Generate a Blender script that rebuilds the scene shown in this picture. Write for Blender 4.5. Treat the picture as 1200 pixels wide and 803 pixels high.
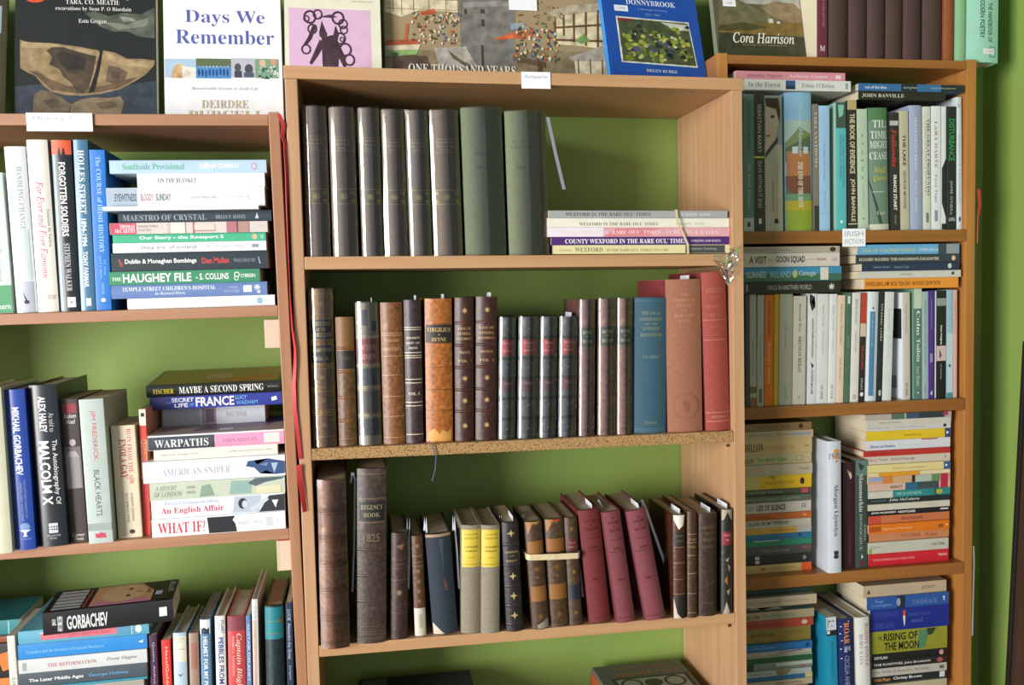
import bpy, bmesh, math, random
from mathutils import Matrix, Vector
random.seed(7)
scene = bpy.context.scene
for o in list(bpy.data.objects): bpy.data.objects.remove(o)
COL = scene.collection
# ---------------------------------------------------------------- camera
cam_d = bpy.data.cameras.new('camera'); cam = bpy.data.objects.new('camera', cam_d); COL.objects.link(cam)
cam_d.sensor_fit = 'HORIZONTAL'; cam_d.sensor_width = 36.0; cam_d.lens = 36.0*1050/1200
cam_d.clip_start = .05
YAW, PITCH, ROLL = .169658, -.0610195, -.0238401
fwd = Vector((math.sin(YAW)*math.cos(PITCH), math.cos(YAW)*math.cos(PITCH), math.sin(PITCH)))
rgt = Vector((math.cos(YAW), -math.sin(YAW), 0)); up = rgt.cross(fwd)
r2 = rgt*math.cos(ROLL)+up*math.sin(ROLL); u2 = -rgt*math.sin(ROLL)+up*math.cos(ROLL)
m = Matrix((r2, u2, -fwd)).transposed().to_4x4(); m.translation = Vector((0, -1.81899, 1.5)); cam.matrix_world = m
scene.camera = cam
# ---------------------------------------------------------------- world, daylight, rear fill, exposure
w = bpy.data.worlds.new('world'); scene.world = w; w.use_nodes = True
bg = w.node_tree.nodes['Background']; bg.inputs[0].default_value = (.80, .88, 1.0, 1); bg.inputs[1].default_value = .19
def area(name, loc, target, sx, sy, power, col):
    d = bpy.data.lights.new(name, 'AREA'); d.shape = 'RECTANGLE'; d.size = sx; d.size_y = sy; d.energy = power; d.color = col
    o = bpy.data.objects.new(name, d); COL.objects.link(o); o.location = loc
    o.rotation_euler = (Vector(target)-Vector(loc)).to_track_quat('-Z', 'Y').to_euler(); return o
area('window_daylight', (-4.1, -3.8, 1.45), (.3, -.1, 1.25), 1.7, 2.6, 470, (1.0, .97, .94))
area('rear_fill_light', (-.6, -4.4, 1.6), (.2, 0, 1.2), 4.2, 2.2, 20, (.95, .97, 1.0))  # added weak fill behind the camera to lift dark areas, not a window
scene.view_settings.view_transform = 'Standard'; scene.view_settings.look = 'None'
scene.view_settings.gamma = 1.0; scene.view_settings.use_curve_mapping = False
scene.view_settings.exposure = 0.03
# ---------------------------------------------------------------- measured sizes and places (metres)
GROUPS=['upright books on upper shelf of left bookcase', 'upright books on middle shelf of left bookcase', 'upright books on lowest shelf of left bookcase', 'upright volumes on top shelf of middle bookcase', 'old bound volumes on second shelf of middle bookcase', 'old bound volumes on third shelf of middle bookcase', 'upright books on top of right bookcase', 'upright books on top shelf of right bookcase', 'upright books on second shelf of right bookcase', 'upright books on third shelf of right bookcase', 'upright books on lowest shelf of right bookcase', 'stacked books on upper shelf of left bookcase', 'stacked books on middle shelf of left bookcase', 'stacked books on lowest shelf of left bookcase', 'rubber-banded stack on top shelf of middle bookcase', 'books lying across uprights in right bookcase', 'flat piles across uprights in right bookcase', 'left stack on third shelf of right bookcase', 'right stack on third shelf of right bookcase', 'left stack on lowest shelf of right bookcase', 'right stack on lowest shelf of right bookcase']
BOOKS=[
('S',-.5785,-.268,1.478,.0356,.2231,.1428,-.0239,'pb','d6e0da','pale paperback with green foot, first upright, upper shelf of left bookcase',0,[('R','4d9a6a',.8,1,0,1),('T','Irish Democracy','F','9aa6a4',.42,.78,.3,.62),('X','kern','S','f0fff4',.93,.97,.1,.6)],{}),
('S',-.5387,-.268,1.4782,.0308,.2644,.1745,-.0207,'hb','e3eaee','white hardback with grey title and quill, second upright, upper shelf of left bookcase',0,[('T','HANDLING CHANGE','F','9aa2b0',.12,.5,.25,.5),('T','PAUL MOORE','F','8a96a0',.62,.74,.2,.36),('T','A MEMOIR OF LIFE','F','8a96a0',.55,.78,.5,.62),('R','cfdcd8',.5,.8,.12,.62),('R','b9bfcb',.81,1,.1,.72),('P','2c3040',((.87,.62),(.925,.42),(.935,.5))),('E','23283a',.935,.46,.012,.13)],{}),
('S',-.5068,-.268,1.4784,.0311,.275,.1815,-.0147,'hb','ece9e0','cream hardback with pink slanted title, third upright, upper shelf of left bookcase',0,[('T','For Ever and Ever Eamonn','FI','e0526e',.24,.8,.32,.68),('T','Eamonn de Valera','F','9a9484',.4,.62,.12,.24),('T','HERITAGE HOUSE','S','a59e90',.9,.925,.1,.7)],{}),
('S',-.4728,-.268,1.4785,.03,.2749,.1815,-.0052,'hb','20262a','black hardback with orange band on top, fourth upright, upper shelf of left bookcase',0,[('R','e0603c',0,.085,0,1),('P','2a1a18',((.085,.3),(.05,.34),(.045,.42),(.085,.48))),('P','2a1a18',((.085,.52),(.055,.56),(.04,.62),(.085,.7))),('R','9db8cc',.085,1,.82,.95),('T','FORGOTTEN SOLDIERS','SB','ffffff',.13,.56,.34,.68),('T','STEPHEN WALKER','F','c8ced2',.6,.88,.34,.62),('R','dfe6e8',.915,.975,.2,.62),('O','5a646a',.945,.42,3)],{}),
('S',-.4418,-.268,1.4789,.0218,.2749,.1814,.0034,'hb','4c7b9c','steel blue hardback with white slab title, fifth upright, upper shelf of left bookcase',0,[('T','HOLLES STREET','FB','ffffff',.06,.43,.28,.72),('T','1894-1994','SB','ffffff',.46,.62,.32,.68),('T','TONY FARMAR','SB','ffffff',.65,.86,.34,.66),('R','e8eef0',.925,.97,.25,.6)],{}),
('S',-.4183,-.268,1.4791,.0232,.2586,.1655,.0062,'pb','2a7ad2','bright blue paperback with pale title, sixth upright, upper shelf of left bookcase',0,[('T','The COURSE of IRISH HISTORY','F','a9d2f4',.04,.64,.3,.62),('T','T.W. Moody','F','9cc8f0',.68,.78,.25,.4),('T','and F.X. Martin','F','9cc8f0',.66,.8,.5,.65),('T','MERCIER','F','9cc8f0',.83,.9,.4,.58),('E','f0f4f8',.935,.5,.012,.16)],{}),
('S',-.586,-.31,1.1001,.0344,.2629,.15,-.0112,'hb','d8dac0','cream hardback without visible lettering, first upright, middle shelf of left bookcase',1,[],{}),
('S',-.5499,-.2974,1.1002,.0293,.2579,.15,-.0143,'hb','2748a4','royal blue hardback with white capitals and tree emblem, second upright, middle shelf of left bookcase',1,[('T','MIKHAIL GORBACHEV','SB','f4f6fa',.11,.53,.34,.7),('T','THE AUTOBIOGRAPHY OF','S','8a94a8',.56,.8,.26,.38),('T','MEMOIRS VOLUME','S','8a94a8',.58,.82,.46,.58),('E','7a94c8',.855,.45,.024,.26),('P','e8eef8',((.875,.75),(.875,.15),(.89,.38),(.91,.4),(.915,.3),(.918,.6),(.91,.52),(.89,.53))),('X','DOUBLEDAY','S','8ea4d0',.925,.937,.15,.75)],{}),
('S',-.5166,-.2888,1.1004,.0413,.2622,.17,-.0184,'hb','252d33','wide black hardback with big white capitals, third upright, middle shelf of left bookcase',1,[('T','ALEX HALEY','SB','ffffff',.07,.29,.42,.68),('T','As told to','S','c8ccd0',.175,.29,.16,.34),('T','The Autobiography Of','S','ffffff',.34,.74,.12,.34),('T','MALCOLM X','SB','ffffff',.345,.74,.4,.78),('R','dce8e8',.855,.915,.3,.62),('R','3a4a50',.863,.907,.34,.36),('R','3a4a50',.863,.907,.42,.44),('R','3a4a50',.863,.907,.5,.52),('R','3a4a50',.875,.88,.3,.62),('R','3a4a50',.89,.895,.3,.62),('X','BALLANTINE','S','b8c0c4',.925,.937,.22,.7),('X','BOOKS','S','b8c0c4',.942,.954,.35,.6)],{}),
('S',-.4745,-.2732,1.1006,.0255,.2357,.1508,-.02,'pb','463c3c','brown-grey paperback with red patch and photograph, fourth upright, middle shelf of left bookcase',1,[('R','8e2c34',.03,.095,.08,.9),('X','Robert','FI','e8e4e0',.1,.13,.12,.88),('X','Noel','FI','e8e4e0',.14,.17,.2,.8),('R','6a6464',.33,.62,0,1),('R','8c8886',.4,.62,.1,.9),('E','b0aaa6',.3,.45,.024,.2),('P','a29c98',((.4,.9),(.36,.7),(.36,.3),(.4,.1))),('X','Corner','FI','e0dcd8',.935,.957,.12,.88),('X','Press','FI','e0dcd8',.962,.984,.2,.8)],{}),
('S',-.4423,-.2889,1.1008,.0368,.236,.151,-.0185,'pb','b4c2bc','thick pale grey paperback with red-and-dark title, fifth upright, middle shelf of left bookcase',1,[('T','JIM FREDERICK','S','c2405c',.08,.42,.36,.6),('T','BLACK HEARTS','S','46505a',.49,.81,.36,.6),('R','98a6a2',.86,.91,0,1),('P','c2405c',((.93,.3),(.965,.25),(.96,.5),(.925,.55))),('P','c2405c',((.935,.52),(.965,.48),(.96,.7),(.93,.72)))],{}),
('S',-.4023,-.268,1.101,.0371,.1877,.1201,-.0186,'pb','e0d6ba','cream paperback with red and bold red title, sixth upright, middle shelf of left bookcase',1,[('T','RUIN FROM THE AIR','F','c6424a',.03,.52,.18,.36),('T','ENOLA GAY','FB','c22c38',.12,.47,.42,.72),('T','GORDON THOMAS','F','4c463c',.6,.85,.26,.36),('T','MAX MORGAN WITTS','F','4c463c',.6,.86,.48,.58),('E','3a342c',.945,.4,.02,.12)],{}),
('S',-.3639,-.26,1.1013,.0105,.2126,.1361,.0053,'pb','d89070','thin orange-red paperback with white head, seventh upright, middle shelf of left bookcase',1,[('R','ece4d2',0,.13,0,1),('R','2a2220',.03,.06,.2,.75),('R','d04632',.13,.24,0,1),('T','ASSASSINS','SB','b83430',.24,.46,.25,.8),('R','c83c38',.55,1,0,1),('T','NIGEL HARRISON','S','8c1c20',.58,.9,.3,.7)],{}),
('S',-.364,-.268,.7232,.0119,.2108,.1349,.0073,'pb','4a2c48','thin plum paperback with pale title, first upright, lowest shelf of left bookcase',2,[('T','Queens  Andrea Newman','S','c8b8cc',.06,.6,.3,.65)],{}),
('S',-.3447,-.268,.7233,.014,.2004,.1282,.0073,'pb','d83a30','thin bright red paperback, second upright, lowest shelf of left bookcase',2,[('T','HazelGoldenSun','S','f4c8b8',.06,.55,.28,.62)],{}),
('S',-.3288,-.268,.7237,.0209,.2102,.1387,.0209,'hb','b8cede','hardback with cream head and pale blue foot, third upright, lowest shelf of left bookcase',2,[('R','e4e0cc',.03,.24,0,1),('X','THE LETTERS','F','a09a88',.045,.055,.12,.88),('X','OF A','F','a09a88',.065,.075,.3,.7),('X','GARDENER','F','a09a88',.13,.14,.12,.88),('P','50607c',((.33,.7),(.345,.5),(.33,.25),(.36,.5)))],{}),
('S',-.3033,-.268,.7237,.0155,.2078,.1371,.02,'hb','a08878','worn beige-brown hardback, fourth upright, lowest shelf of left bookcase',2,[('R','a06a5c',.08,.3,.2,.8)],{}),
('S',-.2845,-.268,.7238,.0163,.2295,.1515,.0192,'hb','5f86a8','blue hardback with white bold title, fifth upright, lowest shelf of left bookcase',2,[('R','dfe6ea',0,.11,0,1),('P','2c3e54',((.07,.9),(.06,.6),(.075,.3),(.06,.1),(.11,.1),(.11,.9))),('T','HELMET FOR MY PILLOW','SB','eef2f4',.13,.62,.28,.7)],{}),
('S',-.2602,-.268,.7239,.0164,.2332,.1539,.0183,'hb','e6e4de','white hardback with blue hand-drawn capitals, sixth upright, lowest shelf of left bookcase',2,[('T','STUART','SB','3a569a',.03,.13,.1,.4),('T','HOOD','S','8a9cc4',.04,.11,.55,.85),('T','PEBBLES FROM MY','SB','33509a',.16,.6,.2,.7)],{}),
('S',-.2406,-.268,.7244,.0284,.2299,.1517,.0217,'hb','c84c50','red hardback with dark head and cream script, seventh upright, lowest shelf of left bookcase',2,[('R','844048',0,.11,0,1),('T','Captain Bligh','FI','f0dcc8',.13,.55,.18,.55),('T','ROBERT L. THOMPSON','S','e8b8a8',.15,.45,.62,.75)],{}),
('S',-.2103,-.268,.724,.0074,.2299,.1471,.0225,'pb','6a86b4','thin blue and white paperback, eighth upright, lowest shelf of left bookcase',2,[('T','ALISTAIR DELANEY','S','e8ecf0',.06,.5,.2,.7)],{}),
('S',-.1996,-.268,.7241,.0096,.2571,.1697,.0211,'hb','e2e2da','tall thin white book with pink lettering, ninth upright, lowest shelf of left bookcase',2,[('T','Clare','S','8a90a0',.05,.13,.25,.7),('R','d4b4a4',.14,1,.35,.9),('T','THE LIBERTIES REMEMBER','S','c08890',.2,.6,.4,.8)],{}),
('S',-.1783,-.268,.7247,.0309,.242,.1549,.0176,'le','1d3038','worn dark leather volume with teal head, tenth upright, lowest shelf of left bookcase',2,[('R','1f7f8a',.01,.24,0,1),('R','6c5c38',.08,.13,.05,.2),('L','8c8050',.11,1),('L','8c8050',.2,1)],{}),
('S',-.1425,-.268,.7244,.0104,.2461,.1575,.0158,'pb','28384e','thin dark navy book with white lettering, eleventh upright, lowest shelf of left bookcase',2,[('T','LUCIE  Alexandre the Great','S','c4d0dc',.05,.4,.25,.75),('T','penguin','S','b0bcc8',.45,.55,.3,.7)],{}),
('S',-.082,-.268,1.5604,.0398,.2506,.19,.004,'cl','7a6a5c','plastic-wrapped grey-brown volume with gilt bands, first from left, top shelf of middle bookcase',3,[('L','b0a474',.2,.7),('L','b0a474',.29,.7),('X','HISTORY OF','F','b4a888',.215,.23,.2,.8),('X','IRELAND','F','b4a888',.24,.255,.2,.8),('X','VOL.','F','b4a888',.265,.28,.3,.7),('L','b4ac66',.548,1),('L','b4ac66',.645,1),('O','b4ac66',.597,.5,11),('O','b4ac66',.57,.14,6),('O','b4ac66',.57,.86,6),('O','b4ac66',.625,.14,6),('O','b4ac66',.625,.86,6)],{'wrap':1}),
('S',-.0376,-.268,1.5599,.0417,.2498,.19,.0025,'cl','786a5e','plastic-wrapped grey-brown volume with gilt bands, second from left, top shelf of middle bookcase',3,[('L','b0a474',.2,.7),('L','b0a474',.29,.7),('X','HISTORY OF','F','b4a888',.215,.23,.2,.8),('X','IRELAND','F','b4a888',.24,.255,.2,.8),('X','VOL.','F','b4a888',.265,.28,.3,.7),('L','b4ac66',.548,1),('L','b4ac66',.645,1),('O','b4ac66',.597,.5,11),('O','b4ac66',.57,.14,6),('O','b4ac66',.57,.86,6),('O','b4ac66',.625,.14,6),('O','b4ac66',.625,.86,6)],{'wrap':1}),
('S',.0109,-.268,1.5594,.0356,.2494,.19,.0004,'cl','746a60','plastic-wrapped grey-brown volume with gilt bands, third from left, top shelf of middle bookcase',3,[('L','b0a474',.2,.7),('L','b0a474',.29,.7),('X','HISTORY OF','F','b4a888',.215,.23,.2,.8),('X','IRELAND','F','b4a888',.24,.255,.2,.8),('X','VOL.','F','b4a888',.265,.28,.3,.7),('L','b4ac66',.548,1),('L','b4ac66',.645,1),('O','b4ac66',.597,.5,11),('O','b4ac66',.57,.14,6),('O','b4ac66',.57,.86,6),('O','b4ac66',.625,.14,6),('O','b4ac66',.625,.86,6)],{'wrap':1}),
('S',.0504,-.268,1.559,.0381,.2474,.19,-.0016,'cl','786c60','plastic-wrapped grey-brown volume with gilt bands, fourth from left, top shelf of middle bookcase',3,[('L','b0a474',.2,.7),('L','b0a474',.29,.7),('X','HISTORY OF','F','b4a888',.215,.23,.2,.8),('X','IRELAND','F','b4a888',.24,.255,.2,.8),('X','VOL.','F','b4a888',.265,.28,.3,.7),('L','b4ac66',.548,1),('L','b4ac66',.645,1),('O','b4ac66',.597,.5,11),('O','b4ac66',.57,.14,6),('O','b4ac66',.57,.86,6),('O','b4ac66',.625,.14,6),('O','b4ac66',.625,.86,6)],{'wrap':1}),
('S',.0918,-.268,1.5586,.0385,.2468,.19,-.0054,'cl','766a60','plastic-wrapped grey-brown volume with gilt bands, fifth from left, top shelf of middle bookcase',3,[('L','b0a474',.2,.7),('L','b0a474',.29,.7),('X','HISTORY OF','F','b4a888',.215,.23,.2,.8),('X','IRELAND','F','b4a888',.24,.255,.2,.8),('X','VOL.','F','b4a888',.265,.28,.3,.7),('L','b4ac66',.548,1),('L','b4ac66',.645,1),('O','b4ac66',.597,.5,11),('O','b4ac66',.57,.14,6),('O','b4ac66',.57,.86,6),('O','b4ac66',.625,.14,6),('O','b4ac66',.625,.86,6)],{'wrap':1}),
('S',.135,-.268,1.5581,.0485,.2484,.19,-.0091,'cl','7c6c5c','wider plastic-wrapped grey-brown volume with gilt bands, sixth from left, top shelf of middle bookcase',3,[('L','b0a474',.2,.7),('L','b0a474',.29,.7),('X','HISTORY OF','F','b4a888',.215,.23,.2,.8),('X','IRELAND','F','b4a888',.24,.255,.2,.8),('X','VOL.','F','b4a888',.265,.28,.3,.7),('L','b4ac66',.548,1),('L','b4ac66',.645,1),('O','b4ac66',.597,.5,11),('O','b4ac66',.57,.14,6),('O','b4ac66',.57,.86,6),('O','b4ac66',.625,.14,6),('O','b4ac66',.625,.86,6)],{'wrap':1}),
('S',.189,-.268,1.5576,.071,.2538,.19,-.0115,'cl','76805f','wide plastic-wrapped olive green volume, seventh from left, top shelf of middle bookcase',3,[('X','DUBLIN','F','566048',.3,.32,.3,.7),('X','1847','F','444c38',.39,.415,.35,.68)],{'wrap':1}),
('S',.2656,-.268,1.5567,.0714,.2496,.19,-.0112,'cl','7c8662','plastic-wrapped olive green volume with worn side, eighth from left, top shelf of middle bookcase',3,[('R','6c5c4a',0,1,0,.17),('X','DUBLIN','F','5c664c',.2,.22,.35,.85),('X','GAZETTE','F','5c664c',.24,.26,.3,.9),('X','1851','F','444c38',.38,.405,.45,.75)],{'wrap':1}),
('S',-.0831,-.272,1.236,.0403,.2701,.1729,.0063,'le','86602e','golden brown calf volume with two black labels, first from left, second shelf of middle bookcase',4,[('R','8c6c38',.01,.16,0,1),('R','1c1e1c',.19,.315,.06,.94),('X','HISTORY','F','d8c890',.205,.232,.12,.88),('X','OF THE','F','d8c890',.245,.265,.3,.7),('X','REBELLION','F','d8c890',.275,.302,.1,.9),('R','1c1e1c',.355,.465,.06,.94),('X','CLARENDON','F','d8c890',.37,.395,.1,.9),('X','VOL. II','F','d8c890',.425,.45,.25,.75),('B','a8803c',.175),('B','a8803c',.335),('B','a8803c',.485),('B','a8803c',.63),('B','a8803c',.78),('L','c9a862',.03,.9),('L','c9a862',.16,.9),('L','c9a862',.19,.9),('L','c9a862',.32,.9),('L','c9a862',.35,.9),('L','c9a862',.47,.9),('L','c9a862',.5,.9),('L','c9a862',.615,.9),('L','c9a862',.645,.9),('L','c9a862',.765,.9),('L','c9a862',.795,.9),('L','c9a862',.93,.9),('O','c4a050',.095,.5,9),('O','c4a050',.555,.5,9),('O','c4a050',.7,.5,9),('O','c4a050',.855,.5,9)],{'wrap':1}),
('S',-.0389,-.272,1.2356,.0306,.2218,.142,.0038,'le','66482a','short brown calf volume with one black label, second from left, second shelf of middle bookcase',4,[('R','7c5830',0,.24,0,1),('R','242220',.26,.4,.04,.96),('X','WORKS','F','584c38',.3,.33,.2,.8),('B','7a5228',.24),('B','7a5228',.42),('B','7a5228',.62),('B','7a5228',.8),('L','a8804c',.235,.7),('L','a8804c',.255,.7),('L','a8804c',.405,.7),('L','a8804c',.425,.7),('L','a8804c',.62,.7),('L','a8804c',.8,.7),('L','a8804c',.94,.7)],{}),
('S',-.0051,-.272,1.2352,.0388,.2459,.1574,.0047,'le','3c4650','plastic-wrapped slate and beige volume with red label, third from left, second shelf of middle bookcase',4,[('R','8c8470',0,.235,0,1),('R','3a4450',.05,.16,.5,.72),('R','34404c',.13,.2,.1,.3),('R','8c3840',.25,.43,.02,.98),('X','DUTENS','F','d8b898',.295,.33,.15,.85),('X','REVIEW','F','d8b898',.36,.395,.15,.85),('X','VOL','F','c8c0a8',.68,.705,.3,.7),('X','5','F','c8c0a8',.73,.755,.44,.56),('R','98907c',.93,1,0,1),('R','55504a',.6,.79,0,1),('B','b8ac88',.24),('B','b8ac88',.44),('B','b8ac88',.595),('B','b8ac88',.79),('L','c8b888',.25,.8),('L','c8b888',.425,.8),('L','c8b888',.455,.8),('L','c8b888',.58,.8),('L','c8b888',.61,.8),('L','c8b888',.775,.8),('L','c8b888',.805,.8)],{'wrap':1}),
('S',.037,-.272,1.2348,.0377,.2452,.1569,.004,'le','83532f','mottled tan calf volume with faint gilt lines, fourth from left, second shelf of middle bookcase',4,[('X','VOLTAIRE','F','d0a878',.255,.275,.15,.85),('X','OEUVRES','F','d0a878',.315,.34,.1,.9),('L','d0a878',.215,.8),('L','d0a878',.23,.8),('L','d0a878',.375,.8),('L','d0a878',.51,.8),('L','d0a878',.66,.8),('L','d0a878',.8,.8),('L','d0a878',.95,.8)],{}),
('S',.0757,-.272,1.2344,.0299,.249,.1593,.0106,'le','3e2c34','dark purple-brown volume with white gilt bands, fifth from left, second shelf of middle bookcase',4,[('X','SHARPE','F','e4d8c0',.255,.27,.1,.9),('X','HIST. OF','F','e4d8c0',.29,.305,.1,.9),('X','IRISH','F','e4d8c0',.325,.34,.25,.75),('X','VOL. I.','F','e4d8c0',.64,.66,.15,.85),('L','d8ccb0',.19,1.4),('L','d8ccb0',.205,1.4),('L','d8ccb0',.365,1.4),('L','d8ccb0',.385,1.4),('L','d8ccb0',.4,1.4),('L','d8ccb0',.55,1.4),('L','d8ccb0',.575,1.4),('L','d8ccb0',.71,1.4),('L','d8ccb0',.735,1.4),('L','d8ccb0',.935,1.4)],{}),
('S',.1104,-.272,1.2343,.0465,.2506,.1604,.0177,'le','b0682c','wide orange tan calf volume with black label, sixth from left, second shelf of middle bookcase',4,[('R','2a2624',.18,.305,.02,.98),('X','VIRGILIUS','F','c8b07c',.2,.23,.06,.94),('X','A','F','c8b07c',.24,.255,.46,.54),('X','HEYNE','F','c8b07c',.27,.295,.22,.78),('P','d89c50',((.9,.05),(.93,.2),(.91,.4),(.94,.5),(.9,.7),(.93,.95),(.99,.95),(.99,.05))),('L','5c3c1c',.175,.9),('L','5c3c1c',.31,.9),('L','5c3c1c',.475,.9),('L','5c3c1c',.63,.9),('L','5c3c1c',.775,.9)],{}),
('S',.161,-.272,1.2339,.0335,.2513,.1608,.023,'le','43241e','dark red-brown ribbed volume with gilt emblems, seventh from left, second shelf of middle bookcase',4,[('X','LIFE OF','F','c8a070',.205,.222,.15,.85),('X','GENERAL','F','c8a070',.24,.257,.15,.85),('X','GEORGE','F','c8a070',.275,.292,.1,.9),('X','MONCK','F','c8a070',.37,.387,.2,.8),('X','VOL. 1','F','c8a070',.43,.447,.15,.85),('B','4c2a22',.175),('B','4c2a22',.33),('B','4c2a22',.485),('B','4c2a22',.64),('B','4c2a22',.79),('O','c0a070',.09,.5,8),('O','c0a070',.56,.5,8),('O','c0a070',.715,.5,8),('O','c0a070',.89,.5,8)],{}),
('S',.1971,-.272,1.2338,.0375,.2523,.1615,.0289,'le','43241e','dark red-brown ribbed volume, widest of its pair, eighth from left, second shelf of middle bookcase',4,[('X','LIFE OF','F','c8a070',.205,.222,.15,.85),('X','GENERAL','F','c8a070',.24,.257,.15,.85),('X','GEORGE','F','c8a070',.275,.292,.1,.9),('X','MONCK','F','c8a070',.37,.387,.2,.8),('X','VOL. 2','F','c8a070',.43,.447,.15,.85),('B','4c2a22',.175),('B','4c2a22',.33),('B','4c2a22',.485),('B','4c2a22',.64),('B','4c2a22',.79),('O','c0a070',.09,.5,8),('O','c0a070',.56,.5,8),('O','c0a070',.715,.5,8),('O','c0a070',.89,.5,8)],{}),
('S',.2372,-.272,1.2333,.0294,.2152,.1377,.0321,'le','454a4c','plastic-wrapped black volume with red label, ninth from left, second shelf of middle bookcase',4,[('B','2a2c2e',.17),('B','2a2c2e',.335),('B','2a2c2e',.5),('B','2a2c2e',.665),('B','2a2c2e',.83),('R','a02c38',.18,.31,.1,.9),('X','WORKS','F','d8a890',.2,.222,.25,.75),('X','OF','F','d8a890',.235,.25,.4,.6),('X','SWIFT','F','d8a890',.262,.284,.25,.75),('R','5c2c38',.49,.61,.1,.9),('X','VOL','F','b89880',.53,.55,.3,.7),('O','8c9094',.09,.5,4),('O','8c9094',.41,.5,4),('O','8c9094',.72,.5,4),('O','8c9094',.91,.5,4),('L','8c9094',.965,.6)],{'wrap':1}),
('S',.2716,-.272,1.2332,.0358,.2153,.1378,.0355,'le','454a4c','plastic-wrapped black volume with red label, tenth from left, second shelf of middle bookcase',4,[('B','2a2c2e',.17),('B','2a2c2e',.335),('B','2a2c2e',.5),('B','2a2c2e',.665),('B','2a2c2e',.83),('R','a02c38',.18,.31,.1,.9),('X','WORKS','F','d8a890',.2,.222,.25,.75),('X','OF','F','d8a890',.235,.25,.4,.6),('X','SWIFT','F','d8a890',.262,.284,.25,.75),('R','5c2c38',.49,.61,.1,.9),('X','VOL','F','b89880',.53,.55,.3,.7),('O','8c9094',.09,.5,4),('O','8c9094',.41,.5,4),('O','8c9094',.72,.5,4),('O','8c9094',.91,.5,4),('L','8c9094',.965,.6)],{'wrap':1}),
('S',.3108,-.272,1.2326,.0299,.2146,.1373,.0343,'le','454a4c','plastic-wrapped black volume with red label, eleventh from left, second shelf of middle bookcase',4,[('B','2a2c2e',.17),('B','2a2c2e',.335),('B','2a2c2e',.5),('B','2a2c2e',.665),('B','2a2c2e',.83),('R','a02c38',.18,.31,.1,.9),('X','WORKS','F','d8a890',.2,.222,.25,.75),('X','OF','F','d8a890',.235,.25,.4,.6),('X','SWIFT','F','d8a890',.262,.284,.25,.75),('R','5c2c38',.49,.61,.1,.9),('X','VOL','F','b89880',.53,.55,.3,.7),('O','8c9094',.09,.5,4),('O','8c9094',.41,.5,4),('O','8c9094',.72,.5,4),('O','8c9094',.91,.5,4),('L','8c9094',.965,.6)],{'wrap':1}),
('S',.3457,-.272,1.2322,.0325,.2147,.1374,.0316,'le','454a4c','plastic-wrapped black volume with red label, twelfth from left, second shelf of middle bookcase',4,[('B','2a2c2e',.17),('B','2a2c2e',.335),('B','2a2c2e',.5),('B','2a2c2e',.665),('B','2a2c2e',.83),('R','a02c38',.18,.31,.1,.9),('X','WORKS','F','d8a890',.2,.222,.25,.75),('X','OF','F','d8a890',.235,.25,.4,.6),('X','SWIFT','F','d8a890',.262,.284,.25,.75),('R','5c2c38',.49,.61,.1,.9),('X','VOL','F','b89880',.53,.55,.3,.7),('O','8c9094',.09,.5,4),('O','8c9094',.41,.5,4),('O','8c9094',.72,.5,4),('O','8c9094',.91,.5,4),('L','8c9094',.965,.6)],{'wrap':1}),
('S',.3832,-.272,1.2315,.028,.2442,.13,.0255,'le','74504a','plastic-wrapped maroon volume with green label, thirteenth from left, second shelf of middle bookcase',4,[('R','2c3a30',.2,.34,0,1),('X','HISTORY','F','b8b088',.225,.25,.2,.8),('X','OF','F','b8b088',.26,.275,.4,.6),('X','IRELAND','F','b8b088',.29,.315,.2,.8),('L','9c7c64',.72,.5)],{'wrap':1}),
('S',.4187,-.272,1.2311,.0322,.2452,.13,.0227,'le','7a5446','plastic-wrapped mottled maroon volume with green label, fourteenth from left, second shelf of middle bookcase',4,[('R','2c3a30',.2,.34,0,1),('X','HISTORY','F','b8b088',.225,.25,.2,.8),('X','OF','F','b8b088',.26,.275,.4,.6),('X','IRELAND','F','b8b088',.29,.315,.2,.8),('L','9c7c64',.72,.5)],{'wrap':1}),
('S',.4544,-.272,1.2306,.0284,.2454,.13,.0194,'le','805844','plastic-wrapped rusty maroon volume with green label, fifteenth from left, second shelf of middle bookcase',4,[('R','2c3a30',.2,.34,0,1),('X','HISTORY','F','b8b088',.225,.25,.2,.8),('X','OF','F','b8b088',.26,.275,.4,.6),('X','IRELAND','F','b8b088',.29,.315,.2,.8),('L','9c7c64',.72,.5)],{'wrap':1}),
('S',.4864,-.272,1.2306,.061,.2465,.16,.0198,'cl','365a6c','blue cloth volume with faint gilt title, sixteenth from left, second shelf of middle bookcase',4,[('X','THE LOCAL','F','8a9078',.1,.125,.2,.8),('X','GOVERNMENT','F','8a9078',.145,.17,.15,.85),('X','OF THE','F','8a9078',.185,.2,.3,.7),('X','UNITED','F','8a9078',.215,.24,.25,.75),('X','KINGDOM','F','8a9078',.26,.285,.18,.82),('X','CLARKE','F','7c8c8c',.42,.445,.25,.75),('X','PITMAN','F','8a9078',.91,.93,.3,.7),('L','5c7c8c',.025,1),('L','5c7c8c',.965,1),('L','5c7c8c',.978,1)],{}),
('S',.551,-.272,1.2293,.0668,.2787,.17,-.0036,'cl','9e6850','terracotta cloth volume with round blind stamp, seventeenth from left, second shelf of middle bookcase',4,[('X','THE','F','c09068',.09,.11,.4,.6),('X','COMPLETE','F','c09068',.125,.147,.2,.8),('X','PLAYS','F','c09068',.16,.18,.3,.7),('X','OF','F','c09068',.195,.21,.42,.58),('X','BERNARD','F','c09068',.225,.247,.22,.78),('X','SHAW','F','c09068',.26,.28,.32,.68),('E','90594a',.83,.48,.085,.37),('E','9e6850',.83,.48,.08,.345),('P','90594a',((.79,.6),(.86,.55),(.87,.4),(.8,.38)))],{'side':'84343c'}),
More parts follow.
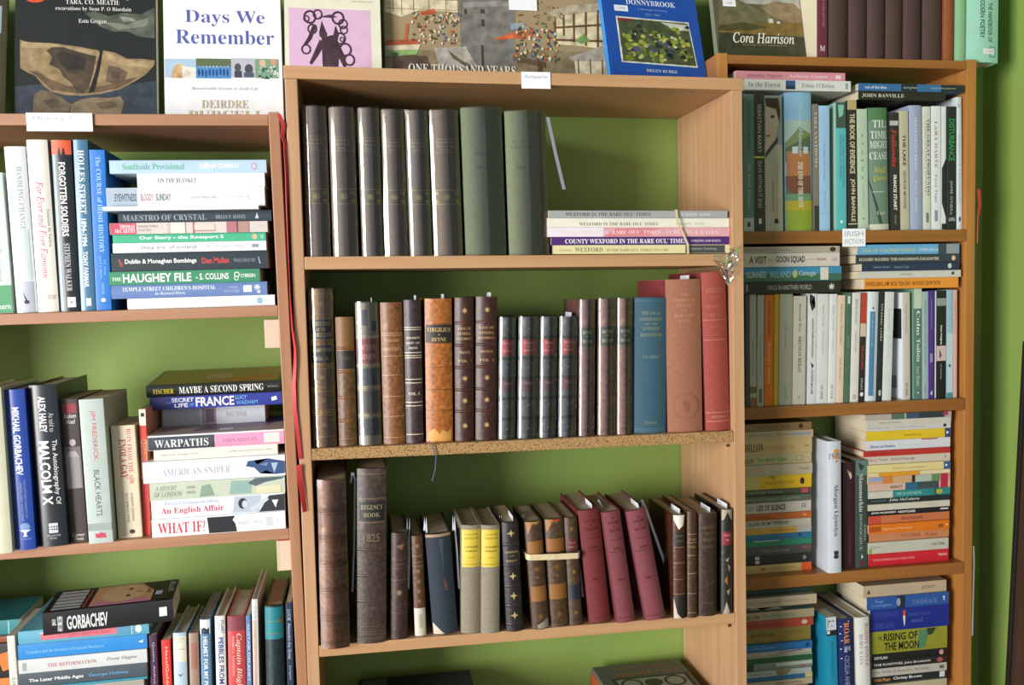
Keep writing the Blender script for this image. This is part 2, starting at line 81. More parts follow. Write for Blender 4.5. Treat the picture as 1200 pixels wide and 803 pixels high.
('S',.6247,-.272,1.2286,.0468,.2911,.18,-.0226,'cl','9a4438','red cloth volume beside the right panel, eighteenth from left, second shelf of middle bookcase',4,[('X','DEBATES','F','b46a50',.1,.13,.15,.85),('X','ON THE','F','b46a50',.15,.165,.3,.7),('X','MEMORIALS','F','b46a50',.205,.225,.12,.88),('X','TREATY','F','b46a50',.26,.28,.25,.75),('L','c0806c',.3,1),('X','SESSION','F','b46a50',.335,.35,.25,.75),('X','1921','F','b46a50',.385,.4,.35,.65),('L','c0806c',.425,1),('L','c89080',.885,1),('X','MELODIES','F','c89080',.905,.92,.2,.8),('L','c89080',.94,1)],{'side':'84343a'}),
('S',-.0801,-.2991,.8946,.0473,.29,.2,.0106,'le','8e6650','tall plastic-wrapped brown volume with red-brown lines, first from left, third shelf of middle bookcase',5,[('B','7a5442',.18),('B','7a5442',.34),('B','7a5442',.49),('B','7a5442',.65),('B','7a5442',.81),('L','4a2820',.165,1),('L','4a2820',.2,1),('L','4a2820',.325,1),('L','4a2820',.36,1),('L','4a2820',.475,1),('L','4a2820',.51,1),('L','4a2820',.635,1),('L','4a2820',.67,1),('L','4a2820',.795,1),('L','4a2820',.83,1),('L','4a2820',.96,1)],{'wrap':1}),
('S',-.0203,-.2893,.8951,.0496,.3038,.2,.0336,'le','453832','tallest dark brown volume with black title label, second from left, third shelf of middle bookcase',5,[('R','1c201c',.19,.295,.08,.92),('X','REGENCY','F','948c68',.205,.232,.12,.88),('X','BOOK','F','948c68',.25,.275,.22,.78),('X','1825','F','7a6a50',.37,.415,.22,.78),('L','6c5c48',.03,2),('L','6c5c48',.17,2.5),('L','6c5c48',.305,2.5),('B','4c3c34',.46),('B','4c3c34',.61),('B','4c3c34',.755),('L','6c5c48',.465,1),('L','6c5c48',.615,1),('L','6c5c48',.9,1),('L','6c5c48',.93,1),('L','6c5c48',.945,1),('L','6c5c48',.97,1)],{}),
('S',.0375,-.28,.894,.0291,.1876,.14,.0336,'le','3c2824','small dark maroon volume with round ornament, third from left, third shelf of middle bookcase',5,[('O','8c7c64',.56,.5,9),('L','6c5448',.25,.8),('L','6c5448',.33,.8),('L','6c5448',.44,1),('L','6c5448',.75,.8),('X','POEMS','F','6c5448',.28,.305,.2,.8),('P','7c5c44',((.1,.2),(.16,.35),(.12,.7)))],{}),
('S',.0801,-.2722,.8929,.0198,.1788,.13,-.007,'le','5a3c2a','thin worn tooled volume with white paper foot, fourth from left, third shelf of middle bookcase',5,[('R','c8c4b4',.72,1,0,1),('R','a8a490',.78,.92,.3,.6),('O','8c6c48',.1,.5,7),('O','8c6c48',.35,.5,7),('O','8c6c48',.45,.5,7),('O','8c6c48',.55,.5,7),('O','8c6c48',.65,.5,7),('L','a08060',.2,.8),('L','a08060',.26,.8),('L','a08060',.3,.8)],{}),
('S',.1122,-.2734,.8926,.044,.1795,.15,-.0498,'cl','222e3c','wide faded navy volume with chipped corner, fifth from left, third shelf of middle bookcase',5,[('P','c8bca8',((.88,.98),(.96,.7),(1,.55),(1,.98))),('P','5c4438',((.42,.4),(.5,.3),(.58,.25),(.56,.38),(.5,.42))),('R','a08468',0,.03,0,1),('P','3c4854',((.05,.5),(.2,.45),(.4,.4),(.05,.3)))],{}),
('S',.1614,-.2786,.8927,.0338,.1935,.14,.0287,'cl','8a8270','grey cloth volume with yellow title patch, sixth from left, third shelf of middle bookcase',5,[('R','d8c044',.04,.385,.01,.99),('L','8c7c20',.05,.5),('X','COLLECTED','F','8c7c24',.075,.095,.15,.85),('X','EDITION OF','F','8c7c24',.11,.13,.12,.88),('X','LAVENGRO','F','6c6020',.19,.21,.15,.85),('X','BORROW','F','6c6020',.23,.245,.2,.8),('X','1914','F','8c7c24',.29,.305,.35,.65),('L','8c7c20',.36,.8)],{}),
('S',.1959,-.2855,.8923,.0326,.1933,.14,.0287,'cl','8a8270','grey cloth volume with yellow title patch, seventh from left, third shelf of middle bookcase',5,[('R','d8c044',.04,.385,.01,.99),('L','8c7c20',.05,.5),('X','COLLECTED','F','8c7c24',.075,.095,.15,.85),('X','EDITION OF','F','8c7c24',.11,.13,.12,.88),('X','LAVENGRO','F','6c6020',.19,.21,.15,.85),('X','BORROW','F','6c6020',.23,.245,.2,.8),('X','1914','F','8c7c24',.29,.305,.35,.65),('L','8c7c20',.36,.8)],{}),
('S',.2416,-.2868,.8912,.0296,.1968,.14,-.0219,'le','282226','black ribbed volume with gilt cross ornaments, eighth from left, third shelf of middle bookcase',5,[('O','b8a46c',.1,.5,9.5),('O','b8a46c',.49,.5,9.5),('O','b8a46c',.67,.5,9.5),('O','b8a46c',.85,.5,9.5),('X','LAVENGRO','F','b8a46c',.26,.28,.1,.9),('X','AND','F','b8a46c',.3,.31,.35,.65),('X','ROMANY','F','b8a46c',.34,.36,.15,.85),('B','30282c',.2),('B','30282c',.39),('B','30282c',.58),('B','30282c',.76),('B','30282c',.93)],{}),
('S',.2886,-.2865,.8907,.0306,.1954,.13,-.0518,'le','4c3626','worn mottled brown volume with grey torn foot, ninth from left, third shelf of middle bookcase',5,[('P','a0703c',((0,.1),(.03,.3),(.02,.6),(.12,.9),(0,.95))),('R','8a5a28',.18,.3,.05,.95),('O','7c5428',.44,.5,9),('R','8a5a28',.6,.74,.05,.95),('O','7c5428',.88,.5,9),('O','7c5428',.52,.5,6),('L','50381c',.17,.8),('L','50381c',.31,.8),('L','50381c',.4,.8),('L','50381c',.58,.8),('L','50381c',.76,.8),('P','8c8478',((.9,.05),(.99,.05),(.99,.7),(.96,.75)))],{}),
('S',.3207,-.2814,.8904,.0357,.1964,.13,-.0324,'le','503a28','worn mottled brown volume with red head mark, tenth from left, third shelf of middle bookcase',5,[('P','a0703c',((0,.1),(.03,.3),(.02,.6),(.12,.9),(0,.95))),('R','8a5a28',.18,.3,.05,.95),('O','7c5428',.44,.5,9),('R','8a5a28',.6,.74,.05,.95),('O','7c5428',.88,.5,9),('O','7c5428',.52,.5,6),('L','50381c',.17,.8),('L','50381c',.31,.8),('L','50381c',.4,.8),('L','50381c',.58,.8),('L','50381c',.76,.8),('R','b03428',0,.02,.2,.6)],{}),
('S',.358,-.2796,.89,.0233,.1969,.13,-.0324,'le','4c3828','narrow worn brown volume with dark red label, eleventh from left, third shelf of middle bookcase',5,[('R','5c2428',.19,.3,.04,.96),('X','TALES','F','a88060',.22,.24,.2,.8),('X','VOL I','F','a88060',.26,.28,.2,.8),('R','1c2630',.62,.76,.04,.96),('O','8a6430',.1,.5,7),('O','8a6430',.5,.5,7),('O','8a6430',.88,.5,7)],{}),
('S',.3955,-.2786,.8896,.0394,.2084,.15,-.0869,'cl','6e2428','dark red cloth volume leaning left, twelfth from left, third shelf of middle bookcase',5,[('X','THE','F','4c1418',.05,.065,.4,.6),('X','HISTORY','F','4c1418',.085,.11,.2,.8),('X','OF','F','4c1418',.125,.14,.42,.58),('X','IRELAND','F','4c1418',.155,.18,.2,.8),('L','4c1418',.25,.8),('X','LECKY','F','4c1418',.32,.34,.3,.7),('L','4c1418',.36,.8),('X','VOL. I','F','4c1418',.6,.62,.3,.7),('L','4c1418',.955,.8)],{}),
('S',.4453,-.2884,.889,.033,.2062,.15,-.1251,'cl','76383f','faded red cloth volume leaning left, thirteenth from left, third shelf of middle bookcase',5,[('X','THE','F','4c1418',.05,.065,.4,.6),('X','HISTORY','F','4c1418',.085,.11,.2,.8),('X','OF','F','4c1418',.125,.14,.42,.58),('X','IRELAND','F','4c1418',.155,.18,.2,.8),('L','4c1418',.25,.8),('X','LECKY','F','4c1418',.32,.34,.3,.7),('L','4c1418',.36,.8),('X','VOL. I','F','4c1418',.6,.62,.3,.7),('L','4c1418',.955,.8)],{}),
('S',.4995,-.2894,.8885,.0364,.207,.15,-.1709,'cl','7a3c45','faded red cloth volume leaning farthest left, fourteenth from left, third shelf of middle bookcase',5,[('X','THE','F','4c1418',.05,.065,.4,.6),('X','HISTORY','F','4c1418',.085,.11,.2,.8),('X','OF','F','4c1418',.125,.14,.42,.58),('X','IRELAND','F','4c1418',.155,.18,.2,.8),('L','4c1418',.25,.8),('X','LECKY','F','4c1418',.32,.34,.3,.7),('L','4c1418',.36,.8),('X','VOL. I','F','4c1418',.6,.62,.3,.7),('L','4c1418',.955,.8)],{}),
('S',.5519,-.2861,.8879,.0234,.1923,.14,.0045,'le','4c2818','thin red-brown volume with pale torn head, fifteenth from left, third shelf of middle bookcase',5,[('P','e8e0d0',((0,.05),(0,.98),(.05,.95),(.14,.6),(.1,.2))),('R','262422',.17,.3,.04,.96),('X','HISTORY','F','6c6448',.19,.21,.1,.9),('X','INDIA','F','6c6448',.24,.26,.2,.8),('R','221e1c',.77,1,0,1),('P','c4b8a4',((.8,1),(.95,.75),(1,.4),(1,1))),('L','a08860',.31,.8),('L','a08860',.46,.8),('L','a08860',.62,.8),('L','a08860',.76,.8)],{}),
('S',.5779,-.2867,.8876,.0186,.1973,.14,.0106,'le','4a3020','thin dark brown volume with gilt bands, sixteenth from left, third shelf of middle bookcase',5,[('X','PLUTARCH','F','a8875c',.25,.27,.08,.92),('X','LIVES','F','a8875c',.32,.34,.15,.85),('L','a8875c',.21,1),('L','a8875c',.29,1),('L','a8875c',.41,1),('L','a8875c',.58,1),('L','a8875c',.77,1),('L','a8875c',.95,1)],{}),
('S',.5993,-.2844,.8874,.0378,.1915,.14,.0106,'le','3c2c22','wide dark brown volume with worn spine title, seventeenth from left, third shelf of middle bookcase',5,[('X','THE WORKS','F','6c5844',.12,.15,.05,.8),('X','OF LORD','F','6c5844',.18,.205,.05,.7),('X','BYRON','F','6c5844',.24,.27,.05,.75),('X','COMPLETE','F','6c5844',.31,.335,.05,.8),('X','LONDON','F','6c5844',.86,.88,.2,.8)],{}),
('S',.6462,-.2814,.8869,.0206,.1961,.14,.0106,'le','262422','thin black marbled volume with red label, eighteenth from left, third shelf of middle bookcase',5,[('R','a89c88',0,.1,0,1),('P','262422',((.02,.5),(.1,.15),(.1,.85))),('R','7c2430',.21,.34,.03,.97),('X','TOUR','F','c8988c',.235,.255,.2,.8),('X','IN','F','c8988c',.28,.3,.35,.65),('P','9c8c70',((.45,.3),(.5,.5),(.48,.7))),('P','9c8c70',((.55,.2),(.6,.35),(.52,.5))),('P','8c5c34',((.62,.5),(.68,.8),(.72,.5))),('P','9c8c70',((.75,.2),(.82,.4),(.78,.6))),('P','a89c88',((.88,.6),(1,.9),(1,.2)))],{}),
('S',.9084,-.155,1.9373,.0215,.24,.145,.0041,'hb','6a2a3c','maroon-spined book with cream side, first upright on top of right bookcase',6,[('T','MCGAHERN COLLECTED','S','b88c98',.35,.75,.3,.5),('X','M','F','e0d4d0',.9,.945,.25,.75)],{'side':'d8d0b4'}),
('S',.9333,-.155,1.9372,.0423,.24,.14,.0041,'cl','47302c','dark maroon cloth volume, leftmost of six, second upright on top of right bookcase',6,[],{}),
('S',.9781,-.155,1.937,.0378,.24,.14,.0041,'cl','47302c','dark maroon cloth volume, second of six, third upright on top of right bookcase',6,[],{}),
('S',1.0182,-.155,1.9368,.0375,.24,.14,.0041,'cl','493230','dark maroon cloth volume, third of six, fourth upright on top of right bookcase',6,[],{}),
('S',1.0583,-.155,1.9367,.0356,.24,.14,.0041,'cl','47302c','dark maroon cloth volume, fourth of six, fifth upright on top of right bookcase',6,[],{}),
('S',1.0968,-.155,1.9365,.0389,.24,.14,.0041,'cl','47302e','dark maroon cloth volume, fifth of six, sixth upright on top of right bookcase',6,[],{}),
('S',1.1398,-.155,1.9363,.0424,.24,.14,.0041,'cl','493230','dark maroon cloth volume, rightmost of six, seventh upright on top of right bookcase',6,[],{}),
('S',1.185,-.155,1.9361,.023,.24,.14,.0041,'cl','8a4a24','rusty orange-brown volume, eighth upright on top of right bookcase',6,[],{}),
('S',1.2102,-.155,1.936,.0218,.24,.14,.0041,'hb','8ab890','pale green book, ninth upright on top of right bookcase',6,[],{}),
('S',1.2333,-.155,1.9359,.0772,.24,.145,.0041,'hb','9cd0c0','large pale turquoise book overhanging the end, tenth upright on top of right bookcase',6,[('T','THE HANDBOOK OF','SB','3c5450',.5,.83,.22,.36),('T','MODERN POETRY','SB','3c5450',.45,.8,.46,.6),('R','3c5450',.865,.955,.1,.3),('R','9cd0c0',.87,.95,.12,.28),('R','e6e6ee',.885,.93,.14,.5),('X','1.99','S','8080a8',.9,.915,.2,.42)],{}),
('S',.7504,-.157,1.5989,.0219,.2665,.147,.0041,'pb','5c7a74','grey-teal paperback with faint pale lettering, first upright, top shelf of right bookcase',7,[('T','SEBASTIAN BARRY','F','3c5450',.05,.42,.3,.65),('T','The Secret Scripture','FI','a4b8b4',.5,.84,.3,.65),('R','b0bcb8',.9,1,0,1),('R','303838',.93,.965,.35,.65)],{}),
('S',.7731,-.157,1.5988,.0224,.2685,.147,-.0002,'pb','33302a','black paperback with yellow line, second upright, top shelf of right bookcase',7,[('T','SEBASTIAN BARRY','S','c8c4b8',.08,.43,.3,.65),('R','c8c040',.455,.468,0,1),('T','DAYS WITHOUT END','S','c0bcb0',.49,.83,.3,.65),('R','d8d4cc',.905,.945,.35,.6)],{}),
('S',.7964,-.157,1.5987,.0369,.264,.147,-.0045,'pb','b4b0a4',"beige paperback with man's face at head, third upright, top shelf of right bookcase",7,[('R','8a9094',0,.36,0,1),('P','c8b0a0',((.05,.95),(.05,.3),(.2,.22),(.33,.4),(.4,.6),(.42,.95))),('P','3c2824',((.02,.98),(.02,.2),(.12,.1),(.2,.15),(.1,.35),(.08,.9))),('E','42302c',.155,.55,.012,.12),('P','8c5448',((.29,.92),(.285,.7),(.3,.72),(.305,.92))),('P','3a3c3c',((.42,.98),(.3,.25),(.34,.25),(.46,.98))),('T','THE TEMPORARY GENTLEMAN','S','c89470',.5,.9,.25,.4),('T','SEBASTIAN BARRY','S','6a6860',.63,.86,.5,.62),('E','2c2c28',.925,.38,.02,.13)],{}),
('S',.8408,-.157,1.5985,.0569,.2713,.147,-.0068,'hb','8cbcdc','wide hardback with painted house and meadow, fourth upright, top shelf of right bookcase',7,[('R','a8c0b8',.2,.36,0,1),('P','54684c',((.36,.98),(.3,.5),(.3,.05),(.5,.05),(.5,.98))),('P','7a8c58',((.25,.5),(.36,.98),(.4,.98),(.3,.02))),('R','b4784c',.42,.6,.05,.95),('R','c8d0dc',.39,.44,.15,.35),('R','c8d0dc',.39,.44,.55,.75),('R','7c4c38',.6,.74,.05,.98),('P','5a7448',((.68,.98),(.76,.6),(.74,.98))),('R','6c9870',.73,.79,0,1),('R','b4a830',.78,.87,0,1),('R','90a838',.85,1,0,1),('T','Thomas Flanagan','FI','c4d4dc',.07,.46,.36,.56),('T','THE END OF THE HUNT','FB','eceae0',.5,.83,.38,.56)],{}),
('S',.8999,-.157,1.5983,.0101,.2491,.147,-.0076,'pb','7c7468','thin brown-grey paperback, fifth upright, top shelf of right bookcase',7,[('T','TARA ANATHEMA','F','c8c0b0',.06,.5,.2,.8),('R','303430',.8,1,0,1)],{}),
('S',.9108,-.157,1.5983,.0226,.246,.147,-.004,'pb','96bcdc','pale blue paperback, sixth upright, top shelf of right bookcase',7,[('T','The Small Collar of Water','S','5c80a8',.3,.6,.4,.6),('T','John Quinn','S','5c80a8',.68,.8,.4,.6),('L','6c94b8',.86,.6)],{}),
('S',.9472,-.157,1.5981,.0219,.2532,.147,-.0048,'pb','58b0b4','turquoise paperback with dark photograph at head, seventh upright, top shelf of right bookcase',7,[('R','3c5048',0,.2,0,1),('P','7cbca8',((.02,.2),(.1,.3),(.12,.7),(.02,.8))),('T','THE LOVERS OF LANCASTER','S','3c7c84',.25,.65,.2,.4),('T','WINTER IN EDEN','S','3c7c84',.25,.6,.5,.68),('E','d8ecec',.93,.5,.012,.14)],{'side':'98bca8'}),
('S',.9725,-.157,1.598,.0201,.2569,.147,-.0084,'pb','2a2822','black paperback with tan head and cream capitals, eighth upright, top shelf of right bookcase',7,[('R','b49c6c',0,.07,0,1),('T','THE BOOK OF EVIDENCE','SB','d8ccb0',.1,.56,.2,.75),('T','JOHN BANVILLE','SB','d8ccb0',.6,.93,.2,.75),('R','d8ccb0',.945,.952,0,1)],{}),
('S',.9948,-.157,1.5979,.0221,.2405,.147,-.0148,'pb','b0c4b0','mint green paperback, ninth upright, top shelf of right bookcase',7,[('T','A   T   H   E   N   A','S','5c7064',.2,.58,.4,.65),('T','John Banville','S','7c9084',.62,.8,.4,.55),('O','5c7064',.9,.5,4)],{}),
('S',1.019,-.157,1.5978,.0447,.2434,.147,-.0203,'hb','6a8474','green-grey hardback with stacked title words, tenth upright, top shelf of right bookcase',7,[('R','4c7850',0,.1,0,1),('X','TIL','F','d4dcd4',.1,.16,.1,.75),('X','TIME','F','d4dcd4',.19,.25,.05,.85),('X','MIGHT','F','d4dcd4',.27,.33,.02,.88),('X','CEASE','F','d4dcd4',.36,.42,.04,.9),('X','Niall','FI','c0b850',.48,.53,.1,.75),('X','Quinn','FI','c0b850',.55,.6,.1,.75),('P','3c4844',((.55,1),(.62,.95),(.98,.3),(.96,.5))),('R','9cb4b0',.68,.69,.2,.8),('R','c8c4b4',.95,1,0,1),('X','Cape','F','c8d0c8',.84,.88,.2,.6)],{}),
('S',1.0669,-.157,1.5976,.019,.2348,.147,-.0202,'pb','2c2a2a','black paperback with red script and white name, eleventh upright, top shelf of right bookcase',7,[('R','b4b4b0',.07,.11,0,1),('T','Faillandia','FI','d0382c',.14,.46,.25,.8),('T','FRANCIS STUART','SB','f0f0ec',.53,.83,.3,.68),('T','RAVEN ARTS','S','a0a09c',.87,.95,.4,.6)],{}),
('S',1.0886,-.157,1.5975,.0187,.2385,.147,-.0186,'pb','b8b49c','greyish cream paperback with black title, twelfth upright, top shelf of right bookcase',7,[('T','THE LAKE','SB','2c2c28',.2,.46,.32,.68),('T','GEORGE MOORE','SB','6a6a58',.5,.82,.34,.66)],{}),
('S',1.1095,-.157,1.5974,.0283,.2497,.147,-.014,'hb','9aa4c0','lavender blue hardback, thirteenth upright, top shelf of right bookcase',7,[('T','OLIVER COLLINS WILSON','F','d0d4e0',.1,.52,.42,.64),('T','Peter Moss','F','d0d4e0',.6,.85,.45,.6)],{}),
('S',1.14,-.157,1.5973,.015,.2476,.147,-.0109,'pb','c8ccc0','ivory paperback with large black title, fourteenth upright, top shelf of right bookcase',7,[('T','THE GREAT PROFUNDO','F','3c403c',.1,.72,.12,.5),('T','AND OTHER STORIES','S','b88c8c',.12,.7,.6,.8),('R','707470',.86,.94,.3,.7)],{}),
('S',1.1572,-.157,1.5972,.0208,.2487,.147,-.0079,'pb','d8dee2','white paperback with pinkish name, fifteenth upright, top shelf of right bookcase',7,[('T','LARA HARTE','F','a46c78',.12,.5,.38,.68),('T','First Time','F','7c7c8c',.55,.78,.4,.68),('R','8a8ca0',.84,.93,.35,.7)],{}),
('S',1.1793,-.157,1.5972,.0093,.2482,.147,-.0033,'pb','d4dae0','thin white and black paperback, sixteenth upright, top shelf of right bookcase',7,[('P','20222a',((.5,1),(.42,0),(.9,0),(.78,1))),('R','20222a',.95,1,0,1)],{}),
('S',1.1899,-.157,1.5971,.0219,.2484,.147,-.0024,'pb','1e2224','black paperback with green capitals, seventeenth upright, top shelf of right bookcase',7,[('R','283a34',0,1,.85,1),('T','DISTURBANCE','SB','2c8c50',.1,.44,.18,.78),('T',"JAMIE O'NEILL",'S','b0b4b4',.6,.88,.35,.7),('T','PHOENIX','S','d0d4d4',.9,.93,.1,.8)],{}),
('S',1.2141,-.157,1.597,.0127,.2675,.147,-.0144,'hb','ccd4da','pale grey hardback at the right end, eighteenth upright, top shelf of right bookcase',7,[('X','W.S.','F','8a94a4',.05,.08,.2,.8),('T','Somerset Maugham','F','9ca8bc',.28,.8,.35,.7),('E','4c505c',.92,.5,.02,.2)],{}),
('S',.7519,-.157,1.2529,.0074,.2219,.142,.0041,'pb','3c444c','thin dark slate paperback, first upright, second shelf of right bookcase',8,[],{}),
('S',.7609,-.157,1.2529,.0138,.2226,.1425,.0041,'pb','a8a69a','thin grey-beige paperback with picture foot, second upright, second shelf of right bookcase',8,[('T','ROBERT DUNBAR','F','848074',.4,.72,.35,.65),('R','6c6030',.82,.88,0,1),('R','8c5c34',.92,1,0,1)],{}),
('S',.7759,-.157,1.2529,.014,.2214,.1417,.0108,'pb','aeac9e','thin grey-beige paperback with dark foot mark, third upright, second shelf of right bookcase',8,[('T','THE STRANGER PARADE','F','848074',.35,.7,.35,.65),('R','5c645c',.84,.97,.25,.75)],{}),
('S',.7913,-.157,1.2529,.0187,.2211,.1415,.0132,'pb','d8701c','orange paperback with white slanted title, fourth upright, second shelf of right bookcase',8,[('T','EDEN LUNDEN','SB','6c3410',.06,.37,.38,.6),('T','Heroes of Louisiana','FI','f0c890',.42,.8,.3,.7)],{}),
('S',.811,-.157,1.2528,.0093,.2224,.1423,.0149,'pb','d0a424','thin yellow paperback, fifth upright, second shelf of right bookcase',8,[],{}),
('S',.8216,-.157,1.253,.028,.2221,.1422,.0171,'pb','a4a494','wide dull grey paperback, sixth upright, second shelf of right bookcase',8,[('T','THE DARK','F','7c7464',.25,.5,.45,.6),('P','8c9c84',((.8,.7),(.95,.6),(.96,.3),(.85,.4)))],{}),
('S',.8512,-.157,1.2529,.0272,.2173,.1391,.0182,'pb','cac6b8','off-white paperback with two-part black title, seventh upright, second shelf of right bookcase',8,[('T','Borstal Boy','F','4c4840',.07,.33,.4,.62),('T','BRENDAN BEHAN','F','4c4840',.37,.7,.36,.62),('E','b0a898',.93,.5,.015,.14)],{}),
('S',.883,-.157,1.2526,.0182,.2217,.1419,.0194,'pb','d6dada','white paperback with black twig drawing, eighth upright, second shelf of right bookcase',8,[('P','2c3030',((0,.9),(.03,.3),(.08,.7),(.12,.2),(.16,.6),(.08,.9))),('T','WINTERWOOD','SB','3c4040',.22,.58,.38,.6),('P','1c2020',((.62,.7),(.65,.3),(.68,.5))),('T','PATRICK McCABE','SB','3c4040',.69,.91,.38,.6)],{}),
('S',.902,-.157,1.2527,.0243,.2205,.1411,.0205,'pb','d2d4d4','white paperback with grey author name, ninth upright, second shelf of right bookcase',8,[('T','Patrick McCabe','F','8c9090',.1,.3,.4,.56),('T','The Dead School','F','9c9c9c',.34,.55,.4,.56),('T','PICADOR','F','5c6060',.83,.96,.4,.64)],{}),
('S',.9274,-.157,1.2525,.0164,.22,.1408,.0234,'pb','d8dada','narrow white paperback with grey author name, tenth upright, second shelf of right bookcase',8,[('T','Patrick McCabe','F','9ca0a0',.1,.34,.35,.6),('T','The Butcher Boy','F','a8acac',.38,.55,.35,.6),('T','PICADOR','F','7c8080',.83,.96,.35,.68)],{}),
('S',.9447,-.157,1.2525,.0163,.217,.1389,.025,'pb','d8c4ac','peach paperback with grey title, eleventh upright, second shelf of right bookcase',8,[('T','The Young Playwrights','F','7c7468',.08,.46,.35,.65),('T','Tom Murray','F','7c7468',.58,.78,.38,.65)],{}),
('S',.9628,-.157,1.2523,.0122,.2218,.1419,.0272,'pb','4c6c54','thin green paperback, twelfth upright, second shelf of right bookcase',8,[('R','c8d0c4',.03,.1,.3,.75),('T','ISLANDS','S','90a894',.4,.5,.35,.65)],{}),
('S',.9759,-.157,1.2524,.0179,.2215,.1418,.0274,'pb','d4d4cc','white paperback with red second title, thirteenth upright, second shelf of right bookcase',8,[('T','BERNIE MULLEN','S','6c6864',.06,.28,.35,.62),('T','SWEET LIES','F','b48484',.36,.54,.35,.62),('E','b45058',.95,.5,.018,.2),('E','d4d4cc',.95,.5,.011,.12)],{}),
('S',.9947,-.157,1.2522,.0125,.2211,.1415,.0275,'pb','2c2626','thin black paperback with red head, fourteenth upright, second shelf of right bookcase',8,[('R','b83c2c',0,.28,0,1),('R','c8b8a0',.28,.4,0,1),('T','THE NEW EROS','SB','b83c30',.48,.7,.3,.7),('T','SINAS','S','c8c4bc',.78,.89,.35,.7),('E','e0e0dc',.93,.5,.02,.3)],{}),
('S',1.0085,-.157,1.2525,.026,.2226,.1469,.0286,'hb','d0d8dc','white book with long blue spine panel, fifteenth upright, second shelf of right bookcase',8,[('R','4a80a8',.18,.95,.28,.72),('T','The Boyhood of Cain','S','a8c8dc',.2,.5,.42,.6),('P','3c5068',((.13,.4),(.15,.6),(.16,.45)))],{}),
('S',1.0357,-.157,1.252,.0107,.222,.1421,.029,'pb','20282a','thin black paperback with white text, sixteenth upright, second shelf of right bookcase',8,[('T','TITANIC LIVES','S','c4c8c8',.1,.45,.35,.7),('R','c8ccc8',.9,.95,.3,.7)],{}),
('S',1.0471,-.157,1.2522,.0199,.2218,.142,.0301,'pb','d0d6d4','white paperback with faint lettering, seventeenth upright, second shelf of right bookcase',8,[('T','Mother of Pearl','F','98a0a0',.15,.34,.42,.58),('T','Mary Morrissy','F','b8bcbc',.4,.62,.42,.58)],{}),
('S',1.0944,-.157,1.2515,.016,.2201,.1408,-.0086,'pb','c2beb4','pale beige paperback with black-and-white back cover, eighteenth upright, second shelf of right bookcase',8,[('T','Glenn Patterson','F','8c8880',.1,.38,.4,.62),('T','PICADOR','F','4c4c48',.84,.96,.35,.7)],{'side':'d8e0e8','sidedeco':[('sR','20262c',.45,.97,.15,.43),('sR','e8ecf0',.55,.62,.25,.3),('sR','7c8c9c',.55,.85,.78,.9)]}),
('S',1.1185,-.157,1.2514,.018,.2275,.1456,-.0072,'pb','56786c','green paperback with pale head and cream name, nineteenth upright, second shelf of right bookcase',8,[('R','b8c8b0',0,.18,0,1),('T','Colm','F','e0e4d8',.2,.42,.2,.65),('T','Toibin','F','e0e4d8',.45,.66,.2,.65),('T','Love Stories','FI','c8d4c0',.7,.88,.25,.7),('O','d8e0d0',.94,.5,4)],{'side':'6c9c88'}),
('S',1.1374,-.157,1.2513,.014,.2209,.1414,-.0073,'pb','9cb0b4','pale blue-grey paperback, twentieth upright, second shelf of right bookcase',8,[('T','JOSEPH NAUGHTIE  QUIETLY','F','5c747c',.08,.7,.35,.62),('T','FABER','S','5c747c',.86,.95,.35,.62)],{}),
('S',1.1524,-.157,1.2513,.0102,.2224,.1423,-.0022,'pb','4c3484','thin purple paperback, twenty-first upright, second shelf of right bookcase',8,[('T','Joanne Matthews','S','a898d0',.08,.35,.3,.65),('R','9888c0',.58,.66,.2,.8),('P','e0dcec',((.92,.3),(.97,.3),(.95,.7)))],{}),
('S',1.1687,-.157,1.2512,.0221,.222,.1421,-.0013,'pb','1c1e1e','black paperback with pink portrait square, twenty-second upright, second shelf of right bookcase',8,[('R','8c9490',.07,.14,0,1),('T','Sean Hughes','SB','f0f0f0',.32,.5,.4,.62),('R','c8b4ac',.51,.65,0,1),('P','4c5c88',((.54,.7),(.6,.4),(.63,.7))),('T','the detainees','S','b8bcbc',.68,.82,.42,.58)],{'side':'d8dce0'}),
('S',1.1921,-.157,1.2511,.0144,.2233,.1429,-.002,'pb','94b8cc','thin pale blue paperback, twenty-third upright, second shelf of right bookcase',8,[('R','b8ccd4',.4,1,0,1),('E','505c6c',.7,.5,.015,.2),('R','4c8c8c',.95,1,0,1)],{}),
('S',1.2078,-.157,1.251,.0085,.223,.1427,-.0045,'pb','d4aca0','very thin pink paperback at right end, twenty-fourth upright, second shelf of right bookcase',8,[('T','Robert McLiam','S','b8605c',.1,.4,.3,.7)],{}),
('S',.9194,-.1731,.9082,.0296,.2691,.15,-.0037,'hb','c6ced6','white hardback jutting out with orange numeral, first upright, middle of right bookcase third shelf',9,[('E','d89040',.075,.4,.016,.2),('E','d89040',.115,.42,.016,.16),('E','d89040',.15,.4,.01,.1),('X','1972','F','6c6c70',.09,.135,.1,.9),('T','Morgan Llywelyn','F','5c6068',.33,.72,.3,.66),('R','2c2c30',.83,.86,.3,.6),('E','2c2c30',.875,.45,.015,.18)],{'sidelines':1}),
('S',.9647,-.153,.908,.0254,.2197,.143,-.0023,'hb','3c1e22','dark maroon hardback, second upright, middle of right bookcase third shelf',9,[('P','c8b4b0',((.06,.7),(.1,.45),(.08,.4),(.13,.25),(.16,.4))),('T','THE STORYTELLER','S','6c4448',.65,.95,.4,.55)],{}),
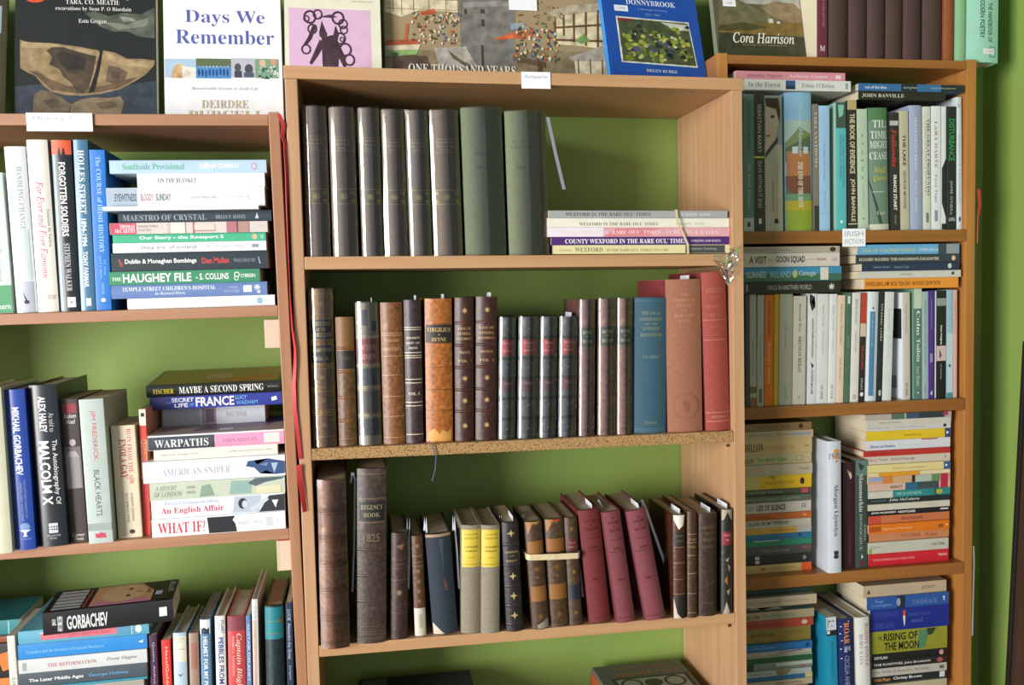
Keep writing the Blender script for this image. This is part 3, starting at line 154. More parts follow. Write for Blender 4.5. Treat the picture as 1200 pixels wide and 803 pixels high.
('S',.9913,-.153,.9079,.0255,.2235,.143,-.0013,'pb','3a4a44','dark green paperback with pale title, third upright, middle of right bookcase third shelf',9,[('R','5c7870',0,.14,0,1),('P','2c3834',((.02,.8),(.1,.6),(.06,.2))),('T','Slammerkin','F','c8ccc4',.13,.48,.35,.72),('T','EMMA','F','a8aca4',.6,.75,.12,.28),('T','DONOGHUE','F','a8aca4',.5,.84,.45,.68),('P','c8c4bc',((.87,.5),(.9,.35),(.92,.55))),('R','5c2c34',.93,.98,.2,.7)],{}),
('S',.9242,-.165,.5632,.0224,.2518,.155,-.0251,'pb','1c88a8','turquoise paperback with monochrome face, first upright, middle of right bookcase lowest shelf',10,[('R','c4ccd0',0,.11,0,1),('P','8c969c',((0,.9),(.05,.7),(.11,.9))),('E','2c3438',.035,.65,.006,.1),('E','2c3438',.035,.3,.006,.1),('P','3c484c',((.075,.6),(.07,.4),(.08,.35))),('R','1c2428',.11,.155,0,1),('R','c8d0d4',.115,.14,.65,.95),('T','Anne Haverty','S','146880',.2,.5,.3,.65)],{}),
('S',.9493,-.171,.5631,.03,.2466,.161,-.0257,'hb','1f2c5c','navy hardback with orange capitals and dots, second upright, middle of right bookcase lowest shelf',10,[('T','ROAR','FB','e08c54',.03,.21,.25,.65),('T','THIRTY','SB','d0d4e0',.23,.27,.2,.4),('T','STORIES','SB','d0d4e0',.23,.28,.45,.65),('T','CECELIA AHERN','S','8c98b8',.31,.62,.3,.65),('E','d8dce8',.02,.3,.004,.06),('E','d8dce8',.06,.85,.004,.06),('E','d8dce8',.12,.9,.004,.06),('E','d8dce8',.18,.8,.004,.06),('E','d8dce8',.25,.88,.004,.06),('E','d8dce8',.33,.85,.004,.06)],{}),
('S',.9872,-.171,.5629,.0302,.247,.161,-.0265,'hb','d4d6d0','white hardback with red and grey title, third upright, middle of right bookcase lowest shelf',10,[('T','RODDY DOYLE','F','b06878',.05,.42,.12,.38),('T','RORY & ITA','F','8c8c90',.14,.4,.55,.78)],{}),
('K',-.1362,-.2706,1.4802,.0178,.2336,.1495,-.0052,'hb','eef1f1','white book with barely visible lettering, twelfth from top in upper stack of left bookcase',11,[('T','ONE EYE ON THE FIRST','F','d0d6d6',.18,.5,.35,.68),('T','A.P. WALTERS','F','d4d8da',.53,.7,.35,.68),('E','8fb8d8',.895,.5,.02,.3),('T','ab','S','b4d0c4',.92,.945,.4,.6)],{}),
('K',-.1479,-.2698,1.4983,.022,.246,.1574,-.0052,'hb','6d88bc','periwinkle blue book with white hospital title, eleventh from top in upper stack of left bookcase',11,[('T',"TEMPLE STREET CHILDREN'S HOSPITAL",'F','f0f4fa',.07,.665,.16,.46),('T','An Illustrated History','FI','eef2fa',.27,.47,.56,.84),('T','BARRY','F','aebfe0',.75,.81,.25,.44),('T','KENNERK','F','aebfe0',.72,.82,.56,.76),('R','f4f8fc',.845,.9,.25,.75),('O','eef2fa',.935,.4,9),('O','eef2fa',.945,.75,6)],{}),
('K',-.1588,-.2694,1.5205,.0215,.2374,.1519,-.0052,'pb','3c8e68','green book with large white capitals, tenth from top in upper stack of left bookcase',11,[('T','THE','F','ffffff',.02,.08,.42,.68),('T','HAUGHEY FILE','SB','ffffff',.09,.54,.16,.84),('T','- S. COLLINS','SB','e8f0ea',.57,.79,.25,.75),('E','d8ece0',.845,.4,.02,.22),('E','3c8e68',.845,.4,.013,.14),('E','d8ece0',.84,.7,.016,.18),('E','3c8e68',.84,.7,.01,.11),('T',"O'BRIEN",'SB','e8f0ea',.87,.97,.35,.65)],{}),
('K',-.1459,-.2684,1.5424,.03,.2458,.1573,-.0052,'pb','2a3840','thick worn black book with white title, ninth from top in upper stack of left bookcase',11,[('T','The','SB','d84a44',.045,.07,.35,.75),('T','Dublin & Monaghan Bombings','SB','f4f6f6',.085,.54,.34,.66),('T','Don Mullan','SB','d8504a',.575,.75,.34,.66),('T','WOLFHOUND','F','8c98a0',.78,.92,.42,.62),('P','b8c8cc',((.94,.35),(.945,.35),(.955,.7),(.95,.75)))],{}),
('K',-.1465,-.2698,1.5726,.0156,.2415,.1545,-.0052,'pb','f2f3f5','white book with lowercase lavender grey title, eighth from top in upper stack of left bookcase',11,[('T','they are of ireland...','S','6c6678',.18,.57,.28,.78),('T','BY DECLAN LYNCH','S','a6a6b0',.61,.86,.35,.62),('R','8e96a0',.905,.95,.3,.68)],{}),
('K',-.1468,-.2685,1.5886,.0135,.2409,.1542,-.0052,'pb','46b48c','green book with bold white title, seventh from top in upper stack of left bookcase',11,[('T','Our Story - the Rossport 5','SB','ffffff',.17,.72,.2,.72),('E','d8b890',.925,.5,.017,.35),('R','8ad0b4',.965,.985,.25,.75)],{}),
('K',-.1427,-.2748,1.6024,.0181,.2471,.1581,-.0052,'pb','d6ccc6','greyish pink book with red left end, sixth from top in upper stack of left bookcase',11,[('R','cc4c62',0,.165,0,1),('T','THOMAS','F','ffffff',.06,.155,.15,.48),('T','McCARTHY','F','ffffff',.03,.16,.52,.88),('T','MERCHANT PRINCE','S','a8a29c',.175,.3,.2,.42),('T','POETRY','S','a8a29c',.175,.26,.55,.78),('R','c9b6ae',.36,.38,0,1),('R','e6ddd2',.38,.47,0,1),('R','b98c90',.47,.475,0,1),('R','b4656e',.52,.53,0,1),('R','dccfc4',.53,.66,.2,.75),('R','b98080',.53,.66,.75,.85),('R','b4757e',.735,.8,0,1),('R','5c4a48',.8,.81,0,1),('R','b08c82',.81,.88,0,1),('T','ANVIL','S','f4f0ee',.9,.97,.35,.6)],{}),
('K',-.136,-.2717,1.6208,.0183,.2412,.1544,-.0052,'hb','3a4650','dark slate book with pale serif title, fifth from top in upper stack of left bookcase',11,[('T','MAESTRO OF CRYSTAL','F','98a6b0',.03,.57,.3,.82),('T','BRIAN F. HAVEL','F','98a6b0',.63,.83,.4,.75),('P','c4ccd0',((.89,.75),(.905,.2),(.91,.5),(.915,.75)))],{}),
('K',-.1549,-.286,1.6394,.0067,.2411,.1543,-.0052,'pb','e6eef4','very thin white pamphlet, fourth from top in upper stack of left bookcase',11,[],{}),
('K',-.1458,-.2684,1.6464,.0314,.248,.1587,-.0052,'pb','eef2f2','white book with grey-blue left end, third from top in upper stack of left bookcase',11,[('R','a9bac8',0,.19,0,1),('T','EYEWITNESS','SB','4c5664',.05,.185,.3,.7),('T','BLOODY','SB','b88f98',.21,.29,.3,.7),('T','SUNDAY','SB','7a8290',.305,.4,.3,.7),('T','DON MULLAN','S','9aa0a8',.53,.69,.45,.6),('T','WOLFHOUND','S','c4c8cc',.73,.87,.45,.58),('P','c8bcc8',((.885,.4),(.89,.4),(.9,.65),(.895,.7)))],{}),
('K',-.1447,-.2705,1.6781,.0222,.2006,.1284,-.0052,'pb','f0f3f2','short white book with dark serif title, second from top in upper stack of left bookcase',11,[('T','ON THE BLANKET','F','4a4f58',.16,.46,.34,.68),('T','Tim','S','c8c8c8',.87,.9,.4,.6)],{}),
('K',-.1412,-.2687,1.7007,.0212,.2458,.1573,-.0052,'pb','b4d0e8','pale blue book with green title, first from top in upper stack of left bookcase',11,[('T','Southside Provisional','F','5fae86',.08,.47,.22,.72),('T','KIERAN CONWAY','SB','ffffff',.57,.83,.25,.65),('E','d88a98',.92,.5,.018,.3),('E','b4d0e8',.92,.5,.012,.2)],{}),
('K',-.1324,-.2782,1.1023,.0296,.2147,.1374,-.0052,'pb','f2f4f6','white book with bold red question title, ninth from top, middle stack of left bookcase',12,[('T','WHAT IF?','FB','d02c44',.045,.395,.2,.84),('P','1e2028',((.41,.05),(.62,.05),(.6,.3),(.62,.5),(.63,.98),(.42,.98))),('T','ROBERT COWLEY','F','c0c4ca',.64,.83,.4,.6),('R','ccd4d8',.85,.9,.25,.8),('T','a','S','c4c8cc',.93,.95,.4,.6)],{}),
('K',-.1321,-.2757,1.1323,.031,.2148,.1375,-.0052,'pb','dde6f0','pale white-blue book with red title and photograph, eighth from top, middle stack of left bookcase',12,[('T','Richard Davenport-Hines','S','9ca8bc',.1,.5,.1,.34),('T','An English Affair','FB','d83a54',.07,.535,.42,.84),('P','b4c0d0',((.6,.95),(.62,.05),(.82,.05),(.8,.95))),('P','2c3238',((.8,.98),(.88,.1),(1,.05),(1,.98))),('E','2c3038',.68,.45,.035,.3),('E','c8d0d8',.695,.5,.022,.22),('P','c8d0da',((.72,.75),(.86,.2),(.88,.3),(.76,.95))),('P','e8eef0',((.9,.35),(.95,.35),(.935,.6),(.93,.8),(.915,.6)))],{}),
('K',-.1308,-.2773,1.1636,.0288,.2171,.1389,-.0052,'pb','c2ccb8','pale green-grey book with two-line italic title, seventh from top, middle stack of left bookcase',12,[('T','A HISTORY','FI','7c8a80',.04,.2,.18,.45),('T','OF LONDON','FI','7c8a80',.03,.235,.52,.82),('T','STEPHEN','S','8a9488',.27,.33,.25,.42),('T','INWOOD','S','8a9488',.27,.33,.55,.72),('P','86a08e',((.36,.95),(.38,.3),(.44,.2),(.47,.9))),('P','8fb0a8',((.58,.9),(.6,.1),(.75,.15),(.74,.9))),('P','50646a',((.72,.3),(.78,.02),(1,.02),(.98,.15),(.85,.3),(.78,.5))),('R','d8d4b4',.78,.97,.5,.95)],{}),
('K',-.1296,-.2752,1.1927,.0351,.2278,.1458,-.0052,'pb','f0f2f4','thick white book with prone soldier picture, sixth from top, middle stack of left bookcase',12,[('T','AMERICAN SNIPER','F','a2aebc',.13,.61,.36,.7),('T','CHRIS','S','d8ccd0',.65,.72,.3,.48),('T','KYLE','S','d8ccd0',.65,.72,.52,.68),('P','33507e',((.72,.45),(.735,.2),(.78,.18),(.8,.4),(.88,.12),(.93,.2),(1,.3),(1,.9),(.93,.92),(.86,.7),(.82,.85),(.78,.55))),('P','a8bcd4',((.9,.35),(.95,.35),(.92,.85))),('P','6c8ab4',((.82,.4),(.88,.3),(.87,.5)))],{}),
('K',-.1414,-.268,1.228,.0182,.1994,.1276,-.0052,'pb','e6e0d4','thin cream book with tiny lettering, fifth from top, middle stack of left bookcase',12,[('T','Hope Street  Abridged Tower','S','6c645a',.05,.36,.42,.6),('T','JUNIPER PRESS LONDON AND DUBLIN','S','8c8478',.6,.95,.42,.58)],{}),
('K',-.1296,-.275,1.2466,.0243,.2185,.245,-.0052,'hb','f0eff0','hardback half slate, half pink on spine, fourth from top, middle stack of left bookcase',12,[('R','3c4750',0,.485,.1,.98),('R','ec9cc0',.485,1,.1,.98),('T','WARPATHS','F','f4f4f4',.05,.44,.3,.82),('T','JOHN KEEGAN','F','a07890',.54,.8,.42,.68),('R','efe8dc',.85,.965,.18,.85),('T','25','S','c8ccb8',.88,.93,.35,.7),('cR','b4aaa2',.04,.98,.02,.98),('cP','8a7488',((.1,.3),(.2,.85),(.6,.95),(.7,.5),(.4,.35))),('cP','38408c',((.35,.7),(.4,.98),(.7,.98),(.7,.75))),('cR','e8e8ea',.1,.2,.5,.6)],{}),
('K',-.1698,-.17,1.2709,.0347,.1751,.11,-.0052,'pb','c6ccd2','short pale grey book set back, third from top, middle stack of left bookcase',12,[('R','8c7c80',.38,.52,0,1),('R','5a4a5a',.42,.5,.2,.9),('T','PAST TENSE','F','a8a8a0',.62,.82,.4,.65)],{}),
('K',-.1365,-.21,1.3061,.0217,.2197,.14,-.0052,'pb','2a3494','deep blue book with big white word, second from top, middle stack of left bookcase',12,[('R','232a70',0,.15,0,1),('T','THE','S','7a90d0',.12,.155,.4,.55),('T','SECRET','SB','e4e8f0',.165,.33,.12,.45),('T','LIFE','SB','e4e8f0',.185,.285,.55,.88),('T','OF','SB','5a9ae0',.295,.33,.58,.82),('T','FRANCE','SB','f4f4f6',.345,.635,.12,.88),('T','LUCY','SB','6cb4e8',.645,.735,.12,.44),('T','WADHAM','SB','5ca8e4',.65,.815,.54,.86),('P','eef0f4',((.92,.4),(.96,.3),(.965,.6),(.925,.7)))],{}),
('K',-.1372,-.21,1.3281,.0196,.2237,.16,-.0052,'hb','1e2222','black hardback with olive picture cover, first from top, middle stack of left bookcase',12,[('T','FISCHER','F','d8c43c',.05,.2,.3,.72),('T','MAYBE A SECOND SPRING','F','f4f4ee',.24,.87,.18,.78),('T','CROSSROAD','S','9aa0a0',.9,.98,.4,.55),('cR','8c8a3c',.04,.96,.03,.97),('cP','a8742c',((.05,.45),(.05,.7),(.35,.95),(.5,.85))),('cR','a49c6c',.3,.6,.4,.6)],{'pitch':4.5}),
('K',-.3699,-.268,.7229,.0348,.1937,.13,-.0052,'pb','8c8474','plain beige book low in lowest stack of left bookcase, below the picture edge',13,[],{}),
('K',-.3713,-.268,.7579,.0348,.1924,.13,-.0052,'pb','5c6068','plain slate book low in lowest stack of left bookcase, below the picture edge',13,[],{}),
('K',-.3726,-.268,.7928,.0348,.191,.13,-.0052,'pb','7c5c4c','plain brown book low in lowest stack of left bookcase, below the picture edge',13,[],{}),
('K',-.3739,-.268,.8278,.0348,.1897,.13,-.0052,'pb','a09c90','plain pale grey book low in lowest stack of left bookcase, below the picture edge',13,[],{}),
('K',-.3667,-.2749,.8628,.004,.1999,.13,-.0052,'pb','2f8aa0','teal book at the lower picture edge, sixth from top, lowest stack of left bookcase',13,[],{}),
('K',-.3667,-.2735,.8672,.0227,.1993,.13,-.0052,'pb','46525c','slate grey book with white and blue title, fifth from top, lowest stack of left bookcase',13,[('T','The Later Middle Ages','SB','e0e4e4',.08,.5,.4,.72),('T','George Holmes','SB','5a94c8',.54,.85,.4,.72)],{}),
('K',-.3657,-.273,.8902,.0227,.1992,.13,-.0052,'pb','cdd2d2','white book with red serif title, fourth from top, lowest stack of left bookcase',13,[('T','THE REFORMATION','F','b8646c',.22,.6,.4,.68),('T','Penny Higgins','FI','6c7070',.68,.92,.35,.65),('R','9aa2a2',.03,.06,.2,.8)],{}),
('K',-.3656,-.2686,.9132,.0234,.2003,.13,-.0052,'pb','2a88d0','bright blue book with fine white title, third from top, lowest stack of left bookcase',13,[('T','Crusaders and the formation of Industrial Revolution','S','8cc8f0',.06,.66,.42,.66),('P','e8f0f4',((.93,.5),(.97,.38),(.965,.6)))],{}),
('K',-.3616,-.2696,.9369,.0219,.2027,.17,-.0052,'hb','62a8c0','blue-green book with pink spine panel, second from top, lowest stack of left bookcase',13,[('R','d8707e',.17,.75,.25,.75),('R','e8e4e4',.165,.755,.2,.25),('T','OLD TIMES OPENED IN TURN','S','b0485c',.3,.7,.4,.6),('R','5a98b8',.76,.85,.2,.85),('R','d8eef0',.865,.87,0,1),('E','f0ece8',.92,.5,.025,.32),('cP','d8707e',((.15,.2),(.4,.3),(.15,.4)))],{}),
('K',-.3193,-.28,.9593,.0366,.1978,.11,-.0052,'pb','1b1b1f','thick black paperback with face on cover, first from top, lowest stack of left bookcase',13,[('T','GAIL','SB','e0e4e4',.07,.1,.3,.6),('T','SHEEHY','SB','e0e4e4',.11,.15,.2,.9),('T','GORBACHEV','SB','e8ecec',.18,.49,.22,.86),('R','e8ecec',.89,.95,.3,.72),('cR','c4c8cc',.08,.92,.05,.27),('cR','1b1b1f',.16,.2,.05,.27),('cR','1b1b1f',.3,.33,.05,.27),('cR','1b1b1f',.46,.49,.05,.27),('cR','1b1b1f',.62,.65,.05,.27),('cR','1b1b1f',.78,.81,.05,.27),('cR','a83848',.05,.9,.29,.31),('cR','d8a878',.06,.95,.34,.82),('cR','d88ca8',.05,.25,.36,.8),('cE','e4c094',.55,.58,.4,.18),('cE','5c3c30',.4,.62,.05,.02),('cE','5c3c30',.72,.62,.05,.02),('cP','9c5c48',((.52,.68),(.58,.68),(.56,.74))),('cR','a85850',.45,.65,.765,.785),('cP','1b1b1f',((.4,.86),(.95,.7),(.98,.97),(.05,.97),(.05,.86))),('cR','c8ccf0',.3,.48,.84,.895),('cX','LETTER',.94,.98,'c8ccd0','S',.4,.9)],{'yaw':-5}),
('K',.6718,-.2719,1.5538,.0154,.3282,.2,.0106,'pb','e0d8a4','pale yellow book with dark right end, fifth from top in rubber-banded stack of middle bookcase',14,[('R','4a4a48',.74,.97,.05,.98),('T','County','F','a89c74',.03,.1,.4,.75),('T','WEXFORD','F','7a785c',.115,.27,.25,.78),('T',"IN THE RARE OUL' TIMES 1950-1980",'F','9a9470',.29,.64,.42,.75),('T','Nicholas Furlong','F','b8b4a8',.76,.92,.35,.65)],{}),
('K',.6718,-.2674,1.5694,.0142,.3315,.2,.0106,'pb','4c2a70','purple book with bold white title, fourth from top in rubber-banded stack of middle bookcase',14,[('T',"COUNTY WEXFORD IN THE RARE OUL' TIMES",'FB','f6f4f8',.075,.755,.2,.8),('T','FURLONG AND HAYES','F','e4dcec',.78,.95,.35,.65)],{}),
('K',.6718,-.272,1.5839,.0163,.3391,.2,.0106,'pb','dea4ac','pink and white mottled book, third from top in rubber-banded stack of middle bookcase',14,[('R','e8e0e8',0,.3,0,1),('P','d8808c',((.3,.95),(.37,.1),(.6,.05),(.55,.9))),('T',"WEXFORD IN THE RARE OUL' TIMES - FURLONG & HAYES",'F','eed8dc',.06,.93,.28,.72)],{}),
('K',.6718,-.2687,1.6005,.0166,.3387,.2,.0106,'pb','e6e4d4','cream book with small grey serif title, second from top in rubber-banded stack of middle bookcase',14,[('T',"WEXFORD IN THE RARE OUL' TIMES",'F','6a6a60',.17,.6,.45,.8),('T','FURLONG - HAYES','F','b8b4a0',.7,.86,.5,.75)],{}),
('K',.6674,-.2721,1.6175,.0126,.3317,.2,.0106,'pb','a2a6a6','grey book with black serif title, first from top in rubber-banded stack of middle bookcase',14,[('T',"WEXFORD IN THE RARE OUL' TIMES",'F','4a4e50',.09,.56,.25,.75),('T','FURLONG - HAYES','F','e8e8e4',.735,.9,.35,.7)],{}),
('K',.973,-.166,1.8703,.0202,.2217,.13,.0041,'pb','d0d2d0','white paperback with blue picture square, second lying across left books, top shelf of right bookcase',15,[('T','In the Forest','F','7c7c7c',.03,.33,.25,.7),('R','2c5484',.38,.47,.05,.9),('R','1c3050',.38,.47,.55,.9),('T',"Edna O'Brien",'F','8c8c8c',.53,.84,.28,.7),('R','7c98a0',.95,.97,.2,.8)],{}),
('K',.9647,-.1599,1.8908,.0169,.2297,.125,.0041,'pb','d08c98','pink paperback with slanted lettering, first lying across left books, top shelf of right bookcase',15,[('T','Identity Papers','FI','8c5460',.1,.42,.3,.75),('T','Anthony Cronin','FI','f0dce0',.47,.83,.3,.75),('R','e8c8cc',.91,.96,.3,.7)],{}),
('K',1.181,-.1645,1.8547,.0173,.1906,.12,.0041,'pb','23211f','flat black paperback with pale name, second lying across right books, top shelf of right bookcase',15,[('T','JOHN BANVILLE','F','d0ccc4',.04,.52,.3,.75)],{}),
('K',1.222,-.1645,1.8722,.0143,.2316,.12,.0041,'pb','35689c','flat blue and black paperback, first lying across right books, top shelf of right bookcase',15,[('R','20242a',.4,.55,0,1),('R','20242a',.78,1,0,1),('T','out of the blue','SB','c8d4e4',.06,.26,.3,.7),('T','saul green','S','b8c0c8',.42,.55,.3,.7),('T','sequential patterns','S','b0c4a8',.68,.92,.35,.65)],{}),
('K',.9533,-.1611,1.4752,.0241,.2155,.13,.0041,'pb','272422','black book with outlined title capitals, fourth from top, left flat pile of right bookcase',16,[('T','ONCE IN ANOTHER WORLD','S','b0aca4',.28,.71,.3,.7),('R','8c9494',.07,.085,.2,.8),('O','d8d4cc',.91,.5,11)],{}),
('K',.9548,-.1619,1.4996,.0282,.217,.125,.0041,'pb','3a84b0','blue over green book with pale sticker, third from top, left flat pile of right bookcase',16,[('R','3a6450',0,1,.5,1),('T','GUINNESS','SB','a8c4c8',.07,.26,.3,.75),('T','IRELAND','S','98bcc0',.3,.5,.3,.75),('E','b8b878',.54,.5,.025,.28),('T','Carnegie','FI','c8d4d0',.58,.75,.28,.72),('R','ccc8bc',.79,.87,.05,.95)],{}),
('K',.9488,-.166,1.5281,.0265,.2126,.125,.0041,'pb','c8c2b8','off-white book with black condensed title, second from top, left flat pile of right bookcase',16,[('T','A VISIT','SB','2c2824',.1,.27,.2,.75),('T','from the','S','a09890',.285,.34,.35,.6),('T','GOON SQUAD','SB','2c2824',.36,.65,.2,.78),('T','JENNIFER','S','a8a098',.67,.76,.42,.55),('T','EGAN','SB','a85c54',.77,.86,.38,.58),('R','b0aaa4',.92,.97,.4,.65)],{}),
('K',.9515,-.1613,1.5549,.0131,.2131,.12,.0041,'pb','a8a090','thin beige book, first from top, left flat pile of right bookcase',16,[('T','JOHN F. DEANE  Free Range','F','6c6458',.05,.5,.35,.65),('E','2c2c28',.93,.5,.03,.35)],{}),
('K',1.2125,-.1642,1.4791,.0212,.209,.125,.0041,'pb','e09038','orange book with upside-down dark lettering, fifth from top, right flat pile of right bookcase',16,[('T','ROLAND DIXON  NOVEL FOR MY PARTISAN','SB','8c4c18',.02,.8,.3,.72)],{'flip':1}),
('K',1.2189,-.1633,1.5006,.0142,.2278,.125,.0041,'pb','c8c8c0','thin white book, fourth from top, right flat pile of right bookcase',16,[('T','THE GUESTS','S','7c7c78',.4,.52,.35,.65),('E','3c4048',.92,.45,.015,.25)],{}),
('K',1.2125,-.1666,1.5151,.0153,.216,.12,.0041,'pb','283450','navy book with small pale title, third from top, right flat pile of right bookcase',16,[('T','Patrick Quinn','S','98a8c4',.12,.28,.35,.65),('T',"Seaman's Tales",'S','98a8c4',.33,.48,.35,.65),('E','c8ccd0',.9,.45,.02,.35)],{}),
('K',1.2171,-.1614,1.5308,.0172,.2305,.12,.0041,'pb','343c48','dark slate book with cream capitals, second from top, right flat pile of right bookcase',16,[('T',"SCOOBY ROGERS: THE HANGMAN'S DAUGHTER",'SB','c8c4b0',.03,.8,.35,.72),('E','d8b898',.94,.5,.02,.3)],{}),
('K',1.2147,-.1632,1.5483,.0199,.2254,.125,.0041,'pb','64a4d0','light blue book with yellow title, first from top, right flat pile of right bookcase',16,[('T','TALES OF CHILDREN MISSING','S','c8c870',.03,.56,.4,.75),('T','OWEN GALLAGHER','S','e0e8ec',.6,.86,.4,.7),('R','3c4448',.79,.87,0,1),('R','909498',.88,.98,0,1)],{}),
('K',.8994,-.1412,.9082,.0168,.1578,.101,.0041,'pb','c0a468','sand paperback with orange-red end, seventeenth from top, left stack, third shelf, right bookcase',17,[('R','d8582c',.86,1,0,1),('R','c86038',.3,.36,.3,.7),('T','Longing in Silence','S','988450',.42,.78,.35,.6)],{}),
('K',.8992,-.1417,.9253,.0212,.1576,.1009,.0041,'pb','26282a','black paperback with white blocks, sixteenth from top, left stack, third shelf, right bookcase',17,[('R','c8c8c4',.22,.28,.15,.45),('R','c8c8c4',.22,.28,.55,.85),('E','7c8484',.9,.5,.025,.22)],{}),
('K',.8971,-.1459,.9468,.0176,.1571,.1006,.0041,'pb','4c4c4c','dark grey paperback, fifteenth from top, left stack, third shelf, right bookcase',17,[('T','The Irish Hotel Summer','S','98948c',.3,.7,.3,.7),('R','7c4c54',.87,.97,.1,.5)],{}),
('K',.8974,-.1455,.9647,.0122,.1571,.1005,.0041,'pb','2c8464','green paperback with white edge, fourteenth from top, left stack, third shelf, right bookcase',17,[('R','c8ccc0',.2,.55,0,.14)],{}),
('K',.8967,-.1468,.9773,.0126,.1569,.1004,.0041,'pb','2c6c94','blue paperback, thirteenth from top, left stack, third shelf, right bookcase',17,[('E','1c4058',.84,.4,.02,.3)],{}),
('K',.8966,-.147,.9901,.0127,.1568,.1004,.0041,'pb','c89c44','mustard paperback with bluish end, twelfth from top, left stack, third shelf, right bookcase',17,[('T','John B. Keane','S','6c5418',.45,.78,.3,.7),('R','a8a8ac',.8,1,0,1)],{}),
('K',.8955,-.1475,1.0032,.0152,.1558,.0997,.0041,'pb','b8b4a4','pale paperback with grey capitals, eleventh from top, left stack, third shelf, right bookcase',17,[('T','CALDER FROM TIPPERARY','SB','4c4840',.1,.7,.15,.65)],{}),
('K',.8973,-.1459,1.0187,.0131,.1568,.1003,.0041,'pb','b8602c','orange paperback, tenth from top, left stack, third shelf, right bookcase',17,[('T','THE VANISHING TRIANGLE','S','7c3818',.1,.42,.3,.7),('R','d8a078',.88,.93,.35,.6)],{}),
('K',.8976,-.1438,1.0321,.0225,.1559,.0998,.0041,'pb','c4beb0','white paperback with heavy black capitals, ninth from top, left stack, third shelf, right bookcase',17,[('T','LIES OF SILENCE','SB','201c1c',.24,.64,.25,.78),('R','a8a49c',.08,.2,.3,.75),('R','5c5c5c',.87,.92,.3,.65),('R','c4beb0',.88,.91,.36,.58)],{}),
('K',.8963,-.148,1.0549,.013,.1564,.1001,.0041,'pb','586454','green-grey paperback, eighth from top, left stack, third shelf, right bookcase',17,[('T',"FRANK O'CONNOR COLLECTION",'S','98a890',.08,.85,.3,.7)],{}),
('K',.8989,-.1433,1.0682,.013,.1568,.1003,.0041,'pb','4c503c','dark olive paperback with pink mark, seventh from top, left stack, third shelf, right bookcase',17,[('T','SHORT STORIES OF IRELAND','S','a8a890',.1,.6,.3,.7),('R','b84c5c',.86,.95,.1,.9)],{}),
('K',.8978,-.1456,1.0816,.0272,.1564,.1001,.0041,'pb','d8b020','bright yellow paperback, sixth from top, left stack, third shelf, right bookcase',17,[('R','c8b868',0,.3,0,1),('P','7c8c38',((.4,.02),(.5,.02),(.48,.3))),('T','MODERN IRISH POEMS','S','a0842c',.36,.76,.45,.65),('E','2c2418',.87,.5,.03,.26)],{}),
('K',.8996,-.1458,1.1091,.0219,.1582,.1012,.0041,'pb','b8ac90','plain beige paperback, fifth from top, left stack, third shelf, right bookcase',17,[('R','c8a078',0,.3,.35,.55),('T','Penguin','S','605848',.82,.96,.35,.62)],{}),
('K',.8997,-.1423,1.1313,.0204,.1565,.1002,.0041,'pb','b8ac84','tan paperback with green title, fourth from top, left stack, third shelf, right bookcase',17,[('T','DILLON','FB','241c14',.05,.2,.35,.8),('T','The Bitter Glass','SB','4c9c40',.24,.66,.3,.7),('E','98906c',.83,.5,.06,.3),('E','b8ac84',.83,.5,.045,.22)],{}),
('K',.8995,-.1446,1.152,.032,.1571,.1005,.0041,'pb','c0a878','thick tan paperback with black capitals, third from top, left stack, third shelf, right bookcase',17,[('T','DILLON','FB','241c14',.08,.33,.3,.8),('T','Across the Bitter Sea','S','c08c48',.36,.75,.4,.7),('R','6c6450',.9,.95,.5,.56)],{}),
('K',.9017,-.1458,1.1843,.0147,.1597,.1022,.0041,'pb','b8a888','beige paperback with grey lettering, second from top, left stack, third shelf, right bookcase',17,[('T','COMPTON MACKENZIE','S','887858',.1,.45,.3,.7),('T','Whisky Tales','S','a06848',.48,.68,.25,.75),('R','9098a0',.68,.97,.3,.7)],{}),
('K',.8987,-.1446,1.1993,.0156,.156,.0998,.0041,'pb','8c7048','tan paperback with black logo, first from top, left stack, third shelf, right bookcase',17,[('T','MARY LAVIN  TALES','S','4c3c28',.25,.7,.3,.7),('E','2c2420',.85,.5,.03,.32)],{}),
('K',1.2034,-.1511,.907,.0271,.1822,.1166,.0041,'pb','c42430','thick red paperback at the bottom, twentieth from top, right stack, third shelf, right bookcase',18,[('T','THE ROADMENDER AND OTHER STORIES','S','e8a8a8',.05,.57,.45,.62),('T','PENGUIN','S','f0d8d4',.87,.98,.35,.55)],{}),
('K',1.2,-.1556,.9344,.023,.1816,.1162,.0041,'pb','bcbcac','ivory paperback with dark small name, nineteenth from top, right stack, third shelf, right bookcase',18,[('T','Colm Toibin','F','3c3c38',.78,.95,.3,.6),('T','Brooklyn','F','7c8460',.03,.15,.3,.5),('R','8c9c4c',0,.04,.5,1)],{}),
('K',1.2055,-.1492,.9576,.0183,.1832,.1172,.0041,'pb','c08058','brownish salmon paperback, eighteenth from top, right stack, third shelf, right bookcase',18,[('T','THE MATCHMAKER','S','8c4c30',.4,.64,.3,.7),('T','A tale','S','8c4c30',.7,.85,.25,.75)],{}),
('K',1.2015,-.1558,.9762,.0188,.1833,.1173,.0041,'pb','d8741c','bright orange paperback, seventeenth from top, right stack, third shelf, right bookcase',18,[('R','a8501c',0,.15,.2,.8),('T','Night Lines of Pollen Street','S','f0d0a0',.17,.54,.4,.7),('R','8c4820',.86,.92,.4,.75),('P','f0e8d8',((.95,.5),(.97,.4),(.98,.6)))],{}),
('K',1.2051,-.1508,.9953,.0164,.1838,.1176,.0041,'pb','c07048','salmon paperback with orange-red end, sixteenth from top, right stack, third shelf, right bookcase',18,[('R','c04c38',0,.15,0,1),('T',"SEAN O'FAOLAIN",'SB','7c3c28',.4,.66,.3,.7)],{}),
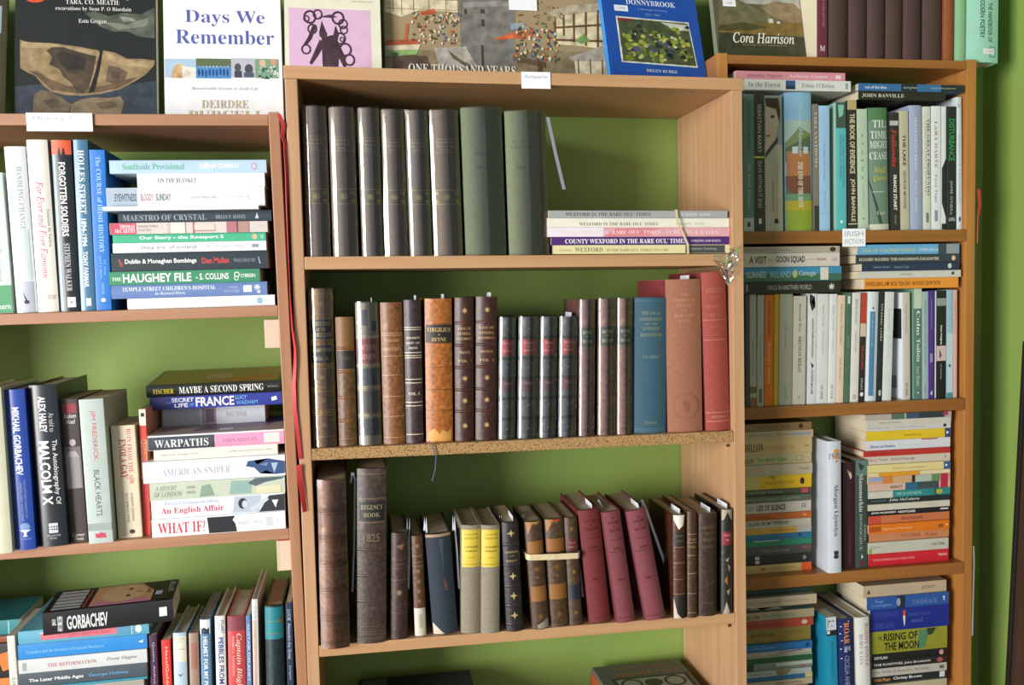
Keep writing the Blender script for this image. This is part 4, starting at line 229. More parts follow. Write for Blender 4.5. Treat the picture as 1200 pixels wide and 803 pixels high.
('K',1.2065,-.1501,1.012,.0121,.1848,.1182,.0041,'pb','1e1e20','black paperback with bold white capitals, fifteenth from top, right stack, third shelf, right bookcase',18,[('T','JOHN McGAHERN','SB','e8e8e4',.03,.33,.35,.75),('T','NIGHTLINES','SB','e8e8e4',.36,.57,.35,.75),('R','d8d8d4',.88,.98,.35,.6)],{}),
('K',1.2022,-.1559,1.0244,.0128,.184,.1178,.0041,'pb','c8c4b4','cream paperback with faint lettering, fourteenth from top, right stack, third shelf, right bookcase',18,[('T','John Bayley','S','a8a498',.7,.85,.3,.7)],{}),
('K',1.206,-.1505,1.0375,.0112,.1846,.1181,.0041,'pb','242c2c','dark paperback with white author name, thirteenth from top, right stack, third shelf, right bookcase',18,[('T','John McGahern','F','d8dcd8',.25,.62,.2,.75),('R','3c5458',.03,.22,.3,.7)],{}),
('K',1.2048,-.1534,1.049,.0145,.187,.1197,.0041,'pb','2c8484','teal paperback with cream left end, twelfth from top, right stack, third shelf, right bookcase',18,[('R','c4c4b4',0,.3,0,1),('T','THE LEAVETAKING','F','a8d4d0',.34,.65,.3,.7),('R','3c5c4c',.8,.84,0,1),('R','b8a83c',.83,.9,.2,.8)],{}),
('K',1.2057,-.152,1.0637,.0154,.1871,.1198,.0041,'pb','d0b0a0','pale paperback with blue-green picture, eleventh from top, right stack, third shelf, right bookcase',18,[('T','NANCY','SB','4c4840',.27,.42,.3,.75),('R','2c6480',.45,.6,0,1),('R','3c4c50',.6,.86,0,1),('R','b02c48',.88,.97,0,1)],{}),
('K',1.2028,-.1559,1.0794,.0148,.1866,.1194,.0041,'pb','c8a078','multicoloured paperback with red end, tenth from top, right stack, third shelf, right bookcase',18,[('R','8c9cc0',0,.18,.05,.6),('R','c87c3c',.18,.3,0,1),('R','2c2824',.53,.57,0,1),('R','a8b8a8',.57,.77,0,1),('R','5c8c5c',.77,.87,0,1),('R','b02c48',.88,.97,0,1)],{}),
('K',1.2029,-.1557,1.0945,.008,.1866,.1194,.0041,'pb','d8942c','thin orange paperback, ninth from top, right stack, third shelf, right bookcase',18,[('R','d8c8a0',0,.13,0,1),('R','d8cca8',.63,1,0,1)],{}),
('K',1.2035,-.1547,1.1028,.0159,.1866,.1194,.0041,'pb','d8cc8c','pale yellow paperback with blue end, eighth from top, right stack, third shelf, right bookcase',18,[('R','2c5c94',.92,1,0,1),('P','e8ecf0',((.94,.3),(.97,.45),(.94,.7))),('T','The Course of the Heather','S','8c8450',.3,.7,.4,.65)],{}),
('K',1.2073,-.1493,1.119,.0172,.189,.1209,.0041,'pb','c8c0b0','cream paperback with pink first word, seventh from top, right stack, third shelf, right bookcase',18,[('T','Betsy','FB','c84c84',.03,.12,.3,.75),('T','Porter - Patrick Kavanagh','S','5c5854',.14,.57,.3,.7),('O','8c8880',.94,.5,5)],{}),
('K',1.2034,-.1546,1.1365,.0116,.1959,.1254,.0041,'pb','b4342c','red paperback, sixth from top, right stack, third shelf, right bookcase',18,[('T','A SHORT HISTORY','S','7c1c1c',.05,.3,.3,.7)],{}),
('K',1.2061,-.1507,1.1484,.0199,.1905,.1219,.0041,'pb','d0d4d8','white paperback with blue lettering, fifth from top, right stack, third shelf, right bookcase',18,[('T','Edmund and Hamilton','SB','4c64a0',.05,.34,.45,.75),('T','the complete stories','S','a8b0c8',.37,.65,.5,.65),('R','b84c54',.65,.85,0,.12)],{}),
('K',1.2078,-.1495,1.1686,.0189,.1915,.1226,.0041,'pb','d8bc2c','yellow paperback with dark blue end, fourth from top, right stack, third shelf, right bookcase',18,[('R','2c4478',.93,1,0,1),('P','e8ecf0',((.95,.3),(.98,.45),(.95,.7))),('T','Brian Moore','S','8c7418',.45,.65,.4,.65)],{}),
('K',1.2078,-.1494,1.1878,.012,.1915,.1225,.0041,'pb','c8c8c4','white paperback with grey title, third from top, right stack, third shelf, right bookcase',18,[('T','Evening Class   a novel of Renewal','S','8c8c88',.03,.68,.3,.7),('E','343434',.93,.5,.02,.3)],{}),
('K',1.2057,-.1536,1.2001,.0112,.1919,.1228,.0041,'pb','c8c4b8','thin cream paperback, second from top, right stack, third shelf, right bookcase',18,[('T','Selected Stories','S','7c7870',.15,.4,.3,.7)],{}),
('K',1.2066,-.1535,1.2116,.0116,.1947,.1246,.0041,'pb','b0a89c','pale paperback with dark picture end, first from top, right stack, third shelf, right bookcase',18,[('R','54705c',.3,.45,0,1),('R','3c5468',.47,.62,0,1),('R','2c3c40',.62,.92,0,1),('R','a83848',.9,.96,0,.7)],{}),
('K',.8946,-.141,.5632,.0357,.1512,.13,.0041,'pb','8c8474','plain beige book low in left stack, lowest shelf, right bookcase, below the picture edge',19,[],{}),
('K',.8927,-.141,.5991,.0357,.1493,.13,.0041,'pb','5c6068','plain slate book low in left stack, lowest shelf, right bookcase, below the picture edge',19,[],{}),
('K',.8908,-.141,.635,.0357,.1474,.13,.0041,'pb','7c5c4c','plain brown book low in left stack, lowest shelf, right bookcase, below the picture edge',19,[],{}),
('K',.8988,-.1443,.6708,.0126,.1606,.1028,.0041,'pb','b8a88c','cream paperback at lower picture edge, thirteenth from top, left stack, lowest shelf, right bookcase',19,[('T','Rafferty Landing','S','5c4838',.5,.85,.25,.75)],{}),
('K',.8998,-.1426,.6837,.011,.1607,.1029,.0041,'pb','2c6c98','mid blue paperback, twelfth from top, left stack, lowest shelf, right bookcase',19,[('R','c8b878',.9,1,0,1)],{}),
('K',.8954,-.1472,.695,.0117,.1583,.1013,.0041,'pb','a8b0ac','grey paperback with olive picture, eleventh from top, left stack, lowest shelf, right bookcase',19,[('P','7c7c4c',((.5,.05),(.72,.05),(.66,.95),(.52,.95))),('T','Reading Turgenev','S','6c6c68',.15,.45,.25,.75)],{}),
('K',.8997,-.1428,.707,.014,.1606,.1028,.0041,'pb','7c8878','green and white picture paperback, tenth from top, left stack, lowest shelf, right bookcase',19,[('R','2c4438',.05,.2,0,1),('R','b8c0b8',.5,1,.1,.6),('R','a44c50',.85,.9,.6,.9)],{}),
('K',.9,-.1424,.7213,.0136,.1605,.1027,.0041,'pb','245c3c','dark green paperback with pale edge, ninth from top, left stack, lowest shelf, right bookcase',19,[('R','b4b8a8',.1,1,0,.15)],{}),
('K',.8984,-.142,.7353,.0113,.1586,.1015,.0041,'pb','b0ac9c','thin white paperback, eighth from top, left stack, lowest shelf, right bookcase',19,[('P','7c7464',((.4,.9),(.6,.5),(.85,.2),(.9,.4)))],{}),
('K',.8972,-.1477,.7469,.0158,.1599,.1023,.0041,'pb','246ca8','blue paperback, seventh from top, left stack, lowest shelf, right bookcase',19,[('T','John Broderick','S','7cb0d4',.2,.5,.3,.7),('E','1c3c80',.93,.5,.03,.35)],{}),
('K',.897,-.1414,.7629,.0318,.1565,.1002,.0041,'pb','8c7838','thick olive paperback with dark name, sixth from top, left stack, lowest shelf, right bookcase',19,[('T','Farewell Companions','S','3c2c14',.02,.1,.3,.7),('T','James Plunkett','S','3c2c14',.16,.5,.3,.7),('T','hutchinson','S','6c5c2c',.65,.9,.25,.5)],{}),
('K',.8995,-.1474,.795,.0166,.1615,.1034,.0041,'pb','a84434','brick red paperback, fifth from top, left stack, lowest shelf, right bookcase',19,[('T','THE PROUD NO  Robert Browne','S','6c2018',.1,.6,.3,.7),('E','d8b498',.88,.5,.04,.3)],{}),
('K',.9024,-.1456,.8119,.0175,.1635,.1046,.0041,'pb','a89c7c','tan paperback with pale green title, fourth from top, left stack, lowest shelf, right bookcase',19,[('T','DILLON','FB','241c14',.08,.27,.35,.85),('T','The Bitter Glass','SB','6c9478',.3,.72,.3,.7)],{}),
('K',.9016,-.1437,.8296,.0125,.1617,.1035,.0041,'pb','30383a','black and grey paperback, third from top, left stack, lowest shelf, right bookcase',19,[('P','8c9484',((.1,.6),(.2,.2),(.3,.7),(.5,.3),(.6,.8))),('R','1c3034',.7,.95,0,1)],{}),
('K',.903,-.155,.8424,.02,.1681,.1076,.0041,'pb','b8a890','beige paperback with faint lettering, second from top, left stack, lowest shelf, right bookcase',19,[('T','Short Landscapes by Terence Lindsay','S','8c7c68',.1,.9,.3,.7)],{}),
('K',.8972,-.1416,.8627,.0109,.1561,.0999,.0041,'pb','1f3a36','dark green paperback, first from top, left stack, lowest shelf, right bookcase',19,[],{}),
('K',1.1959,-.149,.562,.0257,.1622,.13,.0041,'pb','8c8474','plain beige book low in right stack, lowest shelf, right bookcase, below the picture edge',20,[],{}),
('K',1.1939,-.149,.5879,.0257,.1602,.13,.0041,'pb','5c6068','plain slate book low in right stack, lowest shelf, right bookcase, below the picture edge',20,[],{}),
('K',1.1919,-.149,.6138,.0257,.1582,.13,.0041,'pb','7c5c4c','plain brown book low in right stack, lowest shelf, right bookcase, below the picture edge',20,[],{}),
('K',1.1994,-.1536,.6397,.0153,.172,.1101,.0041,'pb','b0a888','cream paperback at lower picture edge, ninth from top, right stack, lowest shelf, right bookcase',20,[('T','Tír na nÓg','S','7c7458',.3,.5,.3,.7)],{}),
('K',1.2023,-.1495,.6553,.0166,.1723,.1103,.0041,'pb','20282a','dark paperback with white name and sticker, eighth from top, right stack, lowest shelf, right bookcase',20,[('T','Wild Plum','SB','c88c4c',.02,.24,.3,.7),('T','Christy Brown','SB','d8dcd8',.28,.66,.25,.72),('R','c8ccd0',.9,.97,.1,.85)],{}),
('K',1.2002,-.1522,.6721,.0177,.1719,.11,.0041,'pb','b4b0a4','white paperback with grey title, seventh from top, right stack, lowest shelf, right bookcase',20,[('T','The Pride of Summer  Ita Daly','F','6c6864',.02,.76,.3,.7),('R','5c5c5c',.9,.96,.3,.7)],{}),
('K',1.2,-.1538,.6901,.0149,.1727,.1105,.0041,'pb','262624','black paperback with white author name, sixth from top, right stack, lowest shelf, right bookcase',20,[('T','THE FUGITIVES, John Broderick','SB','c8c8c0',.02,.78,.3,.72),('E','a84c4c',.9,.5,.04,.35)],{}),
('K',1.1999,-.1538,.7053,.0165,.1726,.1104,.0041,'pb','1c1c1c','black paperback with pale end mark, fifth from top, right stack, lowest shelf, right bookcase',20,[('T','BOYLAN','SB','c8c8c0',.03,.2,.35,.75),('E','c88c80',.92,.5,.03,.35)],{}),
('K',1.1989,-.1548,.7221,.0471,.1722,.1102,.0041,'pb','8c8c2c','yellow-green paperback with two-line black title, fourth from top, right stack, lowest shelf, right bookcase',20,[('P','4c8058',((.62,.05),(.75,.1),(.7,.9),(.6,.95))),('P','2c3c28',((.72,.02),(.85,.02),(.8,.3),(.74,.35))),('T','RISING OF','SB','1c2010',.15,.6,.1,.45),('T','THE MOON','SB','1c2010',.16,.62,.52,.9),('T','THE','S','3c4020',.07,.13,.2,.4)],{}),
('K',1.202,-.1555,.7695,.0461,.1797,.115,.0041,'pb','1c2c84','thick royal blue paperback, third from top, right stack, lowest shelf, right bookcase',20,[('T','INTIMACY','F','3c4c98',.04,.35,.1,.35),('T','DREAMS','F','3c4c98',.06,.3,.6,.88),('P','c84c3c',((.41,.1),(.44,.1),(.44,.35),(.41,.35))),('P','d8d8c8',((.41,.35),(.44,.35),(.435,.75),(.425,.85))),('T','RENATE WILSON','S','4c60a8',.48,.75,.25,.4),('T','novel','FI','5c70b0',.52,.66,.5,.7)],{}),
('K',1.2022,-.155,.8159,.026,.1872,.1198,.0041,'pb','2c5498','blue paperback with dark portrait patch, second from top, right stack, lowest shelf, right bookcase',20,[('T','Peter','S','7ca0d8',.1,.2,.2,.45),('T','Cunningham','S','7ca0d8',.05,.3,.55,.8),('R','1c2838',.36,.46,0,1),('E','8c98b0',.38,.5,.025,.35),('T','TAOISEACH','F','6c84b8',.55,.85,.4,.8),('P','c8d0e0',((.92,.3),(.95,.3),(.94,.75)))],{}),
('K',1.1988,-.1512,.8422,.0242,.1892,.1211,.0041,'pb','b8a488','peach-beige paperback with faint title, first from top, right stack, lowest shelf, right bookcase',20,[('T','LAKE OF THE FOREST','F','a8a494',.15,.6,.3,.75),('T','LEO TOLSTOY','S','3c3830',.7,.86,.35,.6),('P','3c3830',((.04,.7),(.06,.3),(.08,.7)))],{}),
]
NUBS=[(0.2586, -0.2728, 1.0864, 0.045, -0.0219, 'white slip tucked into top of eighth volume, third shelf of middle bookcase'), (0.4059, -0.2646, 1.0972, 0.045, -0.0869, 'white slip tucked into top of twelfth volume, third shelf of middle bookcase'), (0.4906, -0.2754, 1.0945, 0.045, -0.1709, 'white slip tucked into top of fourteenth volume, third shelf of middle bookcase'), (0.5696, -0.2721, 1.0781, 0.045, 0.0045, 'white slip tucked into top of fifteenth volume, third shelf of middle bookcase'), (0.6285, -0.2704, 1.0766, 0.045, 0.0106, 'white slip tucked into top of seventeenth volume, third shelf of middle bookcase'), (0.6631, -0.2674, 1.0808, 0.045, 0.0106, 'white slip tucked into top of eighteenth volume, third shelf of middle bookcase'), (0.024, -0.258, 1.479, 0.045, 0.0047, 'white slip tucked into top of third volume, second shelf of middle bookcase'), (0.0998, -0.258, 1.4812, 0.045, 0.0106, 'white slip tucked into top of fifth volume, second shelf of middle bookcase'), (0.1483, -0.258, 1.4823, 0.045, 0.0177, 'white slip tucked into top of sixth volume, second shelf of middle bookcase'), (0.2313, -0.258, 1.4832, 0.045, 0.0289, 'white slip tucked into top of eighth volume, second shelf of middle bookcase'), (0.3758, -0.258, 1.4441, 0.045, 0.0316, 'white slip tucked into top of twelfth volume, second shelf of middle bookcase'), (0.5981, -0.258, 1.5057, 0.045, -0.0036, 'white slip tucked into top of seventeenth volume, second shelf of middle bookcase')]
FACES=[
(-0.7502,-0.13,1.7981,0.02,0.25,0.1548,0.2443,0,'pb','3a3a28','dark olive book facing out at far left, top of left bookcase',[('cR','8c9aa0',0.0229,0.9749,0.0957,0.306)],None,-0.0052),
(-0.581,-0.11,1.7979,0.02,0.3,0.2382,0.192,0,'pb','1f2422','black book with broken pottery bowl on cover, top of left bookcase',[('cP','565e50',((0.488,0.2757),(0.5606,0.2631),(0.6581,0.2934),(0.7682,0.269),(0.8913,0.2771),(0.9906,0.2308),(0.9894,0.4281),(0.8785,0.4193),(0.7927,0.3884),(0.6949,0.3905),(0.5975,0.36))),('cP','7c8272',((0.6217,0.3323),(0.707,0.3359),(0.7927,0.3449),(0.8912,0.3099),(0.9531,0.2976),(0.9281,0.3529),(0.8295,0.3659),(0.7315,0.3788))),('cP','8c907e',((0.7315,0.2917),(0.8296,0.3004),(0.8542,0.3217),(0.7682,0.3291))),('cE','c8502c',0.1388,0.1869,0.072,0.0305),('cP','38414c',((0.006,0.743),(0.2525,0.719),(0.6108,0.7465),(1.0001,0.6989),(0.9988,0.9079),(0.009,0.9153))),('cP','96805c',((0.0362,0.452),(0.0954,0.4668),(0.2496,0.4692),(0.4291,0.4873),(0.5859,0.5114),(0.598,0.5327),(0.6222,0.5107),(0.7072,0.5254),(0.7924,0.5618),(0.8903,0.5602),(0.9886,0.5694),(0.9823,0.602),(0.9267,0.6568),(0.8288,0.7118),(0.7316,0.7557),(0.5989,0.7838),(0.4672,0.7958),(0.3481,0.7918),(0.2531,0.7717),(0.1936,0.7302),(0.1457,0.6781),(0.0747,0.6474),(0.0391,0.6268))),('cP','ab9670',((0.0482,0.4624),(0.2497,0.4746),(0.5617,0.5172),(0.5377,0.5444),(0.25,0.5013),(0.0488,0.4996))),('cP','a8926c',((0.6343,0.5213),(0.7802,0.5673),(0.9762,0.5804),(0.9269,0.6136),(0.768,0.6052),(0.6465,0.5641))),('cP','6c5840',((0.0982,0.6471),(0.1575,0.6779),(0.253,0.7612),(0.4671,0.7852),(0.5989,0.7732),(0.7316,0.7451),(0.8899,0.668),(0.7923,0.6908),(0.6108,0.7358),(0.3714,0.7387),(0.2285,0.6876),(0.1571,0.6462))),('cP','4a3e32',((0.2205,0.5178),(0.2618,0.4957),(0.3393,0.4943),(0.4293,0.5195),(0.5679,0.5493),(0.5502,0.6406),(0.5147,0.7476),(0.479,0.7798),(0.4312,0.7697),(0.395,0.7172),(0.3351,0.6755),(0.3109,0.6334),(0.2393,0.6026),(0.2626,0.5597))),('cP','342c26',((0.2861,0.538),(0.3456,0.521),(0.4295,0.5463),(0.5017,0.5665),(0.4841,0.6416),(0.4302,0.6317),(0.3705,0.6432),(0.3225,0.6013))),('cP','5c4c3c',((0.3468,0.6542),(0.4424,0.6635),(0.4786,0.7162),(0.431,0.7486),(0.3829,0.6961))),('cP','221e1a',((0.598,0.5166),(0.6161,0.5162),(0.5924,0.64),(0.5568,0.7683),(0.5149,0.7794),(0.5623,0.6511))),('cP','6a5644',((0.6587,0.6069),(0.7315,0.6165),(0.7923,0.6479),(0.768,0.7018),(0.6952,0.7241),(0.6348,0.7035))),('cP','54463a',((0.683,0.6387),(0.7437,0.6486),(0.7316,0.6916),(0.671,0.6817))),('cP','6e5f4a',((0.1356,0.794),(0.1822,0.762),(0.2531,0.7717),(0.3364,0.813),(0.3961,0.8493),(0.3729,0.9126),(0.1257,0.9144))),('cP','84735a',((0.3961,0.8493),(0.4673,0.817),(0.5629,0.8054),(0.6591,0.8098),(0.7437,0.7983),(0.7679,0.8406),(0.7437,0.9098),(0.3848,0.9125))),('cP','5a4c3c',((0.1948,0.8249),(0.2891,0.8187),(0.3606,0.8654),(0.2544,0.8768))),('cP','64553f',((0.5631,0.8425),(0.6833,0.8255),(0.7195,0.8623),(0.6112,0.8844))),('cX','Neolithic Assemblages,',0.1081,0.1895,'e8e8e4','F',0.2454,0.8793),('cX','TARA, CO. MEATH:',0.1921,0.226,'e0e0dc','F',0.3545,0.7376),('cX','excavations by Sean P. O Riordain',0.2373,0.2677,'d8d8d4','F',0.2829,0.8236),('cX','Eoin Grogan',0.3146,0.3481,'d8d8d4','F',0.4459,0.6461)],None,-0.0052),
(-0.3286,-0.115,1.8006,0.03,0.262,0.2073,0.1745,0,'pb','f2f3f4','white book with purple-blue title and photo strip, top of left bookcase',[('cX','Days We',0.1506,0.2671,'5560a8','F',0.1802,0.861),('cX','Remember',0.2955,0.3978,'5560a8','F',0.0994,0.9384),('cR','a8c4d8',0.0043,0.2653,0.5071,0.6445),('cP','c8a87c',((0.0816,0.5611),(0.153,0.5354),(0.1798,0.6456),(0.0521,0.6473))),('cP','e8e0d4',((0.1526,0.5601),(0.2665,0.5707),(0.2653,0.6445),(0.1513,0.646))),('cR','5c6c4c',0.2676,0.5609,0.5028,0.5911),('cR','4c8cc4',0.2667,0.5597,0.5583,0.6468),('cQ','2c5494',((0.2807,0.5788,0.0188,0.0514),(0.3107,0.5804,0.0188,0.0514),(0.3407,0.5867,0.0188,0.0514),(0.3709,0.5778,0.0188,0.0514),(0.4011,0.5781,0.0188,0.0514),(0.4313,0.5791,0.0188,0.0514),(0.4617,0.5712,0.0188,0.0514),(0.4919,0.5769,0.0188,0.0514),(0.5221,0.5786,0.0188,0.0514))),('cQ','d8c8b8',((0.2882,0.558,0.0108,0.0114),(0.3182,0.5576,0.0108,0.0114),(0.3484,0.5571,0.0108,0.0114),(0.3785,0.5567,0.0108,0.0114),(0.4087,0.5562,0.0108,0.0114),(0.439,0.5558,0.0108,0.0114),(0.4692,0.5553,0.0108,0.0114),(0.4995,0.5549,0.0108,0.0114),(0.5299,0.5544,0.0108,0.0114))),('cR','b4b8c0',0.563,0.7704,0.498,0.6379),('cE','4c5058',0.6195,0.5655,0.0283,0.0306),('cR','3c4454',0.5899,0.654,0.5907,0.6394),('cE','4c4a50',0.7137,0.5765,0.0355,0.0368),('cR','50586c',0.6694,0.7559,0.602,0.6381),('cR','7c9c80',0.774,0.9681,0.5009,0.6416),('cE','d8b498',0.8318,0.5312,0.0286,0.0245),('cE','c89878',0.9274,0.5234,0.0287,0.0246),('cQ','d8dcd8',((0.9226,0.5505,0.0217,0.0137),(0.8435,0.5514,0.0217,0.0137),(0.9237,0.6029,0.0217,0.0137),(0.7993,0.6298,0.0217,0.0137),(0.9489,0.5991,0.0217,0.0137),(0.8937,0.5565,0.0217,0.0137),(0.796,0.5903,0.0217,0.0137),(0.804,0.5607,0.0217,0.0137),(0.8337,0.5462,0.0217,0.0137),(0.8685,0.5816,0.0217,0.0137),(0.9295,0.5876,0.0217,0.0137),(0.8969,0.5864,0.0217,0.0137),(0.9005,0.5826,0.0217,0.0137),(0.8372,0.6306,0.0217,0.0137),(0.9535,0.6153,0.0217,0.0137),(0.9082,0.5701,0.0217,0.0137))),('cQ','2c7c54',((0.8251,0.5841,0.0217,0.0137),(0.7973,0.6201,0.0217,0.0137),(0.8527,0.6254,0.0217,0.0137),(0.8501,0.6337,0.0217,0.0137),(0.9299,0.561,0.0217,0.0137),(0.8205,0.6306,0.0217,0.0137),(0.8641,0.6352,0.0217,0.0137),(0.8538,0.5675,0.0217,0.0137),(0.8914,0.6198,0.0217,0.0137),(0.8322,0.5689,0.0217,0.0137),(0.841,0.6343,0.0217,0.0137),(0.9146,0.57,0.0217,0.0137),(0.8283,0.57,0.0217,0.0137),(0.7955,0.6224,0.0217,0.0137))),('cX','Remarkable Events in Irish Life',0.7064,0.7369,'b8bcc4','FI',0.2215,0.7897),('cX','DEIRDRE',0.8034,0.8612,'c8bc9c','F',0.3053,0.6993),('cX','PURCELL',0.8776,0.9464,'c8bc9c','F',0.1904,0.835)],None,-0.0052),
(-0.1164,-0.11,1.8798,0.02,0.25,0.1757,0.1745,0,'pb','e4e2cc','cream book with iron figure on pink square, top of middle bookcase',[('cR','d8b4d0',0.0443,0.895,0.4011,0.9567),('cX','THE WESTERN ISLES',0.3266,0.3416,'b0ae98','F',0.6929,0.9259),('cP','48343c',((0.3779,0.6266),(0.5205,0.5976),(0.5696,0.6897),(0.5437,0.8751),(0.3852,0.8772))),('cE','48343c',0.3966,0.5998,0.0428,0.0324),('cP','48343c',((0.3531,0.5873),(0.3833,0.4937),(0.4242,0.5727))),('cP','48343c',((0.3597,0.6402),(0.3033,0.7336),(0.2471,0.8265),(0.2728,0.8393),(0.3368,0.7726),(0.411,0.679))),('cP','48343c',((0.5531,0.6634),(0.6027,0.7422),(0.6334,0.8476),(0.598,0.8481),(0.5319,0.7433))),('cA','48343c',0.2609,0.4696,0.0683,0.0544,0.3),('cA','48343c',0.2252,0.4836,0.0341,0.0272,0.4),('cA','48343c',0.5527,0.4703,0.0687,0.0548,0.3),('cA','48343c',0.604,0.5161,0.0515,0.041,0.3),('cA','48343c',0.2837,0.562,0.0511,0.0409,0.3),('cA','48343c',0.5723,0.6299,0.06,0.0478,0.28),('cA','48343c',0.5897,0.6362,0.0258,0.0205,0.45),('cA','48343c',0.6217,0.7154,0.0685,0.0546,0.28),('cA','48343c',0.6625,0.7943,0.0599,0.0478,0.3),('cA','48343c',0.2161,0.7217,0.051,0.0407,0.3),('cA','48343c',0.3411,0.448,0.0513,0.0409,0.3),('cA','48343c',0.6108,0.5626,0.0429,0.0342,0.3),('cP','48343c',((0.294,0.5221),(0.2372,0.6291),(0.1914,0.6826),(0.2171,0.6954),(0.2718,0.6417),(0.3288,0.5347))),('cP','48343c',((0.5234,0.531),(0.556,0.5969),(0.5253,0.6904),(0.4922,0.6379))),('cP','48343c',((0.3491,0.4678),(0.4738,0.4452),(0.5441,0.4638),(0.4727,0.472)))],None,0.0106),
